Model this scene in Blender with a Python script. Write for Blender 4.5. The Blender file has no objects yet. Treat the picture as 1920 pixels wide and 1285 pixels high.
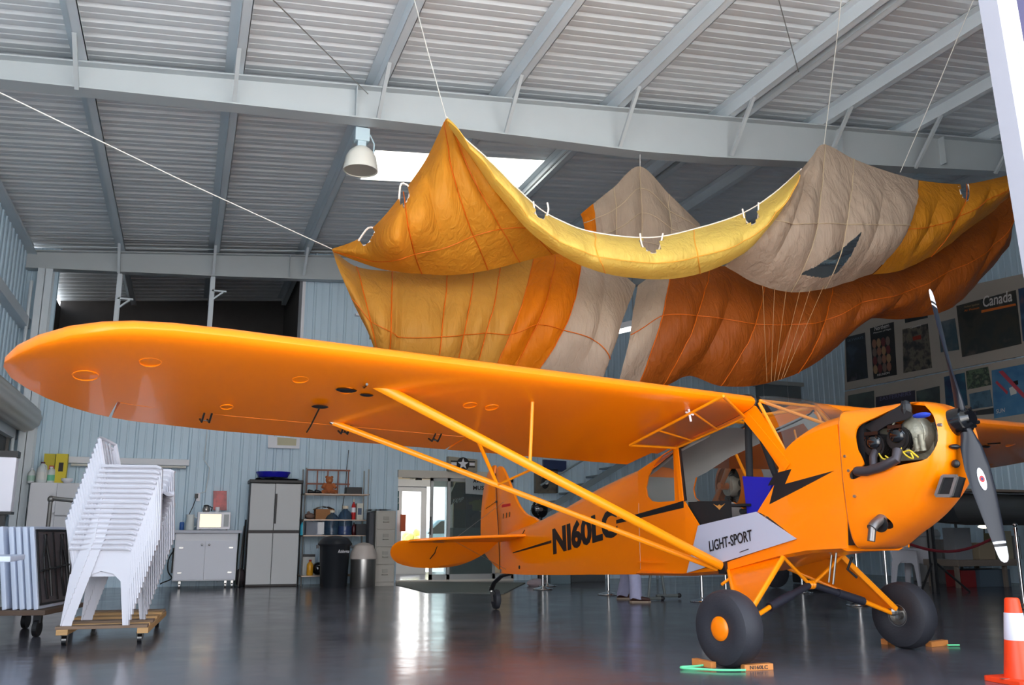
import bpy, bmesh, math, random
from mathutils import Vector, Matrix, noise
random.seed(7)
S = bpy.context.scene
COL = S.collection
PI = math.pi
R = math.radians

# ------------------------------------------------------------------ camera
FPX, PITCH, YAW, EYE = 1674.0, 0.2111, 0.3475, 0.92
cam = bpy.data.objects.new('camera', bpy.data.cameras.new('camera'))
COL.objects.link(cam)
cam.location = (0, 0, EYE)
cam.rotation_euler = (PI/2 + PITCH, 0, -YAW)
cam.data.sensor_width = 36.0
cam.data.lens = FPX/1920*36.0
cam.data.clip_end = 400
S.camera = cam

# ------------------------------------------------------------------ view, world, sun
S.view_settings.view_transform = 'Standard'
S.view_settings.look = 'None'
S.view_settings.gamma = 1.0
S.view_settings.exposure = 0.2
S.view_settings.use_curve_mapping = False
W = bpy.data.worlds.new('daylight'); S.world = W; W.use_nodes = True
nt = W.node_tree; nt.nodes.clear()
wo = nt.nodes.new('ShaderNodeOutputWorld'); wb = nt.nodes.new('ShaderNodeBackground')
tc = nt.nodes.new('ShaderNodeTexCoord'); sp = nt.nodes.new('ShaderNodeSeparateXYZ')
cr = nt.nodes.new('ShaderNodeValToRGB')
nt.links.new(tc.outputs['Generated'], sp.inputs[0]); nt.links.new(sp.outputs['Z'], cr.inputs[0])
cr.color_ramp.elements[0].position = 0.0; cr.color_ramp.elements[0].color = (1.0, 0.98, 0.96, 1)
cr.color_ramp.elements[1].position = 0.5; cr.color_ramp.elements[1].color = (0.36, 0.44, 0.55, 1)
nt.links.new(cr.outputs[0], wb.inputs[0]); wb.inputs[1].default_value = 6.0
nt.links.new(wb.outputs[0], wo.inputs[0])
sun = bpy.data.objects.new('sun', bpy.data.lights.new('sun', 'SUN')); COL.objects.link(sun)
sun.data.energy = 14.0; sun.data.angle = R(1.0); sun.data.color = (1.0, 0.95, 0.88)
sun.rotation_euler = (R(-6), R(36), 0)          # high, from behind the hangar

# ------------------------------------------------------------------ projection helpers (photo pixel + a known plane -> real point)
_F = Vector((math.sin(YAW)*math.cos(PITCH), math.cos(YAW)*math.cos(PITCH), math.sin(PITCH)))
_R = Vector((math.cos(YAW), -math.sin(YAW), 0)); _U = _R.cross(_F)
CAMP = Vector((0, 0, EYE))
def ray(x, y): return _F + _R*((x-960)/FPX) - _U*((y-642.5)/FPX)
def at(x, y, X=None, Y=None, Z=None):
    d = ray(x, y)
    i, v = (0, X) if X is not None else ((1, Y) if Y is not None else (2, Z))
    return CAMP + d*((v-CAMP[i])/d[i])
def atpl(x, y, P, N):
    d = ray(x, y); N = Vector(N); return CAMP + d*(((Vector(P)-CAMP).dot(N))/d.dot(N))

# ------------------------------------------------------------------ materials
def lin(c): return tuple(((v/255)/12.92 if v/255 <= .04045 else ((v/255+.055)/1.055)**2.4) for v in c)
MATS = {}
def mat(name, rgb, rough=.5, metal=0., spec=.5, trans=0., alpha=1., emit=None, es=0., coat=0., noise_amt=0., noise_scale=4., bump=0., bscale=40., stretch=None, sheen=0.):
    if name in MATS: return MATS[name]
    m = bpy.data.materials.new(name); m.use_nodes = True
    n = m.node_tree; b = n.nodes['Principled BSDF']
    c = lin(rgb)+(1,)
    b.inputs['Base Color'].default_value = c
    b.inputs['Roughness'].default_value = rough
    b.inputs['Metallic'].default_value = metal
    b.inputs['Specular IOR Level'].default_value = spec
    b.inputs['Transmission Weight'].default_value = trans
    b.inputs['Alpha'].default_value = alpha
    b.inputs['Coat Weight'].default_value = coat
    b.inputs['Coat Roughness'].default_value = .04
    if emit: b.inputs['Emission Color'].default_value = lin(emit)+(1,); b.inputs['Emission Strength'].default_value = es
    co = n.nodes.new('ShaderNodeTexCoord'); mp = n.nodes.new('ShaderNodeMapping'); n.links.new(co.outputs['Object'], mp.inputs[0])
    if stretch: mp.inputs['Scale'].default_value = stretch
    if noise_amt:
        tx = n.nodes.new('ShaderNodeTexNoise'); tx.inputs['Scale'].default_value = noise_scale; tx.inputs['Detail'].default_value = 4
        n.links.new(mp.outputs[0], tx.inputs['Vector'])
        mx = n.nodes.new('ShaderNodeMix'); mx.data_type = 'RGBA'; mx.blend_type = 'MIX'
        mx.inputs[6].default_value = tuple(v*(1-noise_amt) for v in c[:3])+(1,)
        mx.inputs[7].default_value = tuple(min(1, v*(1+noise_amt)) for v in c[:3])+(1,)
        n.links.new(tx.outputs['Fac'], mx.inputs[0]); n.links.new(mx.outputs[2], b.inputs['Base Color'])
    if bump:
        tb = n.nodes.new('ShaderNodeTexNoise'); tb.inputs['Scale'].default_value = bscale; tb.inputs['Detail'].default_value = 3
        n.links.new(mp.outputs[0], tb.inputs['Vector'])
        bp = n.nodes.new('ShaderNodeBump'); bp.inputs['Strength'].default_value = bump; bp.inputs['Distance'].default_value = .02
        n.links.new(tb.outputs['Fac'], bp.inputs['Height']); n.links.new(bp.outputs[0], b.inputs['Normal'])
    MATS[name] = m; return m
def cloth(name, rgb, tr=.35):
    """thin nylon: diffuse mixed with translucent"""
    if name in MATS: return MATS[name]
    m = bpy.data.materials.new(name); m.use_nodes = True; n = m.node_tree; n.nodes.clear()
    o = n.nodes.new('ShaderNodeOutputMaterial'); d = n.nodes.new('ShaderNodeBsdfPrincipled'); t = n.nodes.new('ShaderNodeBsdfTranslucent'); x = n.nodes.new('ShaderNodeMixShader')
    c = lin(rgb)+(1,)
    co = n.nodes.new('ShaderNodeTexCoord'); tx = n.nodes.new('ShaderNodeTexNoise'); tx.inputs['Scale'].default_value = 3; tx.inputs['Detail'].default_value = 5
    n.links.new(co.outputs['Object'], tx.inputs['Vector'])
    mx = n.nodes.new('ShaderNodeMix'); mx.data_type = 'RGBA'
    mx.inputs[6].default_value = tuple(v*.82 for v in c[:3])+(1,); mx.inputs[7].default_value = tuple(min(1, v*1.15) for v in c[:3])+(1,)
    n.links.new(tx.outputs['Fac'], mx.inputs[0])
    n.links.new(mx.outputs[2], d.inputs['Base Color']); n.links.new(mx.outputs[2], t.inputs['Color'])
    d.inputs['Roughness'].default_value = .55; d.inputs['Specular IOR Level'].default_value = .25
    # creases
    mp = n.nodes.new('ShaderNodeMapping'); mp.inputs['Scale'].default_value = (6, 6, .9); mp.inputs['Rotation'].default_value = (.3, .35, .2)
    n.links.new(co.outputs['Object'], mp.inputs[0])
    tb = n.nodes.new('ShaderNodeTexNoise'); tb.inputs['Scale'].default_value = 2.6; tb.inputs['Detail'].default_value = 6; tb.inputs['Distortion'].default_value = .6
    n.links.new(mp.outputs[0], tb.inputs['Vector'])
    bp = n.nodes.new('ShaderNodeBump'); bp.inputs['Strength'].default_value = .55; bp.inputs['Distance'].default_value = .05
    n.links.new(tb.outputs['Fac'], bp.inputs['Height']); n.links.new(bp.outputs[0], d.inputs['Normal']); n.links.new(bp.outputs[0], t.inputs['Normal'])
    x.inputs[0].default_value = tr
    n.links.new(d.outputs[0], x.inputs[1]); n.links.new(t.outputs[0], x.inputs[2]); n.links.new(x.outputs[0], o.inputs[0])
    MATS[name] = m; return m
def glass(name, rgb=(255, 255, 255), alpha=.18, rough=.02):
    """thin clear pane: mostly see-through with surface reflection"""
    if name in MATS: return MATS[name]
    m = bpy.data.materials.new(name); m.use_nodes = True; n = m.node_tree; n.nodes.clear()
    o = n.nodes.new('ShaderNodeOutputMaterial'); g = n.nodes.new('ShaderNodeBsdfPrincipled'); t = n.nodes.new('ShaderNodeBsdfTransparent'); x = n.nodes.new('ShaderNodeMixShader')
    t.inputs[0].default_value = lin(rgb)+(1,)
    g.inputs['Base Color'].default_value = tuple(v*.5 for v in lin(rgb))+(1,); g.inputs['Roughness'].default_value = rough; g.inputs['Specular IOR Level'].default_value = .8
    x.inputs[0].default_value = alpha
    n.links.new(t.outputs[0], x.inputs[1]); n.links.new(g.outputs[0], x.inputs[2]); n.links.new(x.outputs[0], o.inputs[0])
    MATS[name] = m; return m

# ------------------------------------------------------------------ mesh collector
WM = {}
def wm(o): return WM.get(o.name, Matrix.Identity(4))
def rotm(rx=0, ry=0, rz=0): return (Matrix.Rotation(rz, 4, 'Z') @ Matrix.Rotation(ry, 4, 'Y') @ Matrix.Rotation(rx, 4, 'X'))
class G:
    def __init__(s, M=None): s.v = []; s.f = []; s.m = []; s.mi = 0; s.M = M
    def add(s, vs, fs):
        o = len(s.v)
        s.v += [Vector(p) if s.M is None else s.M @ Vector(p) for p in vs]
        s.f += [tuple(i+o for i in f) for f in fs]; s.m += [s.mi]*len(fs); return s
    def bx(s, x0, x1, y0, y1, z0, z1, M=None):
        vs = [Vector((x, y, z)) for z in (z0, z1) for y in (y0, y1) for x in (x0, x1)]
        if M: vs = [M @ v for v in vs]
        return s.add(vs, [(0, 2, 3, 1), (4, 5, 7, 6), (0, 1, 5, 4), (2, 6, 7, 3), (0, 4, 6, 2), (1, 3, 7, 5)])
    def bar(s, a, b, w, h, up=(0, 0, 1)):
        a, b = Vector(a), Vector(b); d = (b-a).normalized(); up = Vector(up)
        x = d.cross(up)
        if x.length < 1e-4: x = d.cross(Vector((1, 0, 0)))
        x.normalize(); y = x.cross(d)
        vs = [p + x*i*w/2 + y*j*h/2 for p in (a, b) for i, j in ((-1, -1), (1, -1), (1, 1), (-1, 1))]
        return s.add(vs, [(3, 2, 1, 0), (4, 5, 6, 7), (0, 1, 5, 4), (1, 2, 6, 5), (2, 3, 7, 6), (3, 0, 4, 7)])
    def tube(s, pts, r, n=8, closed=False, flat=1.0):
        pts = [Vector(p) for p in pts]; k = len(pts); rs = r if isinstance(r, (list, tuple)) else [r]*k
        rings = []; prev = None
        for i, p in enumerate(pts):
            if closed: d = pts[(i+1) % k]-pts[i-1]
            else: d = pts[min(i+1, k-1)]-pts[max(i-1, 0)]
            d.normalize()
            if prev is None:
                x = d.cross(Vector((0, 0, 1)))
                if x.length < 1e-3: x = d.cross(Vector((1, 0, 0)))
            else: x = prev - d*prev.dot(d)
            x.normalize(); prev = x; y = d.cross(x)
            rings.append([p + (x*math.cos(a)*flat + y*math.sin(a))*rs[i] for a in [2*PI*j/n for j in range(n)]])
        return s.loft(rings, caps=not closed, closed=closed)
    def loft(s, rings, caps=True, closed=False, wrap=True):
        n = len(rings[0]); k = len(rings); vs = [p for r in rings for p in r]; fs = []
        for i in range(k if closed else k-1):
            a, b = i*n, ((i+1) % k)*n
            for j in range(n if wrap else n-1):
                j2 = (j+1) % n; fs.append((a+j, a+j2, b+j2, b+j))
        if caps: fs += [tuple(range(n))[::-1], tuple((k-1)*n+j for j in range(n))]
        return s.add(vs, fs)
    def cyl(s, a, b, r0, r1=None, n=20): return s.tube([a, b], [r0, r0 if r1 is None else r1], n)
    def lathe(s, prof, c=(0, 0, 0), ax=(0, 0, 1), n=24, caps=True):
        c = Vector(c); ax = Vector(ax).normalized(); x = ax.cross(Vector((0, 0, 1)))
        if x.length < 1e-3: x = Vector((1, 0, 0))
        x.normalize(); y = ax.cross(x)
        return s.loft([[c+ax*h+(x*math.cos(2*PI*j/n)+y*math.sin(2*PI*j/n))*max(r, 1e-4) for j in range(n)] for r, h in prof], caps=caps)
    def poly(s, pts, off):
        """extruded flat polygon; pts in 3D, off = thickness vector"""
        n = len(pts); off = Vector(off); p = [Vector(q) for q in pts]
        return s.add(p+[q+off for q in p], [tuple(range(n))[::-1], tuple(range(n, 2*n))]+[(i, (i+1) % n, n+(i+1) % n, n+i) for i in range(n)])
    def quad(s, a, b, c, d): return s.add([a, b, c, d], [(0, 1, 2, 3)])
    def sph(s, c, r, n=14, sc=(1, 1, 1)):
        c = Vector(c); m = max(6, n//2)
        rings = []
        for i in range(m+1):
            t = PI*i/m; rings.append([c+Vector((math.sin(t)*math.cos(2*PI*j/n)*sc[0], math.sin(t)*math.sin(2*PI*j/n)*sc[1], math.cos(t)*sc[2]))*r if 0 < i < m else c+Vector((1e-4*math.cos(2*PI*j/n), 1e-4*math.sin(2*PI*j/n), (1 if i == 0 else -1)*r*sc[2])) for j in range(n)])
        return s.loft(rings)
    def build(s, name, mats, parent=None, smooth=False, world=True, bevel=0, **tags):
        mats = mats if isinstance(mats, (list, tuple)) else [mats]
        vs = s.v
        loc = None
        if parent is not None:
            if world: inv = wm(parent).inverted(); vs = [inv @ v for v in vs]
        else:
            mn = [min(v[i] for v in vs) for i in range(3)]; mxx = [max(v[i] for v in vs) for i in range(3)]
            loc = Vector(((mn[0]+mxx[0])/2, (mn[1]+mxx[1])/2, mn[2])); vs = [v-loc for v in vs]
        me = bpy.data.meshes.new(name); me.from_pydata([tuple(v) for v in vs], [], s.f)
        for m in mats: me.materials.append(m)
        me.polygons.foreach_set('material_index', s.m)
        bm = bmesh.new(); bm.from_mesh(me); bmesh.ops.recalc_face_normals(bm, faces=bm.faces)
        if bevel:
            try: bmesh.ops.bevel(bm, geom=[e for e in bm.edges if len(e.link_faces) == 2 and e.calc_face_angle(0) > .6], offset=bevel, segments=2, affect='EDGES', profile=.6)
            except Exception: pass
        bm.to_mesh(me); bm.free()
        if smooth:
            me.polygons.foreach_set('use_smooth', [True]*len(me.polygons)); me.set_sharp_from_angle(angle=R(38))
        me.update()
        o = bpy.data.objects.new(name, me); COL.objects.link(o)
        if parent is not None: o.parent = parent; WM[o.name] = wm(parent)
        else: o.location = loc; WM[o.name] = Matrix.Translation(loc)
        for k, v in tags.items(): o[{'cat': 'category'}.get(k, k)] = v
        return o
def T(name, label, cat, loc=(0, 0, 0), rz=0, group=None):
    o = bpy.data.objects.new(name, None); COL.objects.link(o); o.empty_display_size = .1
    o.location = loc; o.rotation_euler = (0, 0, rz); o['label'] = label; o['category'] = cat
    if group: o['group'] = group
    WM[o.name] = Matrix.Translation(Vector(loc)) @ Matrix.Rotation(rz, 4, 'Z'); return o
def ST(name, loc=(0, 0, 0)):
    o = bpy.data.objects.new(name, None); COL.objects.link(o); o.empty_display_size = .1; o.location = loc; o['kind'] = 'structure'
    WM[o.name] = Matrix.Translation(Vector(loc)); return o
def dup(root, loc, rz, **tags):
    r = root.copy(); COL.objects.link(r); r.location = loc; r.rotation_euler = (0, 0, rz)
    for k, v in tags.items(): r[{'cat': 'category'}.get(k, k)] = v
    WM[r.name] = Matrix.Translation(Vector(loc)) @ Matrix.Rotation(rz, 4, 'Z')
    for ch in list(root.children):
        c = ch.copy(); COL.objects.link(c); c.parent = r
        for g in list(ch.children):
            d = g.copy(); COL.objects.link(d); d.parent = c
    return r
def flat_mesh(splines, ext=0.0):
    """2D filled outline(s) with holes -> verts (x,y,z), faces"""
    cu = bpy.data.curves.new('outline', 'CURVE'); cu.dimensions = '2D'; cu.fill_mode = 'BOTH'; cu.extrude = ext
    for sp_ in splines:
        s_ = cu.splines.new('POLY'); s_.points.add(len(sp_)-1)
        for p, q in zip(s_.points, sp_): p.co = (q[0], q[1], 0, 1)
        s_.use_cyclic_u = True
    ob = bpy.data.objects.new('outline', cu); me = bpy.data.meshes.new_from_object(ob)
    r = ([v.co.copy() for v in me.vertices], [tuple(p.vertices) for p in me.polygons])
    bpy.data.objects.remove(ob); bpy.data.curves.remove(cu); bpy.data.meshes.remove(me); return r
def text_mesh(txt, ext=0.0, shear=0, bold=0.0, space=1.0):
    cu = bpy.data.curves.new('letters', 'FONT'); cu.body = txt; cu.extrude = ext; cu.align_x = 'LEFT'; cu.shear = shear; cu.offset = bold; cu.space_character = space
    cu.resolution_u = 3
    ob = bpy.data.objects.new('letters', cu); me = bpy.data.meshes.new_from_object(ob)
    r = ([v.co.copy() for v in me.vertices], [tuple(p.vertices) for p in me.polygons])
    bpy.data.objects.remove(ob); bpy.data.curves.remove(cu); bpy.data.meshes.remove(me)
    xs = [v.x for v in r[0]]; ys = [v.y for v in r[0]]
    x0, x1, y0, y1 = min(xs), max(xs), min(ys), max(ys)
    return [Vector(((v.x-x0)/(x1-x0), (v.y-y0)/(y1-y0), v.z)) for v in r[0]], r[1]
def letter(g, txt, O, ax, ay, nrm, th=.003, **kw):
    """letters spanning vector ax (width) and ay (height) from corner O, raised along nrm"""
    vs, fs = text_mesh(txt, ext=.5, **kw); O, ax, ay, nrm = Vector(O), Vector(ax), Vector(ay), Vector(nrm)
    g.add([O+ax*v.x+ay*v.y+nrm*(v.z+.5)*th for v in vs], fs)
def crom(pts, n):
    """Catmull-Rom resample of a list of tuples to n points"""
    k = len(pts); out = []
    for i in range(n):
        t = i/(n-1)*(k-1); a = min(int(t), k-2); u = t-a
        P = [pts[max(a-1, 0)], pts[a], pts[a+1], pts[min(a+2, k-1)]]
        out.append(tuple(.5*((2*P[1][j])+(-P[0][j]+P[2][j])*u+(2*P[0][j]-5*P[1][j]+4*P[2][j]-P[3][j])*u*u+(-P[0][j]+3*P[1][j]-3*P[2][j]+P[3][j])*u**3) for j in range(len(pts[0]))))
    return out
def inpoly(x, y, P):
    c = False; j = len(P)-1
    for i in range(len(P)):
        if (P[i][1] > y) != (P[j][1] > y) and x < (P[j][0]-P[i][0])*(y-P[i][1])/(P[j][1]-P[i][1])+P[i][0]: c = not c
        j = i
    return c

# ------------------------------------------------------------------ shared materials
m_blue = mat('blue_ribbed_siding', (192, 216, 232), .45, noise_amt=.05, noise_scale=2)
m_grayblue = mat('pale_blue_steel', (214, 224, 231), .5, noise_amt=.04, noise_scale=3)
m_beam = mat('white_painted_steel', (186, 194, 198), .45, noise_amt=.04, noise_scale=3)
m_roof = mat('galvanised_roof_sheet', (222, 228, 233), .38, metal=.0, noise_amt=.05, noise_scale=1.2)
m_dark = mat('dark_void', (40, 40, 44), .8)
m_orange = mat('yellow_orange_paint', (255, 131, 0), .28, spec=.35, coat=.28)
m_orange2 = mat('orange_steel_tube', (250, 146, 4), .3, coat=.2)
m_black = mat('black_plastic', (22, 22, 25), .45)
m_blackgloss = mat('gloss_black', (14, 15, 18), .12, coat=.6)
m_rubber = mat('black_rubber', (42, 43, 50), .62, bump=.1, bscale=60)
m_chrome = mat('polished_chrome', (215, 215, 215), .12, metal=1)
m_steel = mat('brushed_steel', (165, 163, 160), .3, metal=.9)
m_alu = mat('cast_aluminium', (190, 186, 172), .42, metal=.35, noise_amt=.2, noise_scale=30)
m_white = mat('white_plastic', (235, 235, 242), .35)
m_whitepaint = mat('white_paint', (226, 228, 234), .5)
m_grey = mat('mid_grey_paint', (140, 142, 145), .5)
m_wood = mat('raw_wood', (178, 140, 92), .65, noise_amt=.25, noise_scale=6, stretch=(1, 12, 12))
m_plexi = glass('clear_plexiglass', (225, 228, 228), .10)
m_red = mat('red_paint', (200, 25, 25), .4)
m_cream = mat('cream_paint', (225, 212, 190), .6)
# ================================================================== THE SETTING
XL, XR, YB, YF = -2.95, 15.0, 17.5, 2.6
K = .0885
def zr(x): return 5.88 + K*(x+2.99)          # underside of the purlins
PD = .20                                      # purlin depth
# floor : polished dark epoxy
def floor_mat():
    m = bpy.data.materials.new('polished_dark_floor'); m.use_nodes = True; n = m.node_tree; b = n.nodes['Principled BSDF']
    co = n.nodes.new('ShaderNodeTexCoord')
    t1 = n.nodes.new('ShaderNodeTexNoise'); t1.inputs['Scale'].default_value = .9; t1.inputs['Detail'].default_value = 6
    r1 = n.nodes.new('ShaderNodeValToRGB'); r1.color_ramp.elements[0].color = lin((70, 70, 76))+(1,); r1.color_ramp.elements[1].color = lin((98, 98, 106))+(1,)
    r1.color_ramp.elements[0].position = .3; r1.color_ramp.elements[1].position = .7
    n.links.new(co.outputs['Object'], t1.inputs['Vector']); n.links.new(t1.outputs['Fac'], r1.inputs[0]); n.links.new(r1.outputs[0], b.inputs['Base Color'])
    t2 = n.nodes.new('ShaderNodeTexNoise'); t2.inputs['Scale'].default_value = 2.2; t2.inputs['Detail'].default_value = 8
    r2 = n.nodes.new('ShaderNodeMapRange'); r2.inputs['To Min'].default_value = .10; r2.inputs['To Max'].default_value = .26
    n.links.new(co.outputs['Object'], t2.inputs['Vector']); n.links.new(t2.outputs['Fac'], r2.inputs['Value']); n.links.new(r2.outputs[0], b.inputs['Roughness'])
    t3 = n.nodes.new('ShaderNodeTexNoise'); t3.inputs['Scale'].default_value = 3.0; t3.inputs['Detail'].default_value = 2
    bp = n.nodes.new('ShaderNodeBump'); bp.inputs['Strength'].default_value = .12; bp.inputs['Distance'].default_value = .03
    n.links.new(co.outputs['Object'], t3.inputs['Vector']); n.links.new(t3.outputs['Fac'], bp.inputs['Height']); n.links.new(bp.outputs[0], b.inputs['Normal'])
    b.inputs['Specular IOR Level'].default_value = .6
    return m
g = G(); g.bx(XL-.1, XR+.1, YF-.3, 22, -.2, 0); g.build('floor', floor_mat(), kind='structure')
g = G(); g.bx(-40, 50, -30, YF-.31, -.25, -.02); g.build('trim_1', mat('outdoor_concrete', (205, 200, 192), .9, noise_amt=.08, noise_scale=1), kind='structure')
g = G(); g.bx(-30, 40, 22.01, 60, -.25, -.02); g.build('trim_2', mat('parking_asphalt', (170, 170, 165), .9, noise_amt=.1), kind='structure')

def ribs(g, x0, x1, z0, z1, y, n=(0, -1, 0), ax=(1, 0, 0), pitch=.305, h=.022, ref=0.0, zf=None):
    """trapezoid ribbed sheet from x0..x1 along ax, z0..z1 high; zf(x) top height function"""
    ax, n = Vector(ax), Vector(n); xs = []
    k = math.floor((x0-ref)/pitch)
    while True:
        b = ref+k*pitch
        for dx, hh in ((0, 0), (.018, h), (.048, h), (.066, 0), (.165, 0), (.175, h*.3), (.195, h*.3), (.205, 0)):
            x = b+dx
            if x0 <= x <= x1: xs.append((x, hh))
        k += 1
        if b > x1: break
    xs = [(x0, 0)]+xs+[(x1, 0)]
    P = y+0*n
    vs = []
    for x, hh in xs:
        zt = z1 if zf is None else zf(x)
        vs += [P+ax*x+n*hh+Vector((0, 0, z0)), P+ax*x+n*hh+Vector((0, 0, zt))]
    g.add(vs, [(2*i, 2*i+2, 2*i+3, 2*i+1) for i in range(len(xs)-1)])
DX0, DX1, DH = 3.95, 6.35, 2.03          # sliding door opening
MX0, MX1, MZ = -2.42, 1.97, 4.0          # upper opening to the loft
g = G(); yb = Vector((0, YB, 0))
ztop = lambda x: zr(x)+.1
ribs(g, XL, DX0, 0, MZ, yb)
ribs(g, DX0, DX1, DH, MZ, yb)
ribs(g, DX1, XR, 0, MZ, yb)
ribs(g, XL, MX0, MZ, 9, yb, zf=ztop)
ribs(g, MX1, 3.28, MZ, 9, yb, zf=ztop)
ribs(g, 3.28, 5.4, MZ, 4.75, yb); ribs(g, 3.28, 5.4, 0, 0, yb, zf=lambda x: 0) if False else None
ribs(g, 5.4, XR, MZ, 9, yb, zf=ztop)
g.bx(XL, DX0, YB+.03, YB+.10, 0, MZ); g.bx(DX0, DX1, YB+.03, YB+.10, DH, MZ); g.bx(DX1, XR, YB+.03, YB+.10, 0, MZ)
g.bx(MX1, 3.28, YB+.03, YB+.10, MZ, 6.3); g.bx(5.4, XR, YB+.03, YB+.10, MZ, 6.6)
g.build('wall_back', m_blue, kind='structure')
g = G(); ribs(g, YF, YB, 0, 9, Vector((XL, 0, 0)), n=(1, 0, 0), ax=(0, 1, 0), zf=lambda y: zr(XL)+.1); g.bx(XL-.08, XL-.02, YF, YB+.1, 0, zr(XL)+.3); g.bx(XL-.08, XL-.02, YB+.1, 22, 0, 5.93)  # rear slab ends lower, keeping the added daylight gap into the loft open
wl = g.build('wall_left', m_blue, kind='structure')
g = G()
for z in (1.3, 2.6, 3.15, 4.56): g.bx(XL+.0, XL+.16, YF, YB-.05, z-.09, z+.09)
g.build('trim_3', m_grayblue, kind='structure')
g = G(); ribs(g, YF, YB, 0, 9, Vector((XR, 0, 0)), n=(-1, 0, 0), ax=(0, 1, 0), zf=lambda y: zr(XR)+.1); g.bx(XR+.02, XR+.08, YF, 22, 0, zr(XR)+.3)
g.build('wall_right', m_blue, kind='structure')
# ceiling : ribbed roof sheet on purlins on two tapered rafters
ceil = ST('ceiling', (0, YF, 0))
SK = (2.33, 5.2, 12.45, 13.65)               # skylight x0,x1,y0,y1
def roofsheet(g, x0, x1, y0, y1, pitch=.305, h=.03):
    k = math.floor(y0/pitch); ys = []
    while k*pitch < y1+pitch:
        for dy, hh in ((0, 0), (.03, h), (.075, h), (.105, 0), (.19, 0), (.2, h*.25), (.215, h*.25), (.225, 0)):
            y = k*pitch+dy
            if y0 < y < y1: ys.append((y, hh))
        k += 1
    ys = [(y0, 0)]+ys+[(y1, 0)]
    vs = []
    for y, hh in ys:
        for x in (x0, x1): vs.append((x, y, zr(x)+PD-hh*-1+.0))
    g.add(vs, [(2*i, 2*i+1, 2*i+3, 2*i+2) for i in range(len(ys)-1)])
g = G()
x0, x1, y0, y1 = SK
roofsheet(g, XL-.1, x0, YF, 22); roofsheet(g, x1, XR+.1, YF, 22); roofsheet(g, x0, x1, YF, y0); roofsheet(g, x0, x1, y1, 22)
g.build('roof_sheet', m_roof, ceil)
g = G()   # unseen slab added above the sheet so no light leaks in
for a, b, c, d in ((XL-.1, x0, YF, 22), (x1, XR+.1, YF, 22), (x0, x1, YF, y0), (x0, x1, y1, 22)):
    g.add([(a, c, zr(a)+PD+.06), (b, c, zr(b)+PD+.06), (b, d, zr(b)+PD+.06), (a, d, zr(a)+PD+.06), (a, c, zr(a)+PD+.10), (b, c, zr(b)+PD+.10), (b, d, zr(b)+PD+.10), (a, d, zr(a)+PD+.10)], [(0, 1, 2, 3), (4, 5, 6, 7), (0, 1, 5, 4), (1, 2, 6, 5), (2, 3, 7, 6), (3, 0, 4, 7)])
g.build('roof_light_block', m_roof, ceil)
def zpurlin(g, x, y0, y1, s=1):
    z = zr(x); t = .008; f = .105
    g.bx(x-t/2, x+t/2, y0, y1, z, z+PD)
    g.bx(x, x+s*f, y0, y1, z, z+t*1.5); g.bx(x-s*f, x, y0, y1, z+PD-t-.02, z+PD-.02)
    g.bx(x+s*f-t, x+s*f, y0, y1, z, z+.02)
PX = [-1.44, .20, 1.88, 3.53, 5.16, 6.92, 8.58, 10.25, 11.9, 13.5]
for i, x in enumerate(PX):
    g = G(); zpurlin(g, x, YF, YB+4, 1)
    if i == 5: zpurlin(g, x+.22, YF, YB+4, 1)
    g.build('purlin', m_grayblue, ceil)
g = G(); g.bx(XL, XL+.07, YF, YB, zr(XL)-.05, zr(XL)+.15); g.bx(XL, XL+.16, YF, YB, zr(XL)-.06, zr(XL)-.04); g.build('eave_strut', m_grayblue, ceil)
def rafter(prof, y, hwid, nm, mt):
    g = G(); t = .012; fl = .018
    for (xa, da), (xb, db) in zip(prof[:-1], prof[1:]):
        za, zb = zr(xa)-.01, zr(xb)-.01
        g.add([(xa, y-t/2, za-da), (xb, y-t/2, zb-db), (xb, y-t/2, zb), (xa, y-t/2, za), (xa, y+t/2, za-da), (xb, y+t/2, zb-db), (xb, y+t/2, zb), (xa, y+t/2, za)], [(0, 1, 2, 3), (4, 7, 6, 5)])
        for lo in (0, 1):
            pa, pb = (za-(da if lo else fl), zb-(db if lo else fl))
            g.add([(xa, y-hwid, pa), (xb, y-hwid, pb), (xb, y+hwid, pb), (xa, y+hwid, pa), (xa, y-hwid, pa+fl), (xb, y-hwid, pb+fl), (xb, y+hwid, pb+fl), (xa, y+hwid, pa+fl)], [(0, 1, 2, 3), (4, 7, 6, 5), (0, 4, 5, 1), (3, 2, 6, 7)])
    for x in (3.53-1.9, 8.9, 10.9):
        d = [b for a, b in prof if a > x][0]
        g.bx(x-.006, x+.006, y-hwid, y+hwid, zr(x)-d+.02, zr(x)-.02)
    return g.build(nm, mt, ceil)
YM = 10.14
rafter([(XL, .27), (-.0, .37), (2.06, .45), (3.8, .53), (5.5, .63), (6.6, .64), (7.2, .63), (10.4, .58), (XR, .50)], YM, .12, 'rafter', m_beam)
rafter([(XL, .33), (.5, .46), (2.3, .50), (5.5, .55), (XR, .55)], YB-.16, .10, 'rafter', m_beam)
for x in PX:           # flange braces from the rafter's bottom flange up to the purlins
    d = .37+max(0, min(x, 5.5))*.047
    g = G(); g.bar((x+.02, YM-.1, zr(x)-d+.03), (x+.02, YM-.72, zr(x)+.04), .045, .045); g.build('flange_brace', m_beam, ceil)
    g = G(); g.bar((x+.02, YB-.26, zr(x)-.42), (x+.02, YB-.75, zr(x)+.04), .045, .045); g.build('flange_brace', m_grayblue, ceil)
for x in (1.45,):      # light fittings on the beam face, conduit
    g = G(); g.tube([(XL+.1, YB-.42, zr(XL)+.02), (4.5, YB-.42, zr(4.5)+.02)], .012, 6); g.build('conduit', m_grayblue, ceil)
g = G(); g.tube([(5.05, 11.0, zr(5)-.03), (5.05, 16.9, zr(5)-.03)], .018, 6); g.build('conduit', m_beam, ceil)
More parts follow.
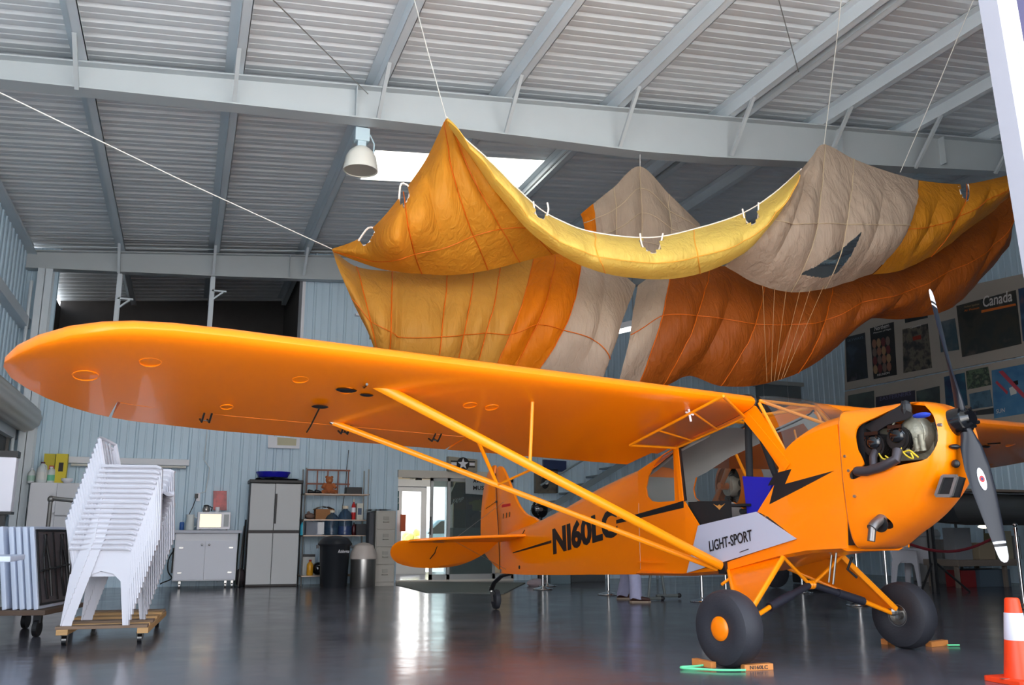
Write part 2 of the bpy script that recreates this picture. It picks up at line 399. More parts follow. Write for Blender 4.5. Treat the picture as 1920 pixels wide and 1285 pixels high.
# skylight: translucent roof light
SKM = mat('translucent_roof_light', (255, 253, 245), .4, emit=(255, 252, 240), es=2.6)
g = G(); g.add([(x0, y0, zr(x0)+PD), (x1, y0, zr(x1)+PD), (x1, y1, zr(x1)+PD), (x0, y1, zr(x0)+PD)], [(0, 1, 2, 3)]); g.build('window_1', SKM, kind='structure')
# columns
g = G(); g.bx(XL+.22, XL+.46, YB-.30, YB-.28, 0, 5.55); g.bx(XL+.22, XL+.46, YB-.06, YB-.04, 0, 5.55); g.bx(XL+.335, XL+.345, YB-.3, YB-.04, 0, 5.55); g.build('trim_4', m_grayblue, kind='structure')
g = G(); g.tube([(XL+.14, YB-.3, 0), (XL+.14, YB-.3, 5.3)], .03, 8); g.build('trim_5', m_grayblue, kind='structure')
g = G(); g.bx(XL+.02, XL+.30, YM-.1, YM+.1, 0, 5.6); g.build('trim_6', m_grayblue, kind='structure')
g = G(); g.bx(XR-.3, XR-.02, YM-.1, YM+.1, 0, 6.8); g.build('trim_7', m_beam, kind='structure')
# loft opening posts and dark loft room behind
for i, x in enumerate((-1.40, .22)):
    g = G(); g.bx(x-.035, x+.035, YB-.2, YB-.13, MZ-.1, zr(x)-.42); g.bx(x-.045, x+.045, YB-.16, YB-.14, MZ-.1, zr(x)-.42)
    z = 5.12 if i == 0 else 5.42
    g.bx(x, x+.26, YB-.2, YB-.14, z, z+.03); g.bar((x+.02, YB-.17, z-.16), (x+.2, YB-.17, z), .05, .03); g.build('trim_%d' % (8+i), m_grayblue, kind='structure')
g = G(); g.bx(MX1-.06, MX1, YB-.06, YB+.5, MZ, 6.1); g.build('trim_10', m_whitepaint, kind='structure')
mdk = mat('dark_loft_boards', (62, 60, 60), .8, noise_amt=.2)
g = G(); g.bx(XL, 6.2, YB+.1, 22, MZ-.12, MZ-.02); g.bx(XL, 6.2, 21.9, 22, MZ, 7.2); g.bx(1.98, 2.05, YB+.1, 22, MZ, 6.6); g.bx(XL-.02, XL+.02, YB+.1, 22, 0, 5.93); g.bx(5.5, 5.6, YB+.1, 22, MZ, 6.9); g.build('wall_loft', mdk, kind='structure')  # left loft wall ends below the roof: unseen gap added for daylight
g = G()   # outer back wall with a doorway out of the lobby
g.bx(XL, 4.62, 21.0, 21.12, 0, MZ); g.bx(6.0, XR, 21.0, 21.12, 0, MZ); g.bx(4.62, 6.0, 21.0, 21.12, 2.1, MZ); g.bx(XL, XR, 21.95, 22.05, MZ, 7.6)
g.bx(3.0, 3.08, YB+.1, 21, 0, MZ); g.bx(7.9, 8.0, YB+.1, 21, 0, MZ); g.bx(3.0, 8, YB+.1, 21, 2.65, 2.7)
g.build('wall_lobby', m_cream, kind='structure')
g = G(); g.bx(3.98, 4.62, 20.93, 20.98, 0, 2.3); g.bx(4.56, 4.70, 20.9, 21.1, 0, 2.16); g.bx(5.92, 6.06, 20.9, 21.1, 0, 2.16); g.bx(4.56, 6.06, 20.9, 21.1, 2.02, 2.18); g.bx(4.70, 4.84, 20.97, 21.03, 0, 2.05); g.bx(5.30, 5.44, 20.97, 21.03, 0, 2.05); g.bx(4.84, 5.3, 20.97, 21.03, 0, .22); g.bx(4.84, 5.3, 20.97, 21.03, 1.9, 2.05)
g.build('door_2', m_whitepaint, kind='structure')
# hangar door post at the right edge of the opening
p0, p1 = at(1855, 0, Y=2.9), at(1907, 312, Y=2.9)
ls = (p0.x-p1.x)/(p0.z-p1.z)                  # the post leans slightly
def lean(g, xa, xb, ya, yb_):
    X = lambda z, o: p0.x+ls*(z-p0.z)+o
    z0, z1 = 0, 8
    g.add([(X(z0, xa), ya, z0), (X(z0, xb), ya, z0), (X(z0, xb), yb_, z0), (X(z0, xa), yb_, z0), (X(z1, xa), ya, z1), (X(z1, xb), ya, z1), (X(z1, xb), yb_, z1), (X(z1, xa), yb_, z1)], [(3, 2, 1, 0), (4, 5, 6, 7), (0, 1, 5, 4), (1, 2, 6, 5), (2, 3, 7, 6), (3, 0, 4, 7)])
g = G(); lean(g, 0, .085, 2.86, 2.96); g.build('trim_11', mat('white_door_post', (150, 150, 160), .5), kind='structure')
g = G(); lean(g, .088, .105, 2.84, 2.98); g.build('trim_12', m_whitepaint, kind='structure')  # white edge strip against the greyer post stands in for its lit face
g = G(); lean(g, .105, .6, 2.9, 2.98); g.bx(6.6, 15.2, 2.9, 2.98, 0, 8); g.build('wall_front_and_blocker', mat('dark_front_panel', (38, 30, 70), .6), kind='structure')  # strip beside the post, plus an unseen wall added to darken the right side
# --- sliding door in the back wall
dr = ST('door_1', (5.1, YB, 0))
malu = mat('anodised_door_frame', (176, 178, 178), .4, metal=.3)
g = G(); g.bx(DX0-.02, 6.15, YB-.10, YB-.02, DH-.02, DH+.12); g.bx(DX0, DX1, YB-.06, YB+.05, 0, .04); g.build('door_header', mat('ivory_header', (205, 200, 190), .5), dr)
g = G()
for x in (4.63, 4.98): g.bx(x-.03, x+.03, YB-.05, YB, .03, DH)
g.bx(4.6, DX1, YB-.05, YB, .03, .14); g.bx(4.6, DX1, YB-.05, YB, DH-.08, DH); g.bx(DX1-.05, DX1, YB-.05, YB, 0, DH); g.bx(5.9, 5.96, YB-.05, YB, 0, DH)
g.build('door_frame', malu, dr)
g = G(); g.bx(4.66, 4.95, YB-.03, YB-.02, .14, DH-.08); g.bx(5.01, 5.9, YB-.03, YB-.02, .14, DH-.08); g.build('door_pane', glass('door_glass', (215, 225, 225), .16), dr)
g = G(); g.bx(4.60, 4.615, YB-.09, YB-.05, .9, 1.25); g.build('door_handle', m_black, dr)
t_ = T('lobby_fill_panel', 'added unseen glowing ceiling panel to brighten the lobby behind the sliding door', 'light', (5.2, 19.3, 2.62))  # glowing panel added out of view to brighten the dim lobby
g = G(); g.bx(4.6, 5.8, 19.0, 19.6, 2.60, 2.65); g.build('fill_panel_frame', m_whitepaint, t_)
g = G(); g.bx(4.65, 5.75, 19.05, 19.55, 2.585, 2.60); g.build('fill_glow', mat('lobby_fill_glow', (255, 250, 240), .4, emit=(255, 248, 235), es=14), t_)
# ================================================================== THE YELLOW AEROPLANE  (local frame: x forward, y to the photo's right, z up)
HD = R(12.0)
tr_ = 2.0
nw = at(1370, 1252, Z=0)
AO = nw + Vector((math.cos(HD), math.sin(HD), 0))*tr_/2
air = T('light_aircraft', 'yellow-orange high-wing tailwheel aeroplane with black lightning bolt parked on dark floor', 'aircraft', AO, HD-PI/2)
A = wm(air)
def AL(x, y, s):   # photo pixel on the aircraft's own plane y=s, in local coordinates
    P = A @ Vector((0, s, 0)); N = (A.to_3x3() @ Vector((0, 1, 0))); return A.inverted() @ atpl(x, y, P, N)
def part(g, nm, m, par=None, **k): return g.build(nm, m, par or air, world=False, **k)
# ---- wings
AF = [(1, .0), (.9, .018), (.8, .038), (.65, .064), (.5, .083), (.35, .092), (.22, .088), (.12, .072), (.06, .054), (.025, .036), (.006, .017), (0, .0), (.006, -.012), (.025, -.021), (.07, -.027), (.15, -.029), (.3, -.026), (.5, -.018), (.7, -.010), (.9, -.003)]
def le_te(s):
    tab = [(0, -.22, -1.80), (4.55, -.22, -1.79), (4.85, -.235, -1.73), (5.05, -.27, -1.66), (5.2, -.33, -1.57), (5.35, -.43, -1.45), (5.48, -.58, -1.3), (5.57, -.74, -1.16), (5.62, -.90, -1.0)]
    for (a, b, c), (d, e, f) in zip(tab[:-1], tab[1:]):
        if a <= s <= d: u = (s-a)/(d-a); return b+(e-b)*u, c+(f-c)*u
    return tab[-1][1:]
def wing_sec(s, sg, c0=0., c1=1.):
    le, te = le_te(s); ch = le-te; full = 1.58
    zl = 1.965+.0115*(s-.36); zt = 1.555+.024*(s-.36)
    pts = []
    for x, t in AF:
        x = min(max(x, c0), c1)
        # thickness follows the profile at clipped chord position
        u = le-x*ch; fr = (-.22-u)/full; zc = zl+(zt-zl)*fr
        pts.append((u, zc, t, x))
    th = min(1, (ch/full)**.6)
    def tt(x, up):
        P = AF[:12] if up else AF[11:]+[(1, 0)]
        P = sorted(P)
        for (a, b), (c, d) in zip(P[:-1], P[1:]):
            if a <= x <= c: return b+(d-b)*(x-a)/max(c-a, 1e-6)
        return 0
    return [Vector((u, sg*s, zc+tt(x, i <= 11)*full*th*1.0)) for i, (u, zc, t, x) in enumerate(pts)]
m_under = m_orange
for sg in (-1, 1):
    ss = [.345, .8, 1.4, 2.0, 2.35, 2.9, 3.5, 4.1, 4.55, 4.7, 4.85, 4.95, 5.05, 5.13, 5.2, 5.28, 5.35, 5.42, 5.48, 5.53, 5.57, 5.60, 5.62]
    g = G(); g.loft([wing_sec(s, sg, 0, .775) for s in ss])
    g.loft([wing_sec(s, sg, .77, 1) for s in (.42, 1.2, 2.33)]); g.loft([wing_sec(s, sg, .77, 1) for s in ss if s >= 4.95])
    w = part(g, 'wing', m_orange, smooth=True)
    g = G(); g.loft([wing_sec(s, sg, .782, 1) for s in (2.35, 3.2, 4.2, 4.8, 4.93)]); ai = part(g, 'aileron', m_orange, smooth=True)
    for s in (2.6, 3.35, 4.35):
        g = G(); zz = lambda u: 1.965+.0115*(s-.36)+((1.555+.024*(s-.36))-(1.965+.0115*(s-.36)))*((-.22-u)/1.58)-.03
        for d in (0, .05): g.tube([(-1.38, sg*(s+d), zz(-1.38)), (-1.44, sg*(s+d), zz(-1.44)-.04), (-1.50, sg*(s+d), zz(-1.50))], .007, 6)
        g.bar((-1.44, sg*s, zz(-1.44)-.03), (-1.44, sg*(s+.05), zz(-1.44)-.03), .006, .006); part(g, 'aileron_hinge', m_black, ai)
    g = G()   # root rib edge
    g.tube([Vector((p.x, sg*.35, p.z)) for p in wing_sec(.36, sg)[3:17]], .012, 6); part(g, 'root_trim', m_black, w)
    g = G()   # fuel / inspection rings underneath
    def under(u, s): return 1.965+.0115*(s-.36)+((1.555+.024*(s-.36))-(1.965+.0115*(s-.36)))*((-.22-u)/1.58)-.040
    for (u, s, r) in ((-.6, 4.9, .06), (-.62, 4.0, .05), (-.9, 5.2, .07), (-.72, 3.65, .05), (-.75, 2.7, .05), (-.75, 2.52, .05), (-1.2, 4.3, .04)):
        z = under(u, s)-.002
        g.tube([(u+math.cos(t)*r, sg*s+math.sin(t)*r, z-(math.cos(t)*r)*-.26) for t in [2*PI*i/16 for i in range(16)]], .004, 5, closed=True)
    part(g, 'inspection_ring', m_orange, w)
    # lift struts
    f1 = Vector((-.66, sg*3.49, 1.925-.03)); r1 = Vector((-1.38, sg*3.49, 1.72)); ft = Vector((-.66, sg*.39, .665)); rt = Vector((-.70, sg*.40, .64))
    if sg < 0: f1 = Vector((-.64, -3.5, 1.90)); r1 = Vector((-1.40, -3.48, 1.715))
    g = G(); g.tube([ft, f1], .037, 12, flat=.62)
    st = part(g, 'front_lift_strut', m_orange2, smooth=True)
    g = G(); g.tube([f1-Vector((0, sg*.08, .035)), f1+Vector((0, sg*.03, .015))], .02, 8); g.bar(f1, f1+Vector((-.0, 0, .05)), .05, .02); part(g, 'strut_fitting', m_steel, st)
    g = G(); g.tube([rt, r1], .022, 10, flat=.7); s2 = part(g, 'rear_lift_strut', m_orange2, smooth=True)
    g = G(); g.bar(r1, r1+Vector((0, sg*.06, .03)), .03, .03); part(g, 'strut_fitting', m_steel, s2)
    def on(a, b, t): return a+(b-a)*t
    jf, jr = on(ft, f1, .60), on(rt, r1, .60)
    g = G(); g.tube([jf, Vector((-.58, jf.y+sg*.02, under(-.58, abs(jf.y))+.0))], .013, 8); g.tube([jr, Vector((-1.36, jr.y+sg*.05, under(-1.36, abs(jr.y))+.0))], .015, 8)
    g.tube([jr, on(ft, f1, .585)], .009, 6); part(g, 'jury_strut', m_orange2, smooth=True)
    g = G(); g.tube([Vector((-.62, sg*3.57, 1.93)), Vector((-.62, sg*3.57, 1.86)), Vector((-.50, sg*3.60, 1.86))], .009, 6); g.sph((-.70, sg*3.66, 1.845), .075, 10, (.5, 1, .25)); g.sph((-.74, sg*3.5, 1.83), .05, 10, (.5, 1, .25)); part(g, 'pitot_tube', m_blackgloss, w, smooth=True)
    g = G(); p = Vector((-1.02, sg*3.72, under(-1.02, 3.72)-.01)); g.sph(p, .06, 10, (.7, 1, .2)); g.tube([p, (-1.36, sg*3.66, under(-1.36, 3.66)-.02), (-1.5, sg*3.64, under(-1.5, 3.64)-.02)], .006, 5); part(g, 'aileron_pulley', m_black, w, smooth=True)
# ---- fuselage: fabric covered rear part
def ring(u, zb, zs, zt, hw):
    """flat bottom and sides, rounded turtledeck"""
    r = [(u, -hw*.97, zb), (u, -hw, zb+.02), (u, -hw, zb+(zs-zb)*.35), (u, -hw, zb+(zs-zb)*.7), (u, -hw, zs)]
    for i in range(1, 8):
        a = PI*i/8; r.append((u, -hw*math.cos(a), zs+(zt-zs)*math.sin(a)))
    r += [(u, hw, zs), (u, hw, zb+(zs-zb)*.7), (u, hw, zb+(zs-zb)*.35), (u, hw, zb+.02), (u, hw*.97, zb)]
    return [Vector(p) for p in r]
def hwid(u): return .36 if u > -1.1 else .03+(.33)*(u+4.65)/3.55
st_ = [(-4.75, .45, .86, .89), (-4.1, .458, .93, 1.02), (-3.77, .47, .97, 1.09), (-3.25, .49, 1.09, 1.22), (-2.7, .515, 1.2, 1.385), (-2.2, .535, 1.32, 1.50), (-1.79, .553, 1.44, 1.575)]
g = G(); g.loft([ring(u, a, b, c, hwid(u)) for u, a, b, c in st_])
rf = part(g, 'rear_fuselage', m_orange, smooth=True)
# ---- cabin side skins with openings
DW = [(-1.231, 1.660), (-1.40, 1.615), (-1.53, 1.54), (-1.63, 1.44), (-1.672, 1.34), (-1.655, 1.26), (-1.59, 1.215), (-1.48, 1.200), (-1.235, 1.205)]
OUT = [(-1.79, .553), (-1.3, .575), (-.62, .629), (-.077, .753), (.2, .80), (.55, .82), (.56, 1.0), (.555, 1.40), (.548, 1.70), (.40, 1.68), (.203, 1.63), (.051, 1.549), (-.10, 1.76), (-.235, 1.935), (-.38, 1.90), (-1.0, 1.745), (-1.79, 1.50)]
DOOR = [(-1.115, 1.205), (-1.14, 1.665), (-.75, 1.76), (-.345, 1.845), (-.02, 1.42), (-.062, 1.31), (-.267, 1.09), (-.16, 1.05), (.10, .885), (-.60, .70), (-1.06, .60), (-.915, .965)]
m_lin = mat('grey_headliner', (165, 165, 162), .85)
def skin(holes, sg):
    vs, fs = flat_mesh([OUT]+holes)
    # subdivide by splitting long faces so the skin can bend at the rear door post
    bm = bmesh.new(); vv = [bm.verts.new(v) for v in vs]
    for f in fs:
        try: bm.faces.new([vv[i] for i in f])
        except ValueError: pass
    bmesh.ops.bisect_plane(bm, geom=bm.verts[:]+bm.edges[:]+bm.faces[:], plane_co=(-1.1, 0, 0), plane_no=(1, 0, 0))
    bm.verts.index_update()
    P = [v.co.copy() for v in bm.verts]; F = [tuple(v.index for v in f.verts) for f in bm.faces]; bm.free()
    g = G()
    for inner in (0, 1): g.mi = inner; g.add([(p.x, sg*(hwid(p.x)-inner*.018), p.y) for p in P], F)
    g.mi = 0
    for loop in [OUT]+holes:
        n = len(loop)
        g.add([(p[0], sg*(hwid(p[0])-d), p[1]) for d in (0, .018) for p in loop], [(i, (i+1) % n, n+(i+1) % n, n+i) for i in range(n)])
    return g
DOOR2 = [(-1.09, 1.215), (-1.12, 1.665), (-.75, 1.76), (-.345, 1.845), (-.02, 1.42), (-.062, 1.31), (-.267, 1.09), (-.9, 1.02)]
ns = part(skin([DW, DOOR], -1), 'cabin_side', [m_orange, m_lin])
fs_ = part(skin([[(-.345, 1.845), (-1.2, 1.685), (-1.4, 1.63), (-1.53, 1.56), (-1.63, 1.46), (-1.672, 1.34), (-1.655, 1.26), (-1.59, 1.215), (-1.2, 1.205), (-.95, 1.06), (-.267, 1.09), (-.062, 1.31), (-.02, 1.42)]], 1), 'cabin_side', [m_orange, m_lin])
for sg in (-1, 1):
    g = G(); g.add([(u, sg*(hwid(u)-.008), z) for u, z in DW], [tuple(range(len(DW)))]); part(g, 'rear_window', m_plexi)
g = G(); g.bx(-1.79, -.65, -.34, .34, .66, .67)
g.loft([[Vector((u, -.36, zb)), Vector((u, -.3, zb-.02)), Vector((u, .3, zb-.02)), Vector((u, .36, zb)), Vector((u, .3, zb+.02)), Vector((u, -.3, zb+.02))] for u, zb in ((-1.79, .565), (-1.1, .585), (-.62, .635), (-.077, .757), (.2, .80), (.50, .818))])
part(g, 'belly', m_orange)
g = G(); g.add([(-1.79, -.3, 1.2), (-1.79, .3, 1.2), (-1.79, .3, .6), (-1.79, -.3, .6)], [(0, 1, 2, 3)]); g.bx(-1.79, -1.78, -.28, .28, .6, 1.45); part(g, 'baggage_bulkhead', mat('grey_headliner', (150, 150, 148), .8))
# turtledeck between wing root and cabin
g = G(); g.loft([[Vector((u, -hwid(u)*math.cos(a), zs+(zt-zs)*math.sin(a))) for a in [PI*i/8 for i in range(9)]] for u, zs, zt in ((-1.79, 1.44, 1.575), (-1.5, 1.52, 1.66), (-1.2, 1.64, 1.72))], caps=False, wrap=False); part(g, 'turtledeck', m_orange, smooth=True)
g = G(); g.loft([[Vector((u, -(hwid(u)-.022)*math.cos(a), zs+(zt-zs)*math.sin(a))) for a in [PI*i/8 for i in range(9)]] for u, zs, zt in ((-1.775, 1.40, 1.55), (-1.5, 1.49, 1.63), (-1.2, 1.62, 1.70), (-.78, 1.73, 1.83))], caps=False, wrap=False); part(g, 'headliner', m_lin, smooth=True)
# ---- boot cowl top (between windshield and firewall), then engine cowl
def arc(u, zs, zt, hw, n=12, p=.8):
    return [Vector((u, -hw*(math.copysign(abs(math.cos(a))**p, math.cos(a))), zs+(zt-zs)*math.sin(a)**p)) for a in [PI*i/n for i in range(n+1)]]
def lerp(a, b, t): return a+(b-a)*t
g = G(); rows = []
for i in range(9):
    t = i/8; base = []
    for k in range(17):
        a = PI*k/16; c = math.cos(a)
        # windshield base curve runs from the side (u .05, z 1.55) up and forward to the centre (u .38, z 1.79)
        wrap_ = 1-abs(c)**2.2
        b0 = Vector((.051+.33*wrap_, -.36*math.copysign(abs(c)**.75, c), 1.549+.243*wrap_**.8))
        b1 = Vector((.56, -.36*math.copysign(abs(c)**.62, c), 1.50+.305*math.sin(a)**.62))
        base.append(b0.lerp(b1, t))
    rows.append(base)
BASE0 = rows[0]
g.loft(rows, caps=False, wrap=False); part(g, 'boot_cowl', m_orange, smooth=True)
def sup(u, zb, zt, hw, p=3.2, n=64, lean=0):
    zc, hh = (zb+zt)/2, (zt-zb)/2; r = []
    for j in range(n):
        a = 2*PI*j/n; c, s_ = math.cos(a), math.sin(a)
        zz = math.copysign(abs(s_)**(2/p), s_)*hh
        w_ = hw*(1 if zz > -.0 else 1-.18*(abs(zz)/hh)**2)
        r.append(Vector((u+lean*zz, math.copysign(abs(c)**(2/p), c)*w_, zc+zz)))
    return r
cs = [(.56, .815, 1.805, .362, 8.5, 0), (.66, .83, 1.815, .364, 5.0, .01), (.80, .90, 1.828, .362, 3.3, .02), (.92, .965, 1.835, .355, 3.0, .03), (1.03, 1.04, 1.83, .342, 2.8, .04), (1.12, 1.12, 1.81, .322, 2.6, .05), (1.19, 1.20, 1.775, .29, 2.5, .06), (1.235, 1.27, 1.73, .25, 2.4, .07), (1.262, 1.35, 1.67, .19, 2.2, .08), (1.272, 1.42, 1.61, .12, 2.1, .09)]
cs2 = crom([c for c in cs], 40)
# the seam leans: shift lower part of first rings forward
rings = [sup(*c[:3], c[3], c[4], 64, c[5]) for c in cs2]
inner = [[Vector((p.x-.012, p.y*.965, (p.z-1.35)*.965+1.35)) for p in r] for r in rings]
OP = [(.705, 1.50), (.690, 1.60), (.712, 1.672), (.80, 1.715), (.92, 1.765), (1.00, 1.80), (1.08, 1.815), (1.15, 1.77), (1.215, 1.70), (1.245, 1.60), (1.238, 1.50), (1.183, 1.411), (1.08, 1.385), (.958, 1.368), (.86, 1.352), (.74, 1.325), (.665, 1.300), (.625, 1.305), (.618, 1.335), (.65, 1.362), (.70, 1.372), (.745, 1.395), (.735, 1.44)]
HC = (.795, .985)   # exhaust hole centre (u,z)
def cut(rings, inner, polys):
    """closed shell of the cowl with the engine opening cut through its near side"""
    g = G(); n = len(rings[0]); k = len(rings)
    g.loft(rings, caps=False); g.loft(inner[::-1], caps=False)
    o = 0; q = n*k
    g.f += [(j, (j+1) % n, q+(k-1)*n+(j+1) % n, q+(k-1)*n+j) for j in range(n)]; g.m += [0]*n
    # nose closed by a disc pair
    g.f += [tuple((k-1)*n+j for j in range(n)), tuple(q+j for j in range(n))[::-1]]; g.m += [0]*2
    me = bpy.data.meshes.new('c'); me.from_pydata([tuple(v) for v in g.v], [], g.f); bm = bmesh.new(); bm.from_mesh(me); bmesh.ops.recalc_face_normals(bm, faces=bm.faces); bm.to_mesh(me); bm.free()
    a = bpy.data.objects.new('c', me); COL.objects.link(a); cutters = []
    for P, y0, y1 in polys:
        h = G(); h.poly([(u, y0, z) for u, z in P], (0, y1-y0, 0)); mh = bpy.data.meshes.new('h'); mh.from_pydata([tuple(v) for v in h.v], [], h.f); bm = bmesh.new(); bm.from_mesh(mh); bmesh.ops.recalc_face_normals(bm, faces=bm.faces); bm.to_mesh(mh); bm.free()
        b = bpy.data.objects.new('h', mh); COL.objects.link(b); cutters.append(b)
        md = a.modifiers.new('b', 'BOOLEAN'); md.object = b; md.operation = 'DIFFERENCE'; md.solver = 'EXACT'
    dg = bpy.context.evaluated_depsgraph_get(); me2 = a.evaluated_get(dg).to_mesh()
    r = G(); r.add([v.co.copy() for v in me2.vertices], [tuple(p.vertices) for p in me2.polygons])
    a.evaluated_get(dg).to_mesh_clear(); bpy.data.objects.remove(a)
    for b in cutters: bpy.data.objects.remove(b)
    return r
circ = lambda c, r, n=20, e=1: [(c[0]+r*math.cos(2*PI*i/n)*e, c[1]+r*math.sin(2*PI*i/n)) for i in range(n)]
cow = cut(rings, inner, [(crom(OP+[OP[0]], 70)[:-1], -.6, -.13), (circ((.795, .998), .046), -.5, -.16)])
cw = part(cow, 'engine_cowl', m_orange, smooth=True)
g = G()   # darker orange line along the seam between cowl and boot cowl
g.tube([p*1.0 for p in sup(.563, .813, 1.807, .3635, 8.5, 64)], .003, 5, closed=True); part(g, 'cowl_seam', mat('dark_orange_seam', (150, 80, 10), .6), cw)
g = G()
for x, y in ((1584, 856), (1591, 883), (1602, 931), (1763, 797), (1760, 797)):
    p = AL(x, y, -.365 if x < 1700 else -.335); g.cyl(p+Vector((0, .006, 0)), p-Vector((0, .006, 0)), .012, .010, 12)
part(g, 'cowl_fastener', m_steel, cw)
g = G(); g.bx(1.10, 1.24, -.235, -.10, 1.16, 1.17)
# oil-cooler scoop, vents on the nose
a, b, c, d = [AL(x, y, -.20) for x, y in ((1796, 893), (1770, 893), (1757, 930), (1785, 930))]
g = G(); g.poly([a, b, c, d], (0, .09, -.01)); g.m = [0]*len(g.m); part(g, 'oil_cooler', m_black, cw)
g = G()
for p, q in ((a, b), (b, c), (c, d), (d, a)): g.bar(p+Vector((0, -.01, 0)), q+Vector((0, -.01, 0)), .02, .02)
part(g, 'cooler_frame', m_steel, cw)
g = G()
for x, y, rx, rz in ((1790, 838, .05, .018), (1792, 870, .022, .028)):
    g = G(); p = AL(x, y, -.12); g.sph(p, 1, 14, (.03, rx, rz)); part(g, 'nose_vent', m_black, cw, smooth=True)
# ---- engine seen through the opening
g = G(); g.sph((1.04, -.15, 1.59), .125, 20, (1.0, .85, 1.05))
for k in range(5): g.tube([(1.04+math.cos(a)*.128*math.cos((k-2)*.35), -.15-.11*math.sin((k-2)*.35+PI/2)*1.0, 1.59+math.sin(a)*.13*math.cos((k-2)*.35)) for a in [2*PI*j/20 for j in range(20)]], .006, 5, closed=True) if k == 2 else g.cyl((.98+k*.04, -.245, 1.47), (.98+k*.04, -.262, 1.50+.02*k), .02)
g.cyl((1.0, 0, 1.55), (1.25, 0, 1.62), .13, .08); g.bx(.72, 1.15, -.14, .14, 1.42, 1.66); en = part(g, 'engine_crankcase', mat('olive_grey_casting', (140, 136, 120), .4, metal=.3, noise_amt=.25, noise_scale=25, bump=.4, bscale=30), smooth=True)
for i, u in enumerate((.80, .99)):
    g = G()
    for j in range(9): g.cyl((u, -.15-j*.018, 1.53+i*.03), (u, -.158-j*.018, 1.53+i*.03), .085, .085, 18)
    g.cyl((u, -.14, 1.53+i*.03), (u, -.31, 1.53+i*.03), .068); part(g, 'cylinder', mat('black_cylinder_fins', (38, 36, 36), .4, metal=.5), en)
    g = G(); g.sph((u, -.305, 1.55+i*.03), .07, 14, (.9, .35, .75)); g.bx(u-.055, u+.055, -.325, -.30, 1.60+i*.03, 1.625+i*.03)
    for dx in (-.045, .045): g.cyl((u+dx, -.32, 1.585+i*.03), (u+dx, -.335, 1.585+i*.03), .009)
    part(g, 'rocker_cover', m_blackgloss, en, smooth=True)
g = G()
g.tube([AL(1608, 884, -.385), AL(1625, 884, -.385), AL(1655, 875, -.385), AL(1680, 862, -.37), AL(1683, 845, -.33)], .034, 12)
g.tube([AL(1638, 878, -.36), AL(1637, 858, -.34), AL(1642, 846, -.29)], .027, 12)
g.sph(AL(1608, 884, -.385), .034, 10); part(g, 'exhaust_pipe', mat('heat_stained_exhaust', (72, 66, 70), .45, metal=.5, noise_amt=.2, noise_scale=8), en, smooth=True)
g = G()
def wire(pts, s, m): g.tube([Vector(q) for q in crom([tuple(AL(x, y, s)) for x, y in pts], 24)], .006, 6)
wire([(1690, 838), (1692, 848), (1705, 845), (1715, 852), (1722, 858)], -.30, 0); wire([(1688, 842), (1700, 855), (1712, 860), (1708, 850)], -.31, 0); wire([(1648, 850), (1655, 860), (1668, 862), (1660, 855)], -.30, 0)
part(g, 'ignition_lead', mat('yellow_ignition_lead', (210, 180, 40), .4), en, smooth=True)
g = G(); g.poly([AL(x, y, -.27) for x, y in ((1615, 800), (1650, 783), (1688, 760), (1690, 752), (1697, 768), (1712, 778), (1700, 786), (1665, 796), (1640, 812))], (0, .02, 0))
g.sph(AL(1699, 768, -.24), .06, 12, (.7, .6, 1.1)); part(g, 'cooling_baffle', m_black, en)
g = G(); g.sph(AL(1728, 779, -.27), .05, 12, (1.4, .5, .4)); part(g, 'oil_filter', mat('blue_oil_filter', (35, 60, 170), .3), en, smooth=True)
g = G(); g.bx(.60, .72, -.30, .30, 1.0, 1.72); part(g, 'firewall', m_black, cw)
# lower exhaust stub
p = Vector((.795, -.36, .985))
g = G(); g.tube([p+Vector((0, .12, .06)), p+Vector((0, .0, 0)), p+Vector((-.005, -.03, -.03))], .035, 14); g.tube([p+Vector((-.005, -.02, -.02)), p+Vector((-.010, -.04, -.115))], .026, 14); part(g, 'exhaust_stub', mat('dull_exhaust_steel', (125, 120, 118), .35, metal=.8), cw, smooth=True)
g = G(); g.poly([(u, -.30, z) for u, z in circ(HC, .056)], (0, .01, 0)); part(g, 'exhaust_recess', m_black, cw)
# ---- spinner-less hub and propeller; both blades at rest
hub = Vector((1.335, 0, 1.60)); ht, hb = AL(1744, 543, 0), AL(1885, 1055, 0)
ax = (ht-hb).normalized(); thr = Vector((ax.z, 0, -ax.x)) if abs(ax.y) < 1 else Vector((1, 0, 0)); thr = Vector((math.cos(R(10)), 0, math.sin(R(10))))
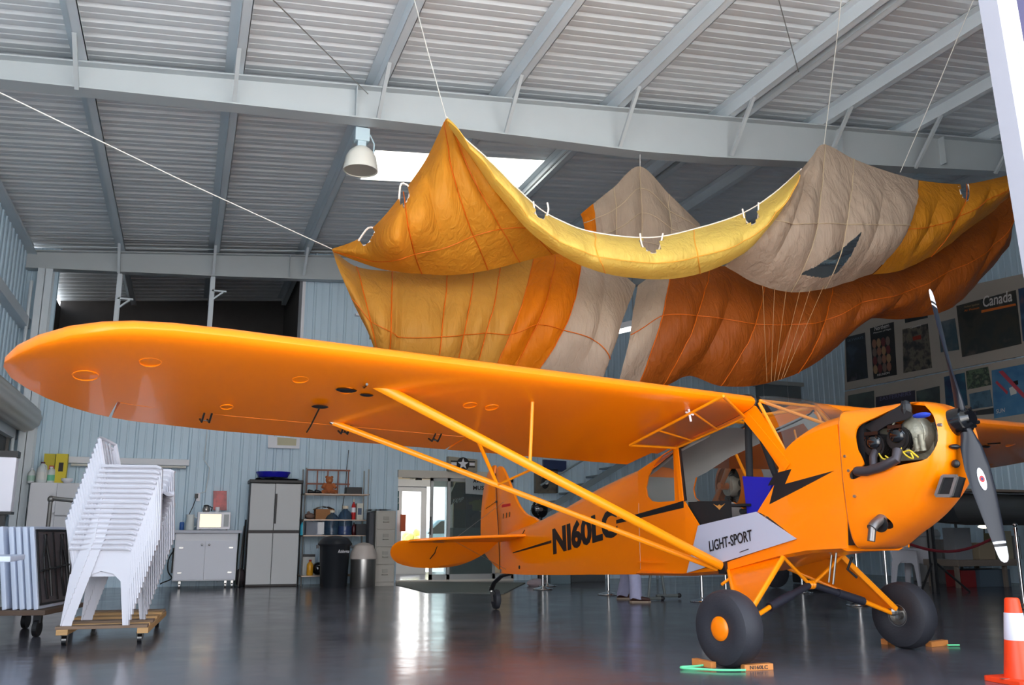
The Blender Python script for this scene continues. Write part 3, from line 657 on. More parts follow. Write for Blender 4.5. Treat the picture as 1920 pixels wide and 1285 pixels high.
# the prop disc passes through the hub; blade direction recovered in that disc
def disc(x, y):
    N = A.to_3x3() @ thr; return A.inverted() @ atpl(x, y, A @ hub, N)
t1, t2 = disc(1744, 543), disc(1885, 1055)
bd = (t1-t2).normalized(); mid = (t1+t2)/2; side_ = thr.cross(bd)
L = (t1-t2).length/2
hubc = disc(1806, 788)
g = G(); g.cyl(hubc-thr*.10, hubc+thr*.02, .095, .09, 24); g.cyl(hubc+thr*.02, hubc+thr*.07, .07, .05, 24); g.cyl(hubc-thr*.14, hubc-thr*.09, .11, .11, 24)
for k in range(6):
    q = hubc+thr*.055+(bd*math.cos(k*PI/3)+side_*math.sin(k*PI/3))*.06; g.cyl(q, q+thr*.02, .012, .012, 8)
hb_ = part(g, 'propeller_hub', m_blackgloss, smooth=True)
def blade(tip, nm):
    d = (tip-hubc); Lb = d.length; d.normalize(); sd = thr.cross(d).normalized()
    rings = []; prof = [(0.06, .034, .032, 56), (.12, .048, .028, 48), (.2, .070, .021, 40), (.35, .088, .014, 31), (.5, .086, .010, 25), (.7, .072, .008, 19), (.86, .056, .006, 16)]
    def rg(t, w, th, an):
        c, s_ = math.cos(R(an)), math.sin(R(an)); ch = sd*c+thr*s_; no = thr*c-sd*s_
        return [hubc+d*Lb*t+ch*w*math.cos(a)+no*th*math.sin(a) for a in [2*PI*j/14 for j in range(14)]]
    g = G(); g.mi = 0; g.loft([rg(*q) for q in prof]); b = part(g, nm, mat('black_propeller', (22, 26, 36), .38, spec=.4), smooth=True)
    g = G(); g.loft([rg(*q) for q in ((.858, .0535, .0063, 16), (.875, .052, .0062, 15.8))]); g.loft([rg(*q) for q in ((.895, .051, .006, 15.5), (.96, .042, .005, 15), (.985, .032, .004, 15), (1, .012, .002, 15))]); part(g, 'blade_tip', m_white, b, smooth=True)
    g = G(); g.loft([rg(*q) for q in ((.874, .0518, .006, 15.8), (.896, .050, .0058, 15.5))]); part(g, 'tip_band', m_black, b, smooth=True)
    return b, d, Lb, sd
b1 = blade(t1, 'propeller_blade'); b2 = blade(t2, 'propeller_blade')
b, d, Lb, sd = b2
q = hubc+d*Lb*.43; c_, s_ = math.cos(R(29)), math.sin(R(29)); ch = sd*c_+thr*s_; no = (thr*c_-sd*s_)
g = G(); g.poly([q+d*.075*math.cos(t)+ch*.026*math.sin(t)+no*.0135 for t in [2*PI*i/20 for i in range(20)]], no*.002); lg = part(g, 'blade_decal', m_white, b)
g = G(); g.poly([q+d*.022*math.cos(t)+ch*.018*math.sin(t)+no*.0158 for t in [2*PI*i/16 for i in range(16)]], no*.001); part(g, 'decal_ring', m_red, b)
g = G(); g.poly([q+d*.011*math.cos(t)+ch*.009*math.sin(t)+no*.0170 for t in [2*PI*i/16 for i in range(16)]], no*.001); part(g, 'decal_centre', mat('navy_ink', (30, 35, 90), .5), b)
# ---- windshield and greenhouse
g = G(); top = [Vector((-.20, -.34+.68*k/16, 2.005+.02*math.sin(PI*k/16))) for k in range(17)]
rows = [[BASE0[k].lerp(top[k], t)+Vector((.05, 0, .02))*math.sin(PI*t) for k in range(17)] for t in [i/6 for i in range(7)]]
g.loft(rows, caps=False, wrap=False); g.add([(-.2, -.34, 2.005), (-.2, .34, 2.005), (-.75, .34, 1.93), (-.75, -.34, 1.93)], [(0, 1, 2, 3)])
part(g, 'windshield', m_plexi, smooth=True)
g = G()
def tb(a, b, r=.014): g.tube([a, b], r, 8)
tb((-.20, -.33, 1.97), (-.20, .33, 1.97)); tb((-.72, -.33, 1.87), (-.72, .33, 1.87)); tb((-.20, -.33, 1.97), (.22, .0, 1.74)); tb((-.20, .33, 1.97), (.22, .0, 1.74)); tb((-.72, -.33, 1.86), (-.2, .33, 1.96)); tb((.0, .30, 1.5), (-.2, .33, 1.96))
tb((-.20, -.34, 1.95), (.04, -.345, 1.54)); tb((-1.15, .345, 1.65), (-.62, .345, .65)); tb((-.45, .345, 1.80), (-.3, .345, 1.1), .009)
part(g, 'cabin_tube', m_orange2, smooth=True)
g = G(); g.bar((-.330, -.372, 1.865), (.028, -.372, 1.475), .075, .012, up=(0, 1, 0)); g.bar((.0, -.37, 1.50), (.075, -.37, 1.42), .07, .01, up=(0, 1, 0)); part(g, 'windshield_post', m_orange)
g = G(); g.bar((-1.165, -.368, 1.69), (-1.118, -.368, 1.2), .045, .02, up=(0, 1, 0)); part(g, 'rear_door_post', m_orange)
g = G(); g.bar((-1.135, -.36, 1.68), (-1.085, -.36, 1.2), .03, .012, up=(0, 1, 0)); part(g, 'door_seal', m_black)
# black wrapped cabin V brace, instrument panel, seats
g = G(); g.tube([(-.50, -.16, 1.87), (-.52, -.16, 1.25), (-.52, -.12, .9)], .03, 10); g.tube([(-.46, -.12, 1.87), (-.30, -.12, 1.45), (-.14, -.12, 1.1)], .028, 10); g.tube([(-.6, -.2, 1.1), (-.35, -.15, 1.12), (-.12, 0, 1.2)], .022, 8); part(g, 'padded_brace', mat('black_foam_wrap', (32, 33, 36), .85), smooth=True)
g = G(); g.bx(.02, .05, -.32, .32, 1.18, 1.50); ip = part(g, 'instrument_panel', mat('dark_panel', (48, 42, 40), .5))
g = G()
for k in range(5): g.cyl((.018, -.24+k*.12, 1.38), (.005, -.24+k*.12, 1.38), .042)
part(g, 'gauge', m_blackgloss, ip)
g = G(); g.loft([[Vector((u, y, z)) for y in (-.30, .02)] + [Vector((u+.08, y, z-.01)) for y in (.02, -.30)] for u, z in ((-1.02, 1.20), (-.99, 1.05), (-.96, .88))]); g.bx(-.96, -.52, -.30, .02, .80, .92); sb = part(g, 'front_seat', mat('black_seat_cloth', (26, 26, 28), .8, bump=.3, bscale=30), bevel=.015)
g = G(); pz = [(-.80, -.303, 1.12), (-.76, -.303, 1.10), (-.72, -.303, 1.13), (-.76, -.303, 1.085)]
g = G(); g.bx(-.72, -.44, -.31, -.04, 1.14, 1.16); g.bx(-1.10, -.60, -.315, -.30, .93, 1.19); part(g, 'seat_side', mat('black_pad', (20, 21, 23), .7))
g = G(); c = Vector((-.72, -.320, 1.145)); g.poly([c+Vector((.07*x, 0, .03*z)) for x, z in ((-1, .7), (-.3, .1), (0, .5), (.3, .1), (1, .7), (.25, -.5), (0, -1), (-.25, -.5))], (0, -.002, 0)); part(g, 'seat_emblem', mat('gold_thread', (190, 130, 60), .6))
g = G(); g.poly([AL(x, y, -.24) for x, y in ((1391, 893), (1450, 896), (1440, 930), (1418, 965), (1400, 965))], (0, .28, 0)); part(g, 'blue_seat_cushion', mat('blue_vinyl', (30, 30, 165), .45), bevel=.01)
# ---- open upper door (swung up under the wing) and grey lower door hanging down
def stn(x, y, u): return A.inverted() @ atpl(x, y, A @ Vector((u, 0, 0)), A.to_3x3() @ Vector((1, 0, 0)))
c1, c2 = Vector((-1.16, -.375, 1.665)), Vector((-.33, -.375, 1.845))
Ai = A.inverted(); o1, o2 = Ai @ at(1181, 835, Z=1.662), Ai @ at(1356, 743, Z=1.935)
g = G()
for p, q in ((c1, c2), (c1, o1), (o1, o2), (o2, c2)): g.tube([p, q], .012, 8)
for t in (.25, .62): g.tube([c1.lerp(c2, t), o1.lerp(o2, t+.08)], .009, 8)
ud = part(g, 'upper_door', m_orange2, smooth=True)
g = G(); g.add([c1, c2, o2, o1], [(0, 1, 2, 3)]); part(g, 'door_pane', m_plexi, ud)
q = o1.lerp(o2, .66)
g = G(); g.bar(q+Vector((-.03, 0, .02)), q+Vector((.05, 0, -.01)), .012, .012); g.bar(q+Vector((.0, 0, .05)), q+Vector((.02, 0, -.06)), .012, .012); part(g, 'door_latch', m_white, ud)
GD = [(-.921, .988), (-.267, 1.09), (.122, .882), (-.612, .702), (-1.076, .593)]
g = G(); g.poly([(u, -.378-(1.09-z)*.02, z) for u, z in GD], (0, .012, 0)); ld = part(g, 'lower_door', mat('pale_grey_door_paint', (178, 182, 200), .4))
g = G()
pl_ = lambda u, z: Vector((u, -.381-(1.09-z)*.02, z))
a, b, c = [AL(x, y, -.392) for x, y in ((1331, 1035), (1411, 1014), (1328, 1017))]
letter(g, 'LIGHT-SPORT', a, b-a, AL(1329, 1015, -.392)-a, (0, -1, 0), .002, bold=.012); 
a, b = AL(1387, 1036, -.392), AL(1403, 1030, -.392); g.bar(a, b, .008, .004); part(g, 'door_lettering', m_black, ld)
# ---- markings
g = G()
BT = [(1453, 912), (1455, 888), (1484, 880), (1473, 907), (1562, 883), (1486, 921), (1443, 946), (1452, 917), (1440, 912)]
BT = [(1440, 911), (1453, 888), (1484, 880), (1472, 908), (1564, 883), (1500, 917), (1443, 946), (1452, 910)]
g.poly([AL(x, y, -.3605) for x, y in BT], (0, -.003, 0)); part(g, 'lightning_bolt', m_black)
pa, pb = Vector((-1.1, -.36, 0)), Vector((-4.65, -.03, 0)); nn = A.to_3x3() @ ((pb-pa).cross(Vector((0, 0, 1)))); nl = (pb-pa).cross(Vector((0, 0, 1))).normalized()
if nl.y > 0: nl = -nl
def AF_(x, y): return A.inverted() @ atpl(x, y, A @ pa, nn)
def strip(g, a, b, w0, w1, off=.002):
    a, b = AF_(*a), AF_(*b); g.poly([a-Vector((0, 0, w0/2))+nl*off, b-Vector((0, 0, w1/2))+nl*off, b+Vector((0, 0, w1/2))+nl*off, a+Vector((0, 0, w0/2))+nl*off], nl*.002)
g = G(); strip(g, (962, 1037), (1034, 1016), .012, .03); part(g, 'side_stripe', m_black)
g = G(); strip(g, (1156, 979), (1282, 946), .035, .058); part(g, 'side_stripe', m_black)
g = G(); a = AF_(1038, 1041); b = AF_(1159, 1006); h = AF_(1036, 991)
letter(g, 'NI60LC', a+nl*.002, b-a, h-a, nl, .003, bold=.045, space=1.0); part(g, 'registration_lettering', m_black)
# ---- tail
def plate2(g, P, th, M=None):
    """bevel-edged flat tail surface in the x-z plane (fin) of thickness th"""
    c = Vector((sum(p[0] for p in P)/len(P), 0, sum(p[1] for p in P)/len(P))); n = len(P); R_ = []
    for y, s_ in ((-th/2, .965), (-th*.3, 1), (th*.3, 1), (th/2, .965)): R_.append([Vector((c.x+(p[0]-c.x)*s_, y, c.z+(p[1]-c.z)*s_)) for p in P])
    if M: R_ = [[M @ q for q in r] for r in R_]
    g.loft(R_)
fin = crom([(-4.785, .88), (-4.83, 1.2), (-4.875, 1.66), (-4.84, 1.735), (-4.74, 1.735), (-4.66, 1.66), (-4.56, 1.53), (-4.45, 1.38), (-4.32, 1.23), (-4.16, 1.13), (-3.92, 1.06), (-4.1, .95)], 34)
g = G(); plate2(g, fin, .035); fn = part(g, 'fin', m_orange, smooth=True)
rud = crom([(-4.775, .50), (-4.80, .88), (-4.845, 1.2), (-4.892, 1.66), (-4.895, 1.75), (-4.95, 1.762), (-5.05, 1.71), (-5.13, 1.60), (-5.20, 1.42), (-5.24, 1.18), (-5.25, .95), (-5.22, .76), (-5.10, .64), (-4.95, .56), (-4.80, .49)], 40)
g = G(); plate2(g, rud, .035); rd = part(g, 'rudder', m_orange, smooth=True)
g = G(); g.tube([(-4.765, -.02, .5), (-4.79, -.02, .88), (-4.835, -.02, 1.2), (-4.883, -.02, 1.66)], .005, 6)
for x, y in ((927, 940), (923, 918)): pass
g.tube([(-4.85, -.025, 1.31), (-5.1, -.025, 1.23)], .003, 5); g.tube([(-4.85, -.03, 1.31), (-4.85, .03, 1.31)], .012, 8); part(g, 'rudder_hinge', m_black, rd)
g = G()
for k in range(3):
    p = AL(943+k*6, 967, -.02); g.poly([p+Vector((0, 0, -.04+k*.01)), p+Vector((.012, 0, -.035+k*.01)), p+Vector((.018, 0, .02+k*.01)), p+Vector((.004, 0, .024+k*.01))], (0, -.002, 0))
part(g, 'fin_badge', m_black, fn)
g = G(); a = AL(941, 952, -.021); b = AL(957, 949, -.021); g.poly([a, b, b+Vector((0, 0, .03)), a+Vector((.01, 0, .035))], (0, -.002, 0)); part(g, 'fin_badge', m_red, fn)
def stabplate(g, P, sg, z0, droop=0, pivot=-4.66, th=.03):
    n = len(P); c = (sum(p[0] for p in P)/n, sum(p[1] for p in P)/n); rr = []
    for z, s_ in ((-th/2, .96), (-th*.25, 1), (th*.25, 1), (th/2, .96)):
        r = []
        for p in P:
            u = c[0]+(p[0]-c[0])*s_; y = c[1]+(p[1]-c[1])*s_; du = u-pivot
            r.append(Vector((pivot+du*math.cos(droop)+z*math.sin(droop) if droop else u, sg*y, z0+(du*math.sin(droop) if droop else (u-pivot)*.12)+z)))
        rr.append(r)
    g.loft(rr)
for sg in (-1, 1):
    P = crom([(-4.655, .03), (-4.655, .6), (-4.655, 1.25), (-4.60, 1.30), (-4.50, 1.22), (-4.36, .95), (-4.24, .6), (-4.13, .25), (-4.08, .04)], 26)
    g = G(); stabplate(g, P, sg, .835); sb_ = part(g, 'tailplane', m_orange, smooth=True)
    P = crom([(-4.665, .10), (-4.665, .7), (-4.665, 1.25), (-4.66, 1.40), (-4.75, 1.47), (-4.88, 1.44), (-5.02, 1.30), (-5.10, 1.05), (-5.12, .75), (-5.09, .50), (-4.98, .30), (-4.82, .16)], 34)
    g = G(); stabplate(g, P, sg, .835, droop=R(42)); el = part(g, 'elevator', m_orange, smooth=True)
    g = G(); g.tube([(-4.67, sg*.9, .85), (-4.78, sg*.9, .70), (-4.86, sg*.92, .63)], .006, 6); g.bar((-4.64, sg*.86, .835), (-4.66, sg*.98, .835), .03, .03); part(g, 'elevator_horn', m_black, el)
    g = G(); g.tube([(-4.4, sg*.85, .86), (-4.68, sg*.02, 1.3)], .002, 5); g.tube([(-4.4, sg*.85, .84), (-4.6, sg*.03, .5)], .002, 5); part(g, 'tail_brace_wire', m_steel, sb_)
g = G(); g.sph(AF_(974, 1064), .022, 10, (1, .3, 1)); g.bar(AF_(980, 1003)+nl*.003, AF_(984, 994)+nl*.003, .012, .004); part(g, 'access_port', m_black)
# tail wheel on its leaf spring
g = G(); g.tube([(-4.55, 0, .45), (-4.75, 0, .42), (-4.93, 0, .33), (-5.05, .03, .235)], .02, 8, flat=1.6); sp_ = part(g, 'tail_spring', m_black, smooth=True)
g = G(); g.lathe([(.03, -.034), (.085, -.042), (.115, -.028), (.122, 0), (.115, .028), (.085, .042), (.03, .034)], (-5.10, .13, .122), ax=(.25, 1, 0)); part(g, 'tail_wheel', m_rubber, sp_, smooth=True)
g = G(); g.bar((-5.05, .03, .24), (-5.09, .075, .10), .03, .015); g.bar((-5.05, .03, .24), (-5.09, .175, .10), .03, .015); g.cyl((-5.05, .03, .22), (-5.05, .03, .28), .03); g.cyl((-4.74, 0, .46), (-4.74, 0, .50), .03); part(g, 'tail_fork', m_steel, sp_)
# ---- landing gear
for sg in (-1, 1):
    ax_ = Vector((0, sg*.86, .30)); fr_, re_ = Vector((-.05, sg*.34, .745)), Vector((-.62, sg*.35, .63))
    g = G(); g.tube([fr_, ax_+Vector((.03, 0, .02))], .024, 10, flat=.7); g.tube([re_, ax_+Vector((-.03, 0, 0))], .017, 10); lg = part(g, 'gear_leg', m_orange2, smooth=True)
    g = G(); d = Vector((0, .004, .004)); g.add([fr_, ax_+Vector((.03, 0, 0)), ax_+Vector((-.03, 0, 0)), re_, fr_+d, ax_+Vector((.03, 0, 0))+d, ax_+Vector((-.03, 0, 0))+d, re_+d], [(0, 1, 2, 3), (4, 7, 6, 5), (0, 4, 5, 1), (1, 5, 6, 2), (2, 6, 7, 3), (3, 7, 4, 0)]); part(g, 'gear_fairing', m_orange, lg)
    g = G(); g.cyl(ax_, (0, sg*1.08, .27), .022, .022, 12); g.sph(ax_, .04, 10); part(g, 'axle', m_steel, lg)
    v = Vector((-.09, sg*.015, .53))
    g = G(); m1 = v.lerp(ax_, .30); m2 = v.lerp(ax_, .62); g.tube([v, m2], .027, 10); g.tube([m1, m2], .034, 10); sk = part(g, 'shock_cord', mat('dark_shock_cover', (30, 32, 45), .6), smooth=True)
    g = G(); g.tube([m2.lerp(ax_, -.05), ax_+Vector((0, 0, -.02))], .018, 10); part(g, 'gear_strut', m_orange2, smooth=True); g = G(); g.tube([v, fr_], .014, 8); g.sph(v, .035, 8); part(g, 'cabane_strut', m_orange2, smooth=True)
    wc = Vector((0, sg*1.0, .265))
    g = G(); tw = .105
    g.lathe([(.075, -.085), (.13, -.10), (.20, -tw), (.245, -.085), (.262, -.045), (.266, 0), (.262, .045), (.245, .085), (.20, tw), (.13, .10), (.075, .085)], wc, ax=(0, 1, 0), n=48, caps=False); tyre = part(g, 'tyre', m_rubber, smooth=True)
    g = G(); 
    if sg < 0: g.lathe([(0.001, -.112), (.05, -.112), (.066, -.105), (.076, -.100), (.084, -.092), (.084, -.05)], wc, ax=(0, 1, 0), n=36); part(g, 'hub_cap', m_orange, tyre, smooth=True)
    g = G(); g.lathe([(.001, sg*-.075), (.03, sg*-.08), (.035, sg*-.05), (.078, sg*-.045), (.082, sg*-.09), (.088, sg*-.09), (.088, sg*.06), (.001, sg*.06)], wc, ax=(0, 1, 0), n=36); part(g, 'wheel_rim', m_steel, tyre, smooth=True)
g = G(); g.tube([(-.53, -.37, .60), (-.50, -.55, .53)], .012, 8); part(g, 'boarding_step', m_orange2)
g = G(); g.bx(-.70, -.62, -.385, -.345, .60, .71); part(g, 'strut_clevis', m_black)
for u, s_ in ((-.0, -.10), (-.2, .1)):
    g = G(); g.tube([(u+.25, s_, .78), (u+.2, s_, .55)], .008, 6); part(g, 'drain_tube', m_steel)
g = G(); g.tube([(.35, -.05, .75), (.30, -.05, .66), (.34, .0, .6)], .01, 6); part(g, 'breather_hose', m_black)
# position light on the far wing root
g = G(); g.sph((-.8, .75, 2.07), .05, 12, (1.3, .8, .6)); part(g, 'beacon', m_red, smooth=True)
# ================================================================== THE HANGING PARACHUTE
def pict(name, cols, scale=3, rough=.35):
    """printed picture: soft blotches of a few inks"""
    if name in MATS: return MATS[name]
    m = bpy.data.materials.new(name); m.use_nodes = True; n = m.node_tree; b = n.nodes['Principled BSDF']; b.inputs['Roughness'].default_value = rough
    co = n.nodes.new('ShaderNodeTexCoord'); t = n.nodes.new('ShaderNodeTexNoise'); t.inputs['Scale'].default_value = scale; t.inputs['Detail'].default_value = 5
    r = n.nodes.new('ShaderNodeValToRGB'); r.color_ramp.interpolation = 'EASE'
    while len(r.color_ramp.elements) > 1: r.color_ramp.elements.remove(r.color_ramp.elements[0])
    for i, c in enumerate(cols):
        p = .3+.4*i/max(1, len(cols)-1)
        e = r.color_ramp.elements[0] if i == 0 else r.color_ramp.elements.new(p); e.position = p; e.color = lin(c)+(1,)
    n.links.new(co.outputs['Object'], t.inputs['Vector']); n.links.new(t.outputs['Fac'], r.inputs[0]); n.links.new(r.outputs[0], b.inputs['Base Color']); MATS[name] = m; return m
c_yel = cloth('yellow_nylon', (252, 214, 112), .40)
c_och = cloth('ochre_nylon', (205, 146, 60), .45)
c_och2 = cloth('deep_ochre_nylon', (222, 150, 46), .45)
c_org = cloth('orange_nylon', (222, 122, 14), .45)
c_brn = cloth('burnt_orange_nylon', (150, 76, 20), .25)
c_bei = cloth('natural_nylon', (182, 162, 143), .4)
c_seam = cloth('orange_seam_tape', (215, 105, 18), .2)
c_wseam = cloth('natural_seam_tape', (200, 180, 150), .2)
c_hem = mat('white_hem_webbing', (235, 225, 215), .8)
chute = T('parachute_canopy', 'large orange, yellow and natural nylon parachute canopy hung in swags below the roof beam', 'parachute', (6, 8.6, 2.2))
def sheet(nm, cols, mats, bands, ny=36, per=10, holes=(), hole3=None, wr=.035, seams=None, vseam=(), hemtop=True, seed=0, zs=1.0):
    """cols: per gore line (top, mid, bottom) as (px, py, Y); bands: material index per gore"""
    C3 = [[tuple(at(x, y, Y=Y)) for x, y, Y in c] for c in cols]
    k = len(C3); tops, mids, bots = ([c[i] for c in C3] for i in range(3))
    nx = (k-1)*per+1
    def res(l): # resample so that gore lines fall on multiples of per
        return crom(l, nx)
    T_, M_, B_ = res(tops), res(mids), res(bots)
    PT = []; vs = []
    for i in range(nx):
        a, m, b = Vector(T_[i]), Vector(M_[i]), Vector(B_[i])
        loc = (i % per)/per; puff = math.sin(PI*loc)
        for j in range(ny+1):
            v = j/ny
            # quadratic through the 3 points
            p = a*(2*(v-.5)*(v-1))+m*(-4*v*(v-1))+b*(2*v*(v-.5))
            n = noise.noise(Vector((p.x*1.3+seed, p.y*1.3, p.z*1.3)))*wr*1.6+noise.noise(Vector((p.x*5+seed, p.z*2.2+p.x*1.5, p.y*3)))*wr*.8+noise.noise(Vector(((p.x+p.z*.6)*11+seed, p.z*3.0, 0)))*wr*.35
            env = min(1, 6*v+.15)
            p = p+Vector((0, -1, -.25))*(n*env+puff*.07*math.sin(PI*min(1, v*1.05))*zs)
            vs.append(p)
            PT.append(p)
    def scr(p):
        d = p-CAMP; z = d.dot(_F); return (960+FPX*d.dot(_R)/z, 642.5-FPX*d.dot(_U)/z)
    g = G(); fs = []; ms = []
    for i in range(nx-1):
        for j in range(ny):
            q = [i*(ny+1)+j, (i+1)*(ny+1)+j, (i+1)*(ny+1)+j+1, i*(ny+1)+j+1]
            c = (vs[q[0]]+vs[q[1]]+vs[q[2]]+vs[q[3]])/4
            if holes:
                s = scr(c)
                if any(inpoly(s[0], s[1], H) for H in holes): continue
            fs.append(tuple(q)); ms.append(bands[i//per])
    g.v = vs; g.f = fs; g.m = ms
    o = g.build(nm, mats, chute, smooth=True)
    # seam tapes along the gore lines and across
    if seams is not None:
        g = G()
        for kk in seams:
            i = kk*per; L = [vs[i*(ny+1)+j]+Vector((0, -.012, -.004)) for j in range(0, ny+1)]
            g.tube(L, .006, 4, flat=1)
        for v in vseam:
            j = int(v*ny); L = [vs[i*(ny+1)+j]+Vector((0, -.012, -.004)) for i in range(nx)]; g.tube(L, .005, 4)
        return o, g, vs
    return o, None, vs
def tape(g, m, par): g.build('seam_tape', m, par, smooth=True)
# big lower bag
Yt, Ym_, Yb_ = 9.2, 8.9, 9.1
bag = [[(622, 467), (650, 540), (700, 640)], [(668, 500), (690, 580), (712, 690)], [(735, 509), (733, 600), (728, 700)], [(757, 511), (752, 610), (745, 705)], [(838, 512), (830, 610), (815, 700)], [(888, 508), (876, 605), (850, 705)], [(938, 498), (920, 600), (885, 710)], [(1000, 485), (968, 600), (915, 715)], [(1040, 476), (1018, 580), (950, 720)], [(1090, 470), (1068, 590), (990, 722)], [(1138, 490), (1120, 610), (1070, 735)], [(1192, 535), (1152, 650), (1122, 745)]]
bag = [[(x, y, Y) for (x, y), Y in zip(c, (Yt, 8.75, 9.0))] for c in bag]
def make(nm, cols, mats, bands, **k):
    o, g, vs = sheet(nm, cols, mats, bands, **k)
    return o, g, vs
o, g, vs = make('left_gores', bag, [c_och, c_org, c_bei], [0, 0, 0, 0, 0, 0, 0, 1, 1, 2, 2], seams=[1, 2, 4, 5, 6, 7, 8, 9], vseam=(.62,), seed=1)
tape(g, c_seam, o)
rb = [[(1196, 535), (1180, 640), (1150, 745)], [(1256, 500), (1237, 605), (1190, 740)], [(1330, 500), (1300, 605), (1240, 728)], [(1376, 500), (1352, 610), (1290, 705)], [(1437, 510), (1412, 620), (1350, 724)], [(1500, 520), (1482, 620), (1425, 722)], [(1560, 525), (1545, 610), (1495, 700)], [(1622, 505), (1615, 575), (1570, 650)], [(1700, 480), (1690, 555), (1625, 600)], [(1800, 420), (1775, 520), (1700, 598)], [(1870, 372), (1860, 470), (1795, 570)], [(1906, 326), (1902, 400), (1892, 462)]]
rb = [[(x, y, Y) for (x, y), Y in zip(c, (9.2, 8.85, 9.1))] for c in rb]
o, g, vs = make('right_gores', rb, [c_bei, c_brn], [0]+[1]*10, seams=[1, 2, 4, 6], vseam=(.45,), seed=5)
tape(g, c_seam, o)
# upper left lobe
lob = [[(622, 467), (624, 470), (627, 474)], [(672, 448), (690, 475), (700, 500)], [(716, 410), (730, 460), (745, 510)], [(756, 360), (765, 430), (790, 514)], [(798, 300), (815, 400), (850, 516)], [(832, 230), (858, 360), (915, 507)], [(838, 224), (895, 350), (975, 492)], [(842, 230), (935, 360), (1035, 478)], [(846, 236), (980, 395), (1092, 474)]]
lob = [[(x, y, Y) for (x, y), Y in zip(c, (8.3, 8.0, 8.7))] for c in lob]
lob[0] = [(622, 467, 9.0), (624, 470, 9.0), (627, 474, 9.0)]; lob[1] = [(672, 448, 8.8), (690, 475, 8.6), (700, 500, 8.9)]
N1 = [(748, 378), (752, 345), (768, 352), (766, 372), (757, 388)]
N2 = [(672, 452), (690, 428), (704, 432), (692, 456), (680, 462)]
o, g, vs = make('left_lobe', lob, [c_och2], [0]*8, seams=[3, 5, 6, 7], vseam=(.8,), seed=9, holes=(N1, N2))
tape(g, c_seam, o)
# front skirt band
band = [[(837, 221), (838, 227), (840, 235)], [(868, 258), (878, 275), (888, 303)], [(920, 305), (925, 330), (932, 366)], [(1000, 384), (990, 405), (985, 428)], [(1050, 415), (1048, 447), (1050, 478)], [(1112, 437), (1120, 475), (1132, 513)], [(1215, 447), (1222, 487), (1232, 524)], [(1300, 431), (1308, 474), (1315, 513)], [(1390, 402), (1395, 445), (1392, 476)], [(1450, 364), (1452, 395), (1452, 418)], [(1502, 318), (1500, 327), (1498, 336)]]
band = [[(x, y, Y) for (x, y), Y in zip(c, (8.0, 7.7, 7.95))] for c in band]
H1 = [(1000, 378), (1005, 405), (1020, 412), (1028, 395), (1026, 380)]
H2 = [(1200, 438), (1205, 463), (1222, 476), (1235, 470), (1243, 438)]
H3 = [(1392, 392), (1398, 415), (1412, 422), (1421, 410), (1422, 380)]
o, g, vs = make('front_skirt', band, [c_yel], [0]*10, seams=[5, 7], vseam=(.6,), seed=13, holes=(H1, H2, H3), wr=.045)
tape(g, mat('skirt_seam', (240, 170, 60), .7), o)
for H in (N1, N2, H1, H2, H3, [(1797, 350), (1803, 368), (1812, 378), (1820, 366), (1815, 346)]):
    Y = 7.95 if H in (H1, H2, H3) else (8.25 if H[0][0] > 1000 else 8.3 if H is N1 else 8.75)
    g = G(); g.tube([Vector(p) for p in crom([tuple(at(x, y, Y=Y-.04)) for x, y in H], 16)], .010, 5); g.build('hem_loop', c_hem, chute, smooth=True)
ny = 36; g = G()
g.tube([vs[i*(ny+1)]+Vector((0, -.01, .004)) for i in range(0, 10*10+1, 2)], .007, 5)
g.build('hem_webbing', c_hem, chute, smooth=True)
# natural coloured right lobe
wr_ = [[(1500, 322), (1440, 420), (1358, 499)], [(1522, 294), (1478, 430), (1420, 532)], [(1545, 271), (1528, 430), (1482, 548)], [(1600, 298), (1585, 430), (1545, 542)], [(1660, 320), (1640, 430), (1590, 530)], [(1722, 338), (1702, 430), (1634, 514)]]
wr_ = [[(x, y, Y) for (x, y), Y in zip(c, (8.1, 7.9, 8.3))] for c in wr_]
SL = [(1617, 434), (1597, 478), (1570, 512), (1545, 522), (1498, 514), (1530, 500), (1575, 470)]
o, g, vs = make('natural_lobe', wr_, [c_bei], [0]*5, seams=[2, 3], vseam=(.47,), seed=17, holes=(SL,), per=30, ny=110)
tape(g, c_wseam, o)
oc = [[(1722, 338), (1702, 430), (1634, 515)], [(1762, 343), (1745, 425), (1685, 508)], [(1810, 345), (1800, 405), (1742, 482)], [(1860, 336), (1850, 375), (1815, 432)], [(1906, 324), (1896, 350), (1888, 372)]]
oc = [[(x, y, Y) for (x, y), Y in zip(c, (8.25, 8.05, 8.4))] for c in oc]
o, g, vs = make('ochre_lobe', oc, [cloth('amber_nylon', (200, 132, 34), .4)], [0]*4, seams=[2], vseam=(.5,), seed=21, holes=([(1797, 338), (1803, 368), (1812, 378), (1820, 366), (1817, 338)],))
tape(g, c_seam, o)
bt = [[(1088, 402), (1100, 440), (1120, 500)], [(1112, 382), (1120, 440), (1135, 510)], [(1150, 352), (1155, 430), (1160, 510)], [(1200, 312), (1202, 400), (1205, 515)], [(1255, 364), (1255, 430), (1255, 510)], [(1312, 420), (1312, 450), (1310, 505)]]
bt = [[(x, y, Y) for (x, y), Y in zip(c, (9.95, 9.8, 9.6))] for c in bt]
o, g, vs = make('back_peak', bt, [c_org, c_bei], [0, 1, 1, 1, 1], seams=[2, 3, 4], vseam=(.25, .5, .75), seed=25)
tape(g, c_wseam, o)
g = G()
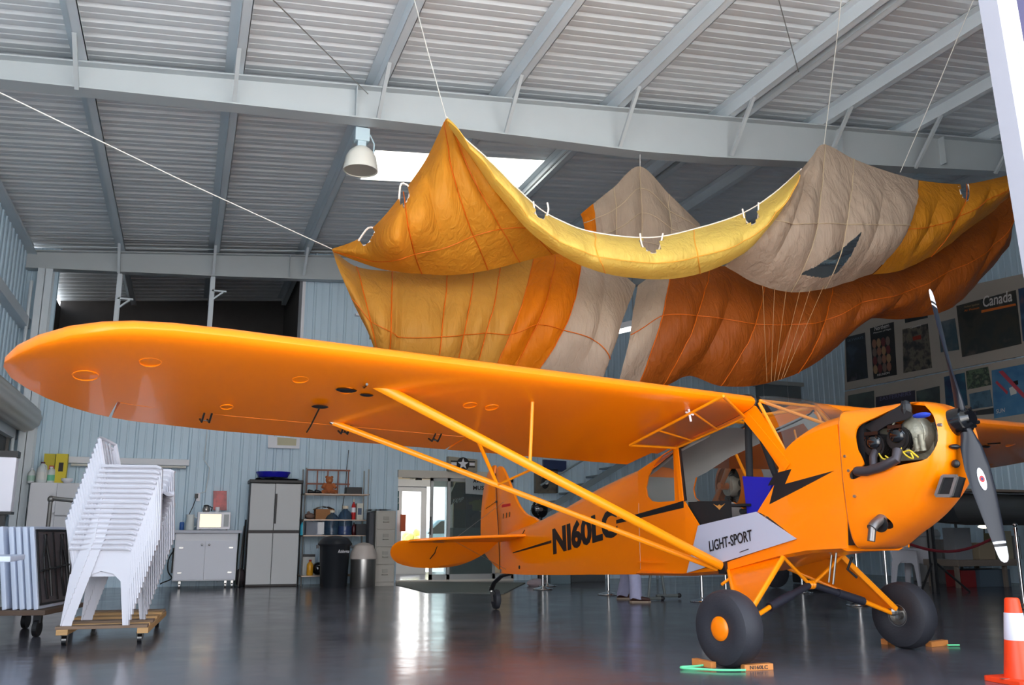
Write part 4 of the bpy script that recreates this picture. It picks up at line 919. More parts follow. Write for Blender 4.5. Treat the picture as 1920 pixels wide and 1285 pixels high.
for a, b in (((1430, 535), (1438, 716)), ((1452, 540), (1446, 716)), ((1474, 545), (1452, 715)), ((1500, 545), (1458, 714)), ((1520, 540), (1465, 712)), ((1545, 535), (1470, 708))): g.tube([at(a[0], a[1], Y=8.25), at((a[0]+b[0])/2, (a[1]+b[1])/2, Y=8.3), at(b[0], b[1], Y=8.35)], .0028, 4)
g.build('suspension_line', mat('line_cord', (165, 125, 80), .8), chute)
def zroofpt(x, y):
    return atpl(x, y, (0, 0, zr(0)), (-K, 0, 1))
m_rope = mat('pale_rope', (205, 205, 200), .8)
def rope(lbl, a, b, r=.0055):
    g = G(); g.tube([a, (a+b)/2+Vector((0, 0, -.02)), b], r, 6); g.build('hanging_rope', m_rope, label=lbl, cat='rope', group='ropes holding up the parachute')
rope('rope running up from the tall left peak of the parachute', at(837, 222, Y=8.15), zroofpt(768, -34))
rope('long rope from the left corner of the parachute toward the left wall', at(622, 467, Y=9.0), at(-60, 145, Y=7.2))
rope('short rope tying the back natural peak to the beam', at(1200, 312, Y=9.95), at(1200, 290, Y=YM-.14))
rope('rope running up from the natural front peak near the roof centre', at(1545, 271, Y=8.1), zroofpt(1582, -40))
rope('rope slanting up right from the natural cloth edge', at(1688, 323, Y=8.2), zroofpt(1850, -60))
rope('rope at the far right corner of the parachute', at(1906, 324, Y=8.25), at(1960, 300, Y=8.0))
g = G(); a, b = zroofpt(500, -12), at(690, 176, Y=YM-.13); g.tube([a, b], .007, 5); g.build('steel_cable', m_steel, label='thin grey cable slanting down to the white beam above the lamp', cat='cable')
g = G(); a, b = zroofpt(1458, -8), zroofpt(1497, 132); g.tube([a, b+Vector((0, 0, -.02))], .006, 5); g.build('steel_cable', m_steel, label='dark thin cable hanging across the double purlin at upper right', cat='cable')
# high-bay lamp on the beam
L = at(677, 290, Y=10.35)
lamp = T('high_bay_lamp', 'white ribbed high-bay lamp hanging under the roof beam', 'lamp', (L.x, 10.35, L.z-.2))
zt = at(677, 250, Y=10.35).z
g = G(); g.bx(L.x-.09, L.x+.09, 10.28, 10.42, zt-.12, zt+.05); g.bx(L.x-.055, L.x+.055, 10.3, 10.4, zt-.2, zt-.1); g.tube([(L.x+.1, 10.35, zt), (L.x+.16, 10.35, zt-.12), (L.x+.15, 10.35, zt-.3)], .008, 6); g.build('ballast_housing', mat('pale_blue_enamel', (190, 212, 222), .4), lamp, bevel=.01)
g = G(); r0 = .20
prof = [(.05, zt-.18), (.09, zt-.2), (.14, zt-.245), (.18, zt-.32), (r0, zt-.43), (.212, zt-.47), (.212, zt-.50), (.20, zt-.50), (.198, zt-.46), (.17, zt-.33), (.08, zt-.24)]
g.loft([[Vector((L.x+(r*(1+(.03 if j % 2 else 0)*(k < 5)))*math.cos(2*PI*j/48), 10.35+(r*(1+(.03 if j % 2 else 0)*(k < 5)))*math.sin(2*PI*j/48), z)) for j in range(48)] for k, (r, z) in enumerate(prof)]); g.build('reflector', mat('white_prismatic_reflector', (228, 228, 220), .35), lamp, smooth=True)
g = G(); g.cyl((L.x, 10.35, zt-.485), (L.x, 10.35, zt-.49), .196, .196, 36); g.build('lens', mat('frosted_lens', (185, 180, 165), .3), lamp)

# ================================================================== LEFT SIDE: chairs, table cart, fridge
F0, B0 = at(233, 1176, Z=.16), at(125, 1171, Z=.16)
fd = (F0-B0); fd.z = 0; fa = R(-12); fl_ = .545; fd = Vector((math.cos(fa), math.sin(fa), 0)); sd_ = Vector((-fd.y, fd.x, 0))
base = (F0+B0)/2+sd_*.27; base.z = .16
def make_chair(name, label, m, loc, rz, group):
    t = T(name, label, 'chair', loc, rz, group)
    h = fl_/2
    g = G()   # moulded seat
    rows = [[Vector((lerp(-.21, .25, i/8), lerp(-.22, .22, j/8)*(1-.08*(i < 2)), .43-.022*math.sin(PI*j/8)-(.03 if i == 8 else 0)+.01*(i/8))) for j in range(9)] for i in range(9)]
    g.loft(rows, caps=False, wrap=False); g.loft([[p-Vector((0, 0, .012)) for p in r] for r in rows], caps=False, wrap=False)
    g.bx(-.2, .25, -.235, -.215, .40, .44); g.bx(-.2, .25, .215, .235, .40, .44); g.build('seat', m, t, world=False)
    g = G()   # back frame with slats
    def bp(y, z): return Vector((-.21-.12*((z-.42)/.50)-.04*(1-(y/.24)**2), y, z))
    top = [bp(-.235+.47*k/10, .87+.03*math.sin(PI*k/10)) for k in range(11)]
    g.tube([bp(-.23, .42), bp(-.245, .6), bp(-.24, .8)]+top+[bp(.24, .8), bp(.245, .6), bp(.23, .42)], .019, 6)
    for y in (-.15, -.09, -.03, .03, .09, .15): g.bar(bp(y, .47), bp(y, .89), .036, .008, up=(1, 0, 0))
    g.bar(bp(-.22, .48), bp(.22, .48), .02, .03); g.build('backrest', m, t, world=False)
    def yy(z): return .268-.045*(z/.64)          # the sides splay outward toward the feet so that chairs nest
    for s in (-1, 1):
        q = lambda x, z, d=0: (x, s*(yy(z)+d), z)
        g = G(); g.loft([[Vector((x, s*(.232+dy), .640+dz)) for dy, dz in ((-.012, -.012), (.05, -.014), (.056, 0), (.045, .010), (-.006, .010))] for x in (-.27, -.1, .1, .19)]+[[Vector((.235, s*(.236+dy), .622+dz)) for dy, dz in ((-.01, -.01), (.04, -.01), (.045, 0), (.038, .008), (-.005, .008))]]); g.build('armrest', m, t, world=False)
        g = G(); P = [(.16, .635), (.225, .63), (h, 0), (h-.05, 0), (.17, .36), (.10, .425), (.0, .445), (-.0, .635)]; g.add([q(x, z) for x, z in P]+[q(x, z, .012) for x, z in P], [tuple(range(8))[::-1], tuple(range(8, 16))]+[(i, (i+1) % 8, 8+(i+1) % 8, 8+i) for i in range(8)]); g.bar(q(.228, .62, .0), q(h-.004, 0, .0), .010, .05, up=(0, 1, 0)); g.build('leg', m, t, world=False)
        g = G(); P = [(-.0, .635), (-.0, .445), (-.07, .42), (-.13, .35), (-h+.085, 0), (-h, 0), (-.235, .42), (-.26, .635)]; g.add([q(x, z) for x, z in P]+[q(x, z, .012) for x, z in P], [tuple(range(8))[::-1], tuple(range(8, 16))]+[(i, (i+1) % 8, 8+(i+1) % 8, 8+i) for i in range(8)]); g.bar(q(-.24, .42, .0), q(-h+.004, 0, .0), .010, .05, up=(0, 1, 0)); g.build('leg', m, t, world=False)
    return t
NCH = 17
grp1 = 'white chairs of the tall stack'
ch0 = make_chair('stacking_chair', 'white plastic armchair at the very bottom of the tall stack', mat('white_chair_plastic', (205, 205, 214), .4), base, fa, grp1)
for k in range(1, NCH):
    lab = 'white plastic armchair on the very top of the tall stack' if k == NCH-1 else 'white plastic armchair nested inside the tall stack, between its top and bottom chairs'
    c = dup(ch0, base+fd*.0125*k+Vector((0, 0, .0440*k)), fa, label=lab, group=grp1)
# wooden dolly
dl = T('chair_dolly', 'wooden plank dolly on black casters under the white chair stack', 'dolly', (base.x, base.y, 0), R(-4))
def dL(a, b, z): return Vector((a, b, z))
for i, (b0, b1, mt) in enumerate(((-.30, -.17, mat('dark_plank', (120, 98, 80), .7, noise_amt=.2, noise_scale=6)), (-.10, -.04, m_wood), (.15, .32, mat('dark_plank', (0, 0, 0))), (.55, .75, m_wood), (1.0, 1.14, m_wood), (1.3, 1.42, mat('dark_plank', (0, 0, 0))))):
    g = G(); g.bx(-.34, .38, b0, b1, .135, .16); g.build('plank', mt, dl, world=False, bevel=.003)
for x in (-.33, .30):
    g = G(); g.bx(x, x+.09, -.3, 1.42, .09, .135); g.build('rail', m_wood, dl, world=False, bevel=.003)
for x in (-.27, .32):
    for y in (-.22, 1.3):
        g = G(); g.cyl((x-.018, y, .045), (x+.018, y, .045), .045, .045, 20); c = g.build('caster', m_blackgloss, dl, world=False)
        g = G(); g.bx(x-.03, x+.03, y-.03, y+.03, .08, .095); g.bx(x-.028, x-.02, y-.02, y+.02, .04, .09); g.bx(x+.02, x+.028, y-.02, y+.02, .04, .09); g.build('caster_bracket', m_black, c, world=False)
# cart of folding tables standing on edge
c1_, c2_ = at(73, 1143, Z=.24), at(134, 1131, Z=.24)
dv = (c2_-c1_); dv.z = 0; ld_ = dv.length; dv.normalize(); nv = Vector((dv.y, -dv.x, 0))  # nv points to the photo's right
cart_rz = math.atan2(dv.y, dv.x)
TH = at(60, 985, Y=c1_.y).z-.24
for k in range(5):
    o_ = c1_-nv*(.062*k+(.03 if k == 4 else 0))
    t = T('folding_table', ['white folding table on the cart, nearest the chairs, its dark underside showing', 'white folding table second from the chairs on the cart', 'white folding table in the middle of the cart', 'white folding table fourth from the chairs on the cart', 'white folding table at the left end of the cart, gap beside it'][k], 'table', (o_.x, o_.y, .24), cart_rz, 'folding tables on the cart'); t.rotation_euler = (R(-9), 0, cart_rz)
    g = G(); g.bx(0, ld_, .006, .05, 0, TH); g.build('tabletop', mat('white_table_plastic', (205, 215, 235), .45), t, world=False, bevel=.012)
    if k == 0:
        g = G()
        for a in ((0.03, ld_-.03, .03, .05), (.03, ld_-.03, TH-.05, TH-.03)): g.bx(a[0], a[1], -.008, .01, a[2], a[3])
        for a in (.03, ld_-.05): g.bx(a, a+.02, -.008, .01, .03, TH-.03)
        g.build('steel_frame', m_black, t, world=False)
        g = G(); g.bx(.05, ld_-.05, .0, .008, .05, TH-.05); g.build('underside', mat('dark_grey_underside', (96, 92, 96), .6, noise_amt=.15, noise_scale=20), t, world=False)
        for s in (0, 1):
            x = ld_*(.22+.52*s); g = G(); g.tube([(x, -.014, .08), (x-.06*ld_, -.02, TH*.35), (x-.05*ld_, -.02, TH*.62), (x+.06*ld_, -.014, TH*.9)], .012, 6); g.tube([(x+.12*ld_, -.014, .1), (x+.1*ld_, -.02, TH*.5), (x+.02*ld_, -.014, TH*.9)], .012, 6); g.build('folded_leg', m_black, t, world=False)
        g = G(); g.tube([(.06, -.018, TH*.45), (ld_-.06, -.018, TH*.5)], .012, 6); g.tube([(ld_*.5, -.018, .06), (ld_*.48, -.018, TH-.06)], .01, 6); g.build('brace_tube', m_black, t, world=False)
cart = T('table_cart', 'dark steel cart with pipe handle and black casters carrying folding tables', 'cart', (c1_.x, c1_.y, 0), cart_rz)
g = G(); g.bx(-.06, ld_+.13, -.08, .50, .19, .235); g.build('deck', mat('rusty_frame', (96, 78, 66), .6), cart, world=False, bevel=.004)
g = G(); hx = ld_+.09; g.tube([(hx, .34, .2), (hx, .34, 1.24), (hx, .34, 1.28), (hx, .06, 1.25), (hx, .06, 1.21), (hx, .06, .2)], .022, 8); g.sph((hx, .34, 1.27), .036, 8); g.sph((hx, .06, 1.245), .036, 8); g.build('pipe_handle', mat('galvanised_pipe', (110, 108, 104), .45, metal=.6), cart, world=False, smooth=True)
for x, y in ((.0, .0), (ld_, .0), (.0, .42), (ld_, .42)):
    g = G(); g.cyl((x, y-.02, .075), (x, y+.02, .075), .075, .075, 24); g.bx(x-.02, x+.02, y-.035, y+.035, .12, .19); g.build('caster', m_black, cart, world=False)
# near white table edge coming in at the left
pA = at(36, 1046, Y=8.3)
t = T('folding_table', 'white folding table set up at the left edge, only its end showing', 'table', (pA.x-.5, 8.3, 0))
g = G(); g.bx(pA.x-1.4, pA.x, 7.9, 8.6, pA.z-.025, pA.z+.02); g.build('tabletop', mat('white_table_plastic', (0, 0, 0)), t, bevel=.01)
for y in (8.0, 8.5):
    for x in (pA.x-1.2, pA.x-.75):
        g = G(); g.tube([(x, y, 0), (x, y, pA.z-.025)], .014, 8); g.build('leg', m_black, t)
# shutter housing and panel on the left wall
e = at(45, 778, X=XL+.26)
t = T('roller_shutter', 'beige ribbed roller shutter housing high on the left wall', 'shutter', (XL+.2, 12.5, 2.3))
g = G(); g.loft([[Vector((XL+.30+.24*(1+.03*math.cos(a*12))*math.cos(a), y, e.z-.05+.24*(1+.03*math.cos(a*12))*math.sin(a))) for a in [2*PI*j/60 for j in range(60)]] for y in (9.0, e.y)]); g.build('housing', mat('beige_galvanised_housing', (190, 184, 176), .4, metal=.3), t, smooth=True)
for y0_, y1_ in ((e.y-.15, e.y-.05), (9.0, 9.1)): g = G(); g.bx(XL+.02, XL+.10, y0_, y1_, 0, e.z-.2); g.build('guide_rail', mat('guide_rail_steel', (105, 102, 98), .5), t)
g = G(); g.bx(XL+.03, XL+.06, 9.1, e.y-.15, 0, e.z-.2); g.build('dark_opening_sheet', mat('dark_opening_fill', (72, 74, 78), .5), t)  # flat dark sheet standing in for the dark opening under the housing
q0, q1 = at(18, 858, Y=11.5), at(14, 960, Y=11.5)
t = T('upright_panel', 'tall white panel with a black top cap at the left wall', 'panel', (q1.x, 11.5, q1.z-.02))
g = G(); g.bx(q0.x-.16, q0.x+.08, 11.45, 11.62, q1.z, q0.z); g.build('panel_body', mat('cool_white_panel', (238, 238, 250), .4), t, bevel=.01)  # plain bluish-white body, not emissive
g = G(); g.bx(q0.x-.17, q0.x+.09, 11.44, 11.63, q0.z, q0.z+.07); g.build('top_cap', m_black, t)
g = G(); g.bx(q0.x-.17, q0.x+.09, 11.44, 11.63, q1.z-.03, q1.z); g.bx(q0.x-.05, q0.x+.02, 11.5, 11.58, 0, q1.z-.03); g.build('stand', m_black, t)
# ================================================================== BACK WALL
YW = 17.42
def PB(x0, y0, x1, y1, Y):
    ym, xm = (y0+y1)/2, (x0+x1)/2
    return at(x0, ym, Y=Y).x, at(x1, ym, Y=Y).x, at(xm, y1, Y=Y).z, at(xm, y0, Y=Y).z
def boxpx(g, x0, y0, x1, y1, Y, d=.05, z0=None):
    a, b, c, e = PB(x0, y0, x1, y1, Y); c = c if z0 is None else z0; g.bx(a, b, Y, Y+d, c, e); return a, b, c, e
# fluorescent strip, conduit, outlets
a, b, c, d = PB(127, 861, 355, 876, 17.3)
t = T('fluorescent_light', 'long white fluorescent strip on the blue back wall above the fridge', 'light', ((a+b)/2, 17.35, c))
g = G(); g.bx(a, b, 17.33, 17.47, c+.05, d+.02); g.build('housing', m_whitepaint, t, bevel=.008)
g = G(); g.tube([(a+.05, 17.36, c+.02), (b-.05, 17.36, c+.02)], .022, 10); g.build('lamp_tube', mat('unlit_tube', (225, 222, 215), .3), t)
g = G(); z0 = at(366, 932, Y=YW).z; x0 = at(372, 930, Y=YW).x
g.tube([(x0+.12, YW, 4.0), (x0+.05, YW, 2.25), (x0+.16, YW, 2.1), (x0+.12, YW, z0+.1), (x0+.02, YW, z0+.06)], .012, 6); g.build('wall_conduit', m_grayblue, label='thin painted conduit running down the blue wall to the socket above the microwave', cat='conduit')
a, b, c, d = PB(368, 925, 375, 940, YW)
t = T('wall_socket', 'white wall socket with black plug above the microwave', 'socket', (a, YW, c))
g = G(); g.bx(a, b, YW-.02, YW+.03, c, d); g.build('plate', m_white, t)
g = G(); g.bx(a-.03, a+.03, YW-.06, YW-.02, c+.05, c+.13); pl1 = at(354, 966, Y=17.2); g.tube([(a, YW-.05, c+.06), (pl1.x+.06, 17.25, pl1.z+.15), (pl1.x, 17.2, pl1.z)], .008, 6); g.build('plug', m_black, t)
a, b, c, d = PB(323, 944, 328, 960, YW); g = G(); g.bx(a, b, YW, YW+.03, c, d); g.build('wall_plate', m_cream, label='small cream blank plate on the blue wall left of the white cabinet', cat='switch plate')
# upright fridge on the far left with things on top
fa_, fb_, fc_, fd_ = PB(46, 905, 146, 1090, 16.7)
t = T('refrigerator', 'white refrigerator standing in the left corner behind the chairs', 'refrigerator', ((fa_+fb_)/2, 17.0, 0))
g = G(); g.bx(fa_, fb_, 16.75, 17.35, .03, fd_); g.build('cabinet', m_whitepaint, t, bevel=.01)
xm_ = at(100, 960, Y=16.7).x; zs_ = at(110, 968, Y=16.7).z
g = G(); g.bx(xm_+.02, fb_, 16.68, 16.75, zs_+.01, fd_-.01); d1 = g.build('door', m_grey if False else mat('fridge_door', (205, 208, 214), .35), t, bevel=.008)
g = G(); g.bx(xm_+.02, fb_, 16.68, 16.75, .1, zs_-.01); d2 = g.build('door', mat('fridge_door', (0, 0, 0)), t, bevel=.008)
g = G(); g.bx(xm_-.02, xm_+.02, 16.64, 16.68, zs_+.05, fd_-.15); g.build('handle', m_whitepaint, d1)
g = G(); g.bx(xm_-.02, xm_+.02, 16.64, 16.68, .5, zs_-.05); g.build('handle', m_whitepaint, d2)
def jug(x0, y0, x1, y1, Y, lab, cap, mt, band=None):
    a, b, c, d = PB(x0, y0, x1, y1, Y); c = fd_
    r = (b-a)/2; cx = (a+b)/2; t = T('plastic_jug', lab, 'jug', (cx, Y+r, c))
    g = G(); h = d-c; g.lathe([(r*.9, 0), (r, h*.05), (r, h*.6), (r*.85, h*.72), (r*.4, h*.85), (r*.3, h*.9), (r*.3, h*.95)], (cx, Y+r, c)); g.tube([(cx+r*.4, Y+r*.4, c+h*.88), (cx+r*.8, Y+r*.3, c+h*.8), (cx+r*.85, Y+r*.3, c+h*.62)], r*.12, 6); g.build('bottle', mt, t, smooth=True)
    g = G(); g.cyl((cx, Y+r, c+h*.93), (cx, Y+r, c+h), r*.38); g.build('cap', cap, t)
    g = G(); g.lathe([(r*1.01, h*.15), (r*1.01, h*.5)], (cx, Y+r, c), caps=False); g.build('label_band', band or mat('pale_green_label', (170, 205, 190), .5), t)
    return t
m_mjug = mat('milky_plastic', (215, 222, 222), .4)
jug(50, 878, 66, 905, 16.95, 'small milky jug at the left on the fridge', m_white, m_mjug)
jug(67, 866, 88, 905, 16.8, 'milky jug with dark cap in front on the fridge', mat('maroon_cap', (80, 20, 50), .4), m_mjug, mat('white_label', (225, 228, 225), .5))
jug(85, 875, 103, 905, 16.95, 'milky jug with green band right of the dark-capped jug', m_white, m_mjug, mat('green_label', (110, 190, 160), .5))
def carton(x0, y0, x1, y1, Y, dpt, nm, lab, m1, cat='box', base=None, rz=0, sub=None):
    a, b, c, d = PB(x0, y0, x1, y1, Y); c = base if base is not None else c
    t = T(nm, lab, cat, ((a+b)/2, Y+dpt/2, c)); g = G(); g.bx(a, b, Y, Y+dpt, c, d); g.build('carton' if cat == 'box' else 'body', m1, t, bevel=.004)
    if sub:
        g = G(); g.bx(a+(b-a)*sub[0], a+(b-a)*sub[1], Y-.004, Y, c+(d-c)*sub[2], c+(d-c)*sub[3]); g.build('printed_panel', sub[4], t)
    return t
m_yb = mat('yellow_carton', (220, 200, 50), .6)
carton(82, 851, 103, 876, 17.1, .12, 'food_box', 'yellow and red box lying high at the left on the fridge', mat('olive_yellow_carton', (200, 185, 50), .6), base=fd_+.0, sub=(.55, 1, .0, .6, m_red))
carton(103, 851, 125, 905, 17.0, .14, 'food_box', 'tall yellow box at the right end of the fridge top', m_yb, base=fd_, sub=(.3, .7, .4, .7, mat('black_ink', (40, 36, 30), .6)))
a, b, c, d = PB(117, 895, 132, 905, 16.85); g = G(); g.lathe([(.02, 0), (.05, .01), (.09, .05), (.095, .085), (.085, .085), (.04, .02)], ((a+b)/2, 16.95, fd_)); g.build('bowl', m_white, smooth=True, label='small white bowl beside the tall yellow box on the fridge', cat='bowl')
# white wheeled cabinet
a, b, c, d = PB(326, 1000, 444, 1090, 16.75)
t = T('kitchen_cabinet', 'white two-door wheeled cabinet with the microwave on it', 'cabinet', ((a+b)/2, 17.0, 0))
g = G(); g.bx(a, b, 16.8, 17.33, c, d); g.build('carcass', m_whitepaint, t, bevel=.005)
g = G(); g.bx(a-.03, b+.06, 16.72, 17.36, d, d+.05); g.build('worktop', mat('pale_laminate', (185, 188, 200), .4), t, bevel=.006)
xm = (a+b)/2-.02
for s in (0, 1):
    x0, x1 = (a+.015, xm-.005) if s == 0 else (xm+.005, b-.015)
    g = G(); g.bx(x0, x1, 16.775, 16.8, c+.02, d-.13); dd = g.build('door', mat('white_cabinet_door', (222, 225, 236), .45), t, bevel=.004)
    kx = x1-.05 if s == 0 else x0+.06
    g = G(); g.sph((kx, 16.755, d-.2), .022, 10); g.build('knob', m_chrome, dd, smooth=True)
    hx = x0+.09 if s == 0 else x1-.09
    for z in (d-.25, c+.14): g = G(); g.bx(hx-.035, hx+.035, 16.765, 16.775, z-.012, z+.012); g.build('hinge', m_steel, dd)
for x in (a+.12, b-.16, b-.05):
    g = G(); g.cyl((x-.015, 16.88, .042), (x+.015, 16.88, .042), .042); g.bx(x-.02, x+.02, 16.86, 16.9, .06, c); g.build('caster', m_steel, t)
ct = d+.05
def onCT(x): return x
a, b, c, d_ = PB(370, 960, 432, 993, 16.85)
t = T('microwave_oven', 'white microwave oven on the white cabinet', 'microwave', ((a+b)/2, 17.0, ct))
zt_ = ct+.01+(d_-c)
g = G(); g.bx(a, b, 16.88, 17.22, ct+.012, zt_); g.build('case', m_white, t, bevel=.01)
g = G(); g.bx(a+.04, a+(b-a)*.72, 16.86, 16.88, ct+.05, zt_-.035); dd = g.build('door_window', mat('reflective_oven_glass', (150, 140, 120), .08, metal=.6), t)
g = G(); g.bx(a+(b-a)*.80, b-.025, 16.87, 16.88, ct+.06, zt_-.04); g.build('keypad', mat('grey_keypad', (170, 175, 178), .5), t)
for x in (a+.05, b-.05): g = G(); g.cyl((x, 16.95, ct), (x, 16.95, ct+.014), .015); g.build('foot', m_black, t)
p = at(387, 950, Y=16.98)
t = T('coffee_pot', 'black and steel coffee pot on top of the microwave', 'coffee pot', (p.x, 17.0, zt_))
g = G(); g.lathe([(.05, 0), (.065, .02), (.065, .06), (.045, .1)], (p.x, 17.0, zt_)); g.build('pot', m_steel, t, smooth=True)
g = G(); g.lathe([(.046, .1), (.05, .115), (.02, .13)], (p.x, 17.0, zt_)); g.tube([(p.x+.05, 17, zt_+.1), (p.x+.1, 17, zt_+.08), (p.x+.09, 17, zt_+.02)], .012, 6); g.build('lid_and_handle', m_black, t, smooth=True)
p = at(408, 955, Y=16.98); g = G(); g.lathe([(.03, 0), (.035, .005), (.038, .09), (.034, .09), (.03, .01)], (p.x, 17.0, zt_)); g.build('mug', m_white, smooth=True, label='white mug standing on the microwave beside the coffee pot', cat='mug')
a, b, c, d_ = PB(347, 962, 366, 993, 16.9)
t = T('paper_towel_pitcher', 'white plastic pitcher left of the microwave', 'pitcher', ((a+b)/2, 17.0, ct))
g = G(); g.lathe([(.07, 0), (.075, .01), (.065, .2), (.07, .27), (.06, .27), (.055, .02)], ((a+b)/2, 17.0, ct)); g.build('vessel', m_mjug, t, smooth=True)
g = G(); g.tube([((a+b)/2+.065, 17, ct+.23), ((a+b)/2+.13, 17, ct+.2), ((a+b)/2+.12, 17, ct+.08), ((a+b)/2+.065, 17, ct+.05)], .011, 6); g.build('handle', m_mjug, t, smooth=True)
p = at(341, 985, Y=16.9); g = G(); g.lathe([(.035, 0), (.04, .01), (.04, .12), (.03, .14)], (p.x, 17.0, ct)); g.build('blue_canister', mat('blue_tin', (40, 90, 160), .4), smooth=True, label='small blue canister at the left end of the white cabinet', cat='canister')
q = [at(x, y, Y=YW) for x, y in ((400, 921), (425, 921), (425, 957), (400, 957))]
g = G(); g.poly([p+Vector((0, -.02, 0)) for p in q], (0, .10, 0)); g.build('poster', pict('red_sunset_print', [(95, 115, 125), (205, 70, 70), (150, 40, 45), (190, 105, 90)], 3), label='small red and grey poster on the wall behind the mug', cat='poster')
g = G(); a = at(325, 1010, Y=17.2); g.tube([Vector(p) for p in crom([tuple(at(x, y, Y=17.3)) for x, y in ((303, 1015), (318, 1010), (330, 1000))], 12)], .01, 6); g.tube([Vector(p) for p in crom([tuple(at(x, y, Y=17.25)) for x, y in ((326, 1032), (316, 1050), (315, 1072), (322, 1085), (305, 1093), (300, 1096))], 20)], .012, 6)
g.build('power_cable', m_black, label='black cable looping down the wall left of the white cabinet', cat='cable')
g = G(); boxpx(g, 322, 1028, 328, 1075, 17.3, .05); g.build('power_strip', m_black, label='black power strip on the wall left of the white cabinet', cat='power strip')
# poles and dark things between the cabinets
for i, (x0, x1) in enumerate(((452, 461), (447, 458), (441, 449))):
    g = G(); p, q = at(x0, 1090, Y=17.0-.08*i), at(x1, 975+12*i, Y=17.35); p.z = .01; g.tube([p, q], .014, 8); g.build('tent_pole', [m_black, m_steel, mat('dark_green_pole', (40, 50, 48), .5)][i], label=['black pole leaning just left of the grey storage cabinet', 'steel pole leaning between the two cabinets', 'dark green pole leaning nearest the white cabinet'][i], cat='pole')
g = G(); a, b, c, d_ = PB(445, 1058, 458, 1094, 17.0); g.sph(((a+b)/2, 17.1, .16), .1, 12, (1, 1, 1.6)); g.build('duffel_bag', mat('dark_bag', (45, 35, 40), .8), smooth=True, label='small dark bag on the floor between the cabinets', cat='bag')
# tall storage cabinet
ymid = .99
a, b, c, d_ = PB(464, 903, 562, 1097, 16.9)
t = T('storage_cabinet', 'tall light-grey plastic storage cabinet with black trim', 'cabinet', ((a+b)/2, 17.1, 0))
g = G(); g.bx(a+.01, b-.01, 16.93, 17.38, .0, 1.82); g.build('carcass', mat('dark_cabinet_body', (52, 46, 46), .5), t, bevel=.01)
g = G(); g.bx(a-.02, b+.02, 16.86, 17.4, 1.82, 1.88); g.build('top', m_black, t, bevel=.012)
xm = (a+b)/2-.015
for z0, z1 in ((.04, .93), (.98, 1.81)):
    for s in (0, 1):
        x0, x1 = (a+.015, xm-.004) if s == 0 else (xm+.004, b-.015)
        g = G(); g.bx(x0, x1, 16.885, 16.93, z0, z1); dd = g.build('door', mat('pale_grey_door', (198, 200, 202), .5), t, bevel=.008)
        if z0 > .5 and s == 1: g = G(); g.bx(x0-.0, x0+.035, 16.86, 16.885, z0+.12, z1-.18); g.build('handle', m_black, dd, bevel=.006)
g = G(); p = at(512, 893, Y=17.1); g.lathe([(.22, .02), (.27, .03), (.29, .09), (.31, .10), (.31, .085), (.26, .0), (.05, 0)], (p.x, 17.1, 1.93)); g.build('tray', mat('cobalt_plastic', (30, 30, 170), .25), smooth=True, label='cobalt blue round tray on top of the grey storage cabinet', cat='tray')
rows = [[Vector((lerp(a+.1, b-.05, i/14), lerp(16.9, 17.3, j/8), 1.885+.02+.02*noise.noise(Vector((i*.7, j*.6, 0))))) for j in range(9)] for i in range(15)]
g = G(); g.loft(rows, caps=False, wrap=False); g.loft([[p-Vector((0, 0, .02)) for p in r] for r in rows], caps=False, wrap=False); g.build('folded_cloth', mat('black_cloth', (60, 58, 62), .8), smooth=True, label='crumpled dark cloth under the blue tray on the storage cabinet', cat='cloth')
# wire shelf unit
sx0, sx1 = at(569, 1000, Y=16.85).x, at(688, 1000, Y=16.85).x
ZS = [at(620, y, Y=16.85).z for y in (1090, 1004, 974.5, 926)]
sx1b = at(699, 1000, Y=16.85).x
t = T('shelf_unit', 'steel wire shelf unit loaded with bottles and boxes', 'shelf', ((sx0+sx1)/2, 17.1, 0))
ztop_ = at(680, 880, Y=16.85).z
for x in (sx0, sx1-.0):
    for y in (16.87, 17.33):
        g = G(); g.tube([(x, y, .0), (x, y, ztop_)], .014, 8); g.build('post', m_steel, t)
for i, z in enumerate((.18, ZS[1], ZS[2], ZS[3])):
    g = G(); x1 = sx1b if i == 1 else sx1
    g.bx(sx0-.02, x1+.03, 16.85, 16.87, z-.02, z); g.bx(sx0-.02, x1+.03, 17.33, 17.35, z-.02, z); g.bx(sx0-.02, sx0, 16.85, 17.35, z-.02, z); g.bx(x1+.01, x1+.03, 16.85, 17.35, z-.02, z)
    for k in range(9): y = 16.89+k*.05; g.bx(sx0, x1, y, y+.006, z-.008, z)
    g.build('wire_shelf', mat('worn_shelf_steel', (150, 135, 122), .35, metal=.6), t)
SZ = [.18]+ZS[1:]
# top shelf : brown rack, teddy, shoes, black case
t = T('wooden_rack', 'brown wooden lattice rack standing on the top wire shelf', 'rack', (sx0+.5, 17.3, SZ[3]))
x0, x1 = at(573, 900, Y=17.28).x, at(656, 900, Y=17.28).x
z0, z1 = at(615, 908, Y=17.28).z, at(615, 882, Y=17.28).z
mrk = mat('red_brown_wood', (140, 88, 72), .6)
for z in (z0, z1): g = G(); g.bx(x0, x1, 17.27, 17.295, z-.015, z+.015); g.build('rail', mrk, t)
for k in range(5): x = lerp(x0+.02, x1-.03, k/4); g = G(); g.bx(x-.012, x+.012, 17.272, 17.29, SZ[3], z1); g.build('upright', mrk, t)
p = at(617, 905, Y=17.0); zb = SZ[3]
t = T('stuffed_bear', 'orange-brown stuffed toy bear seated on the top shelf', 'toy', (p.x, 17.0, zb))
mb_ = mat('ginger_plush', (180, 105, 62), .95, bump=.4, bscale=120)
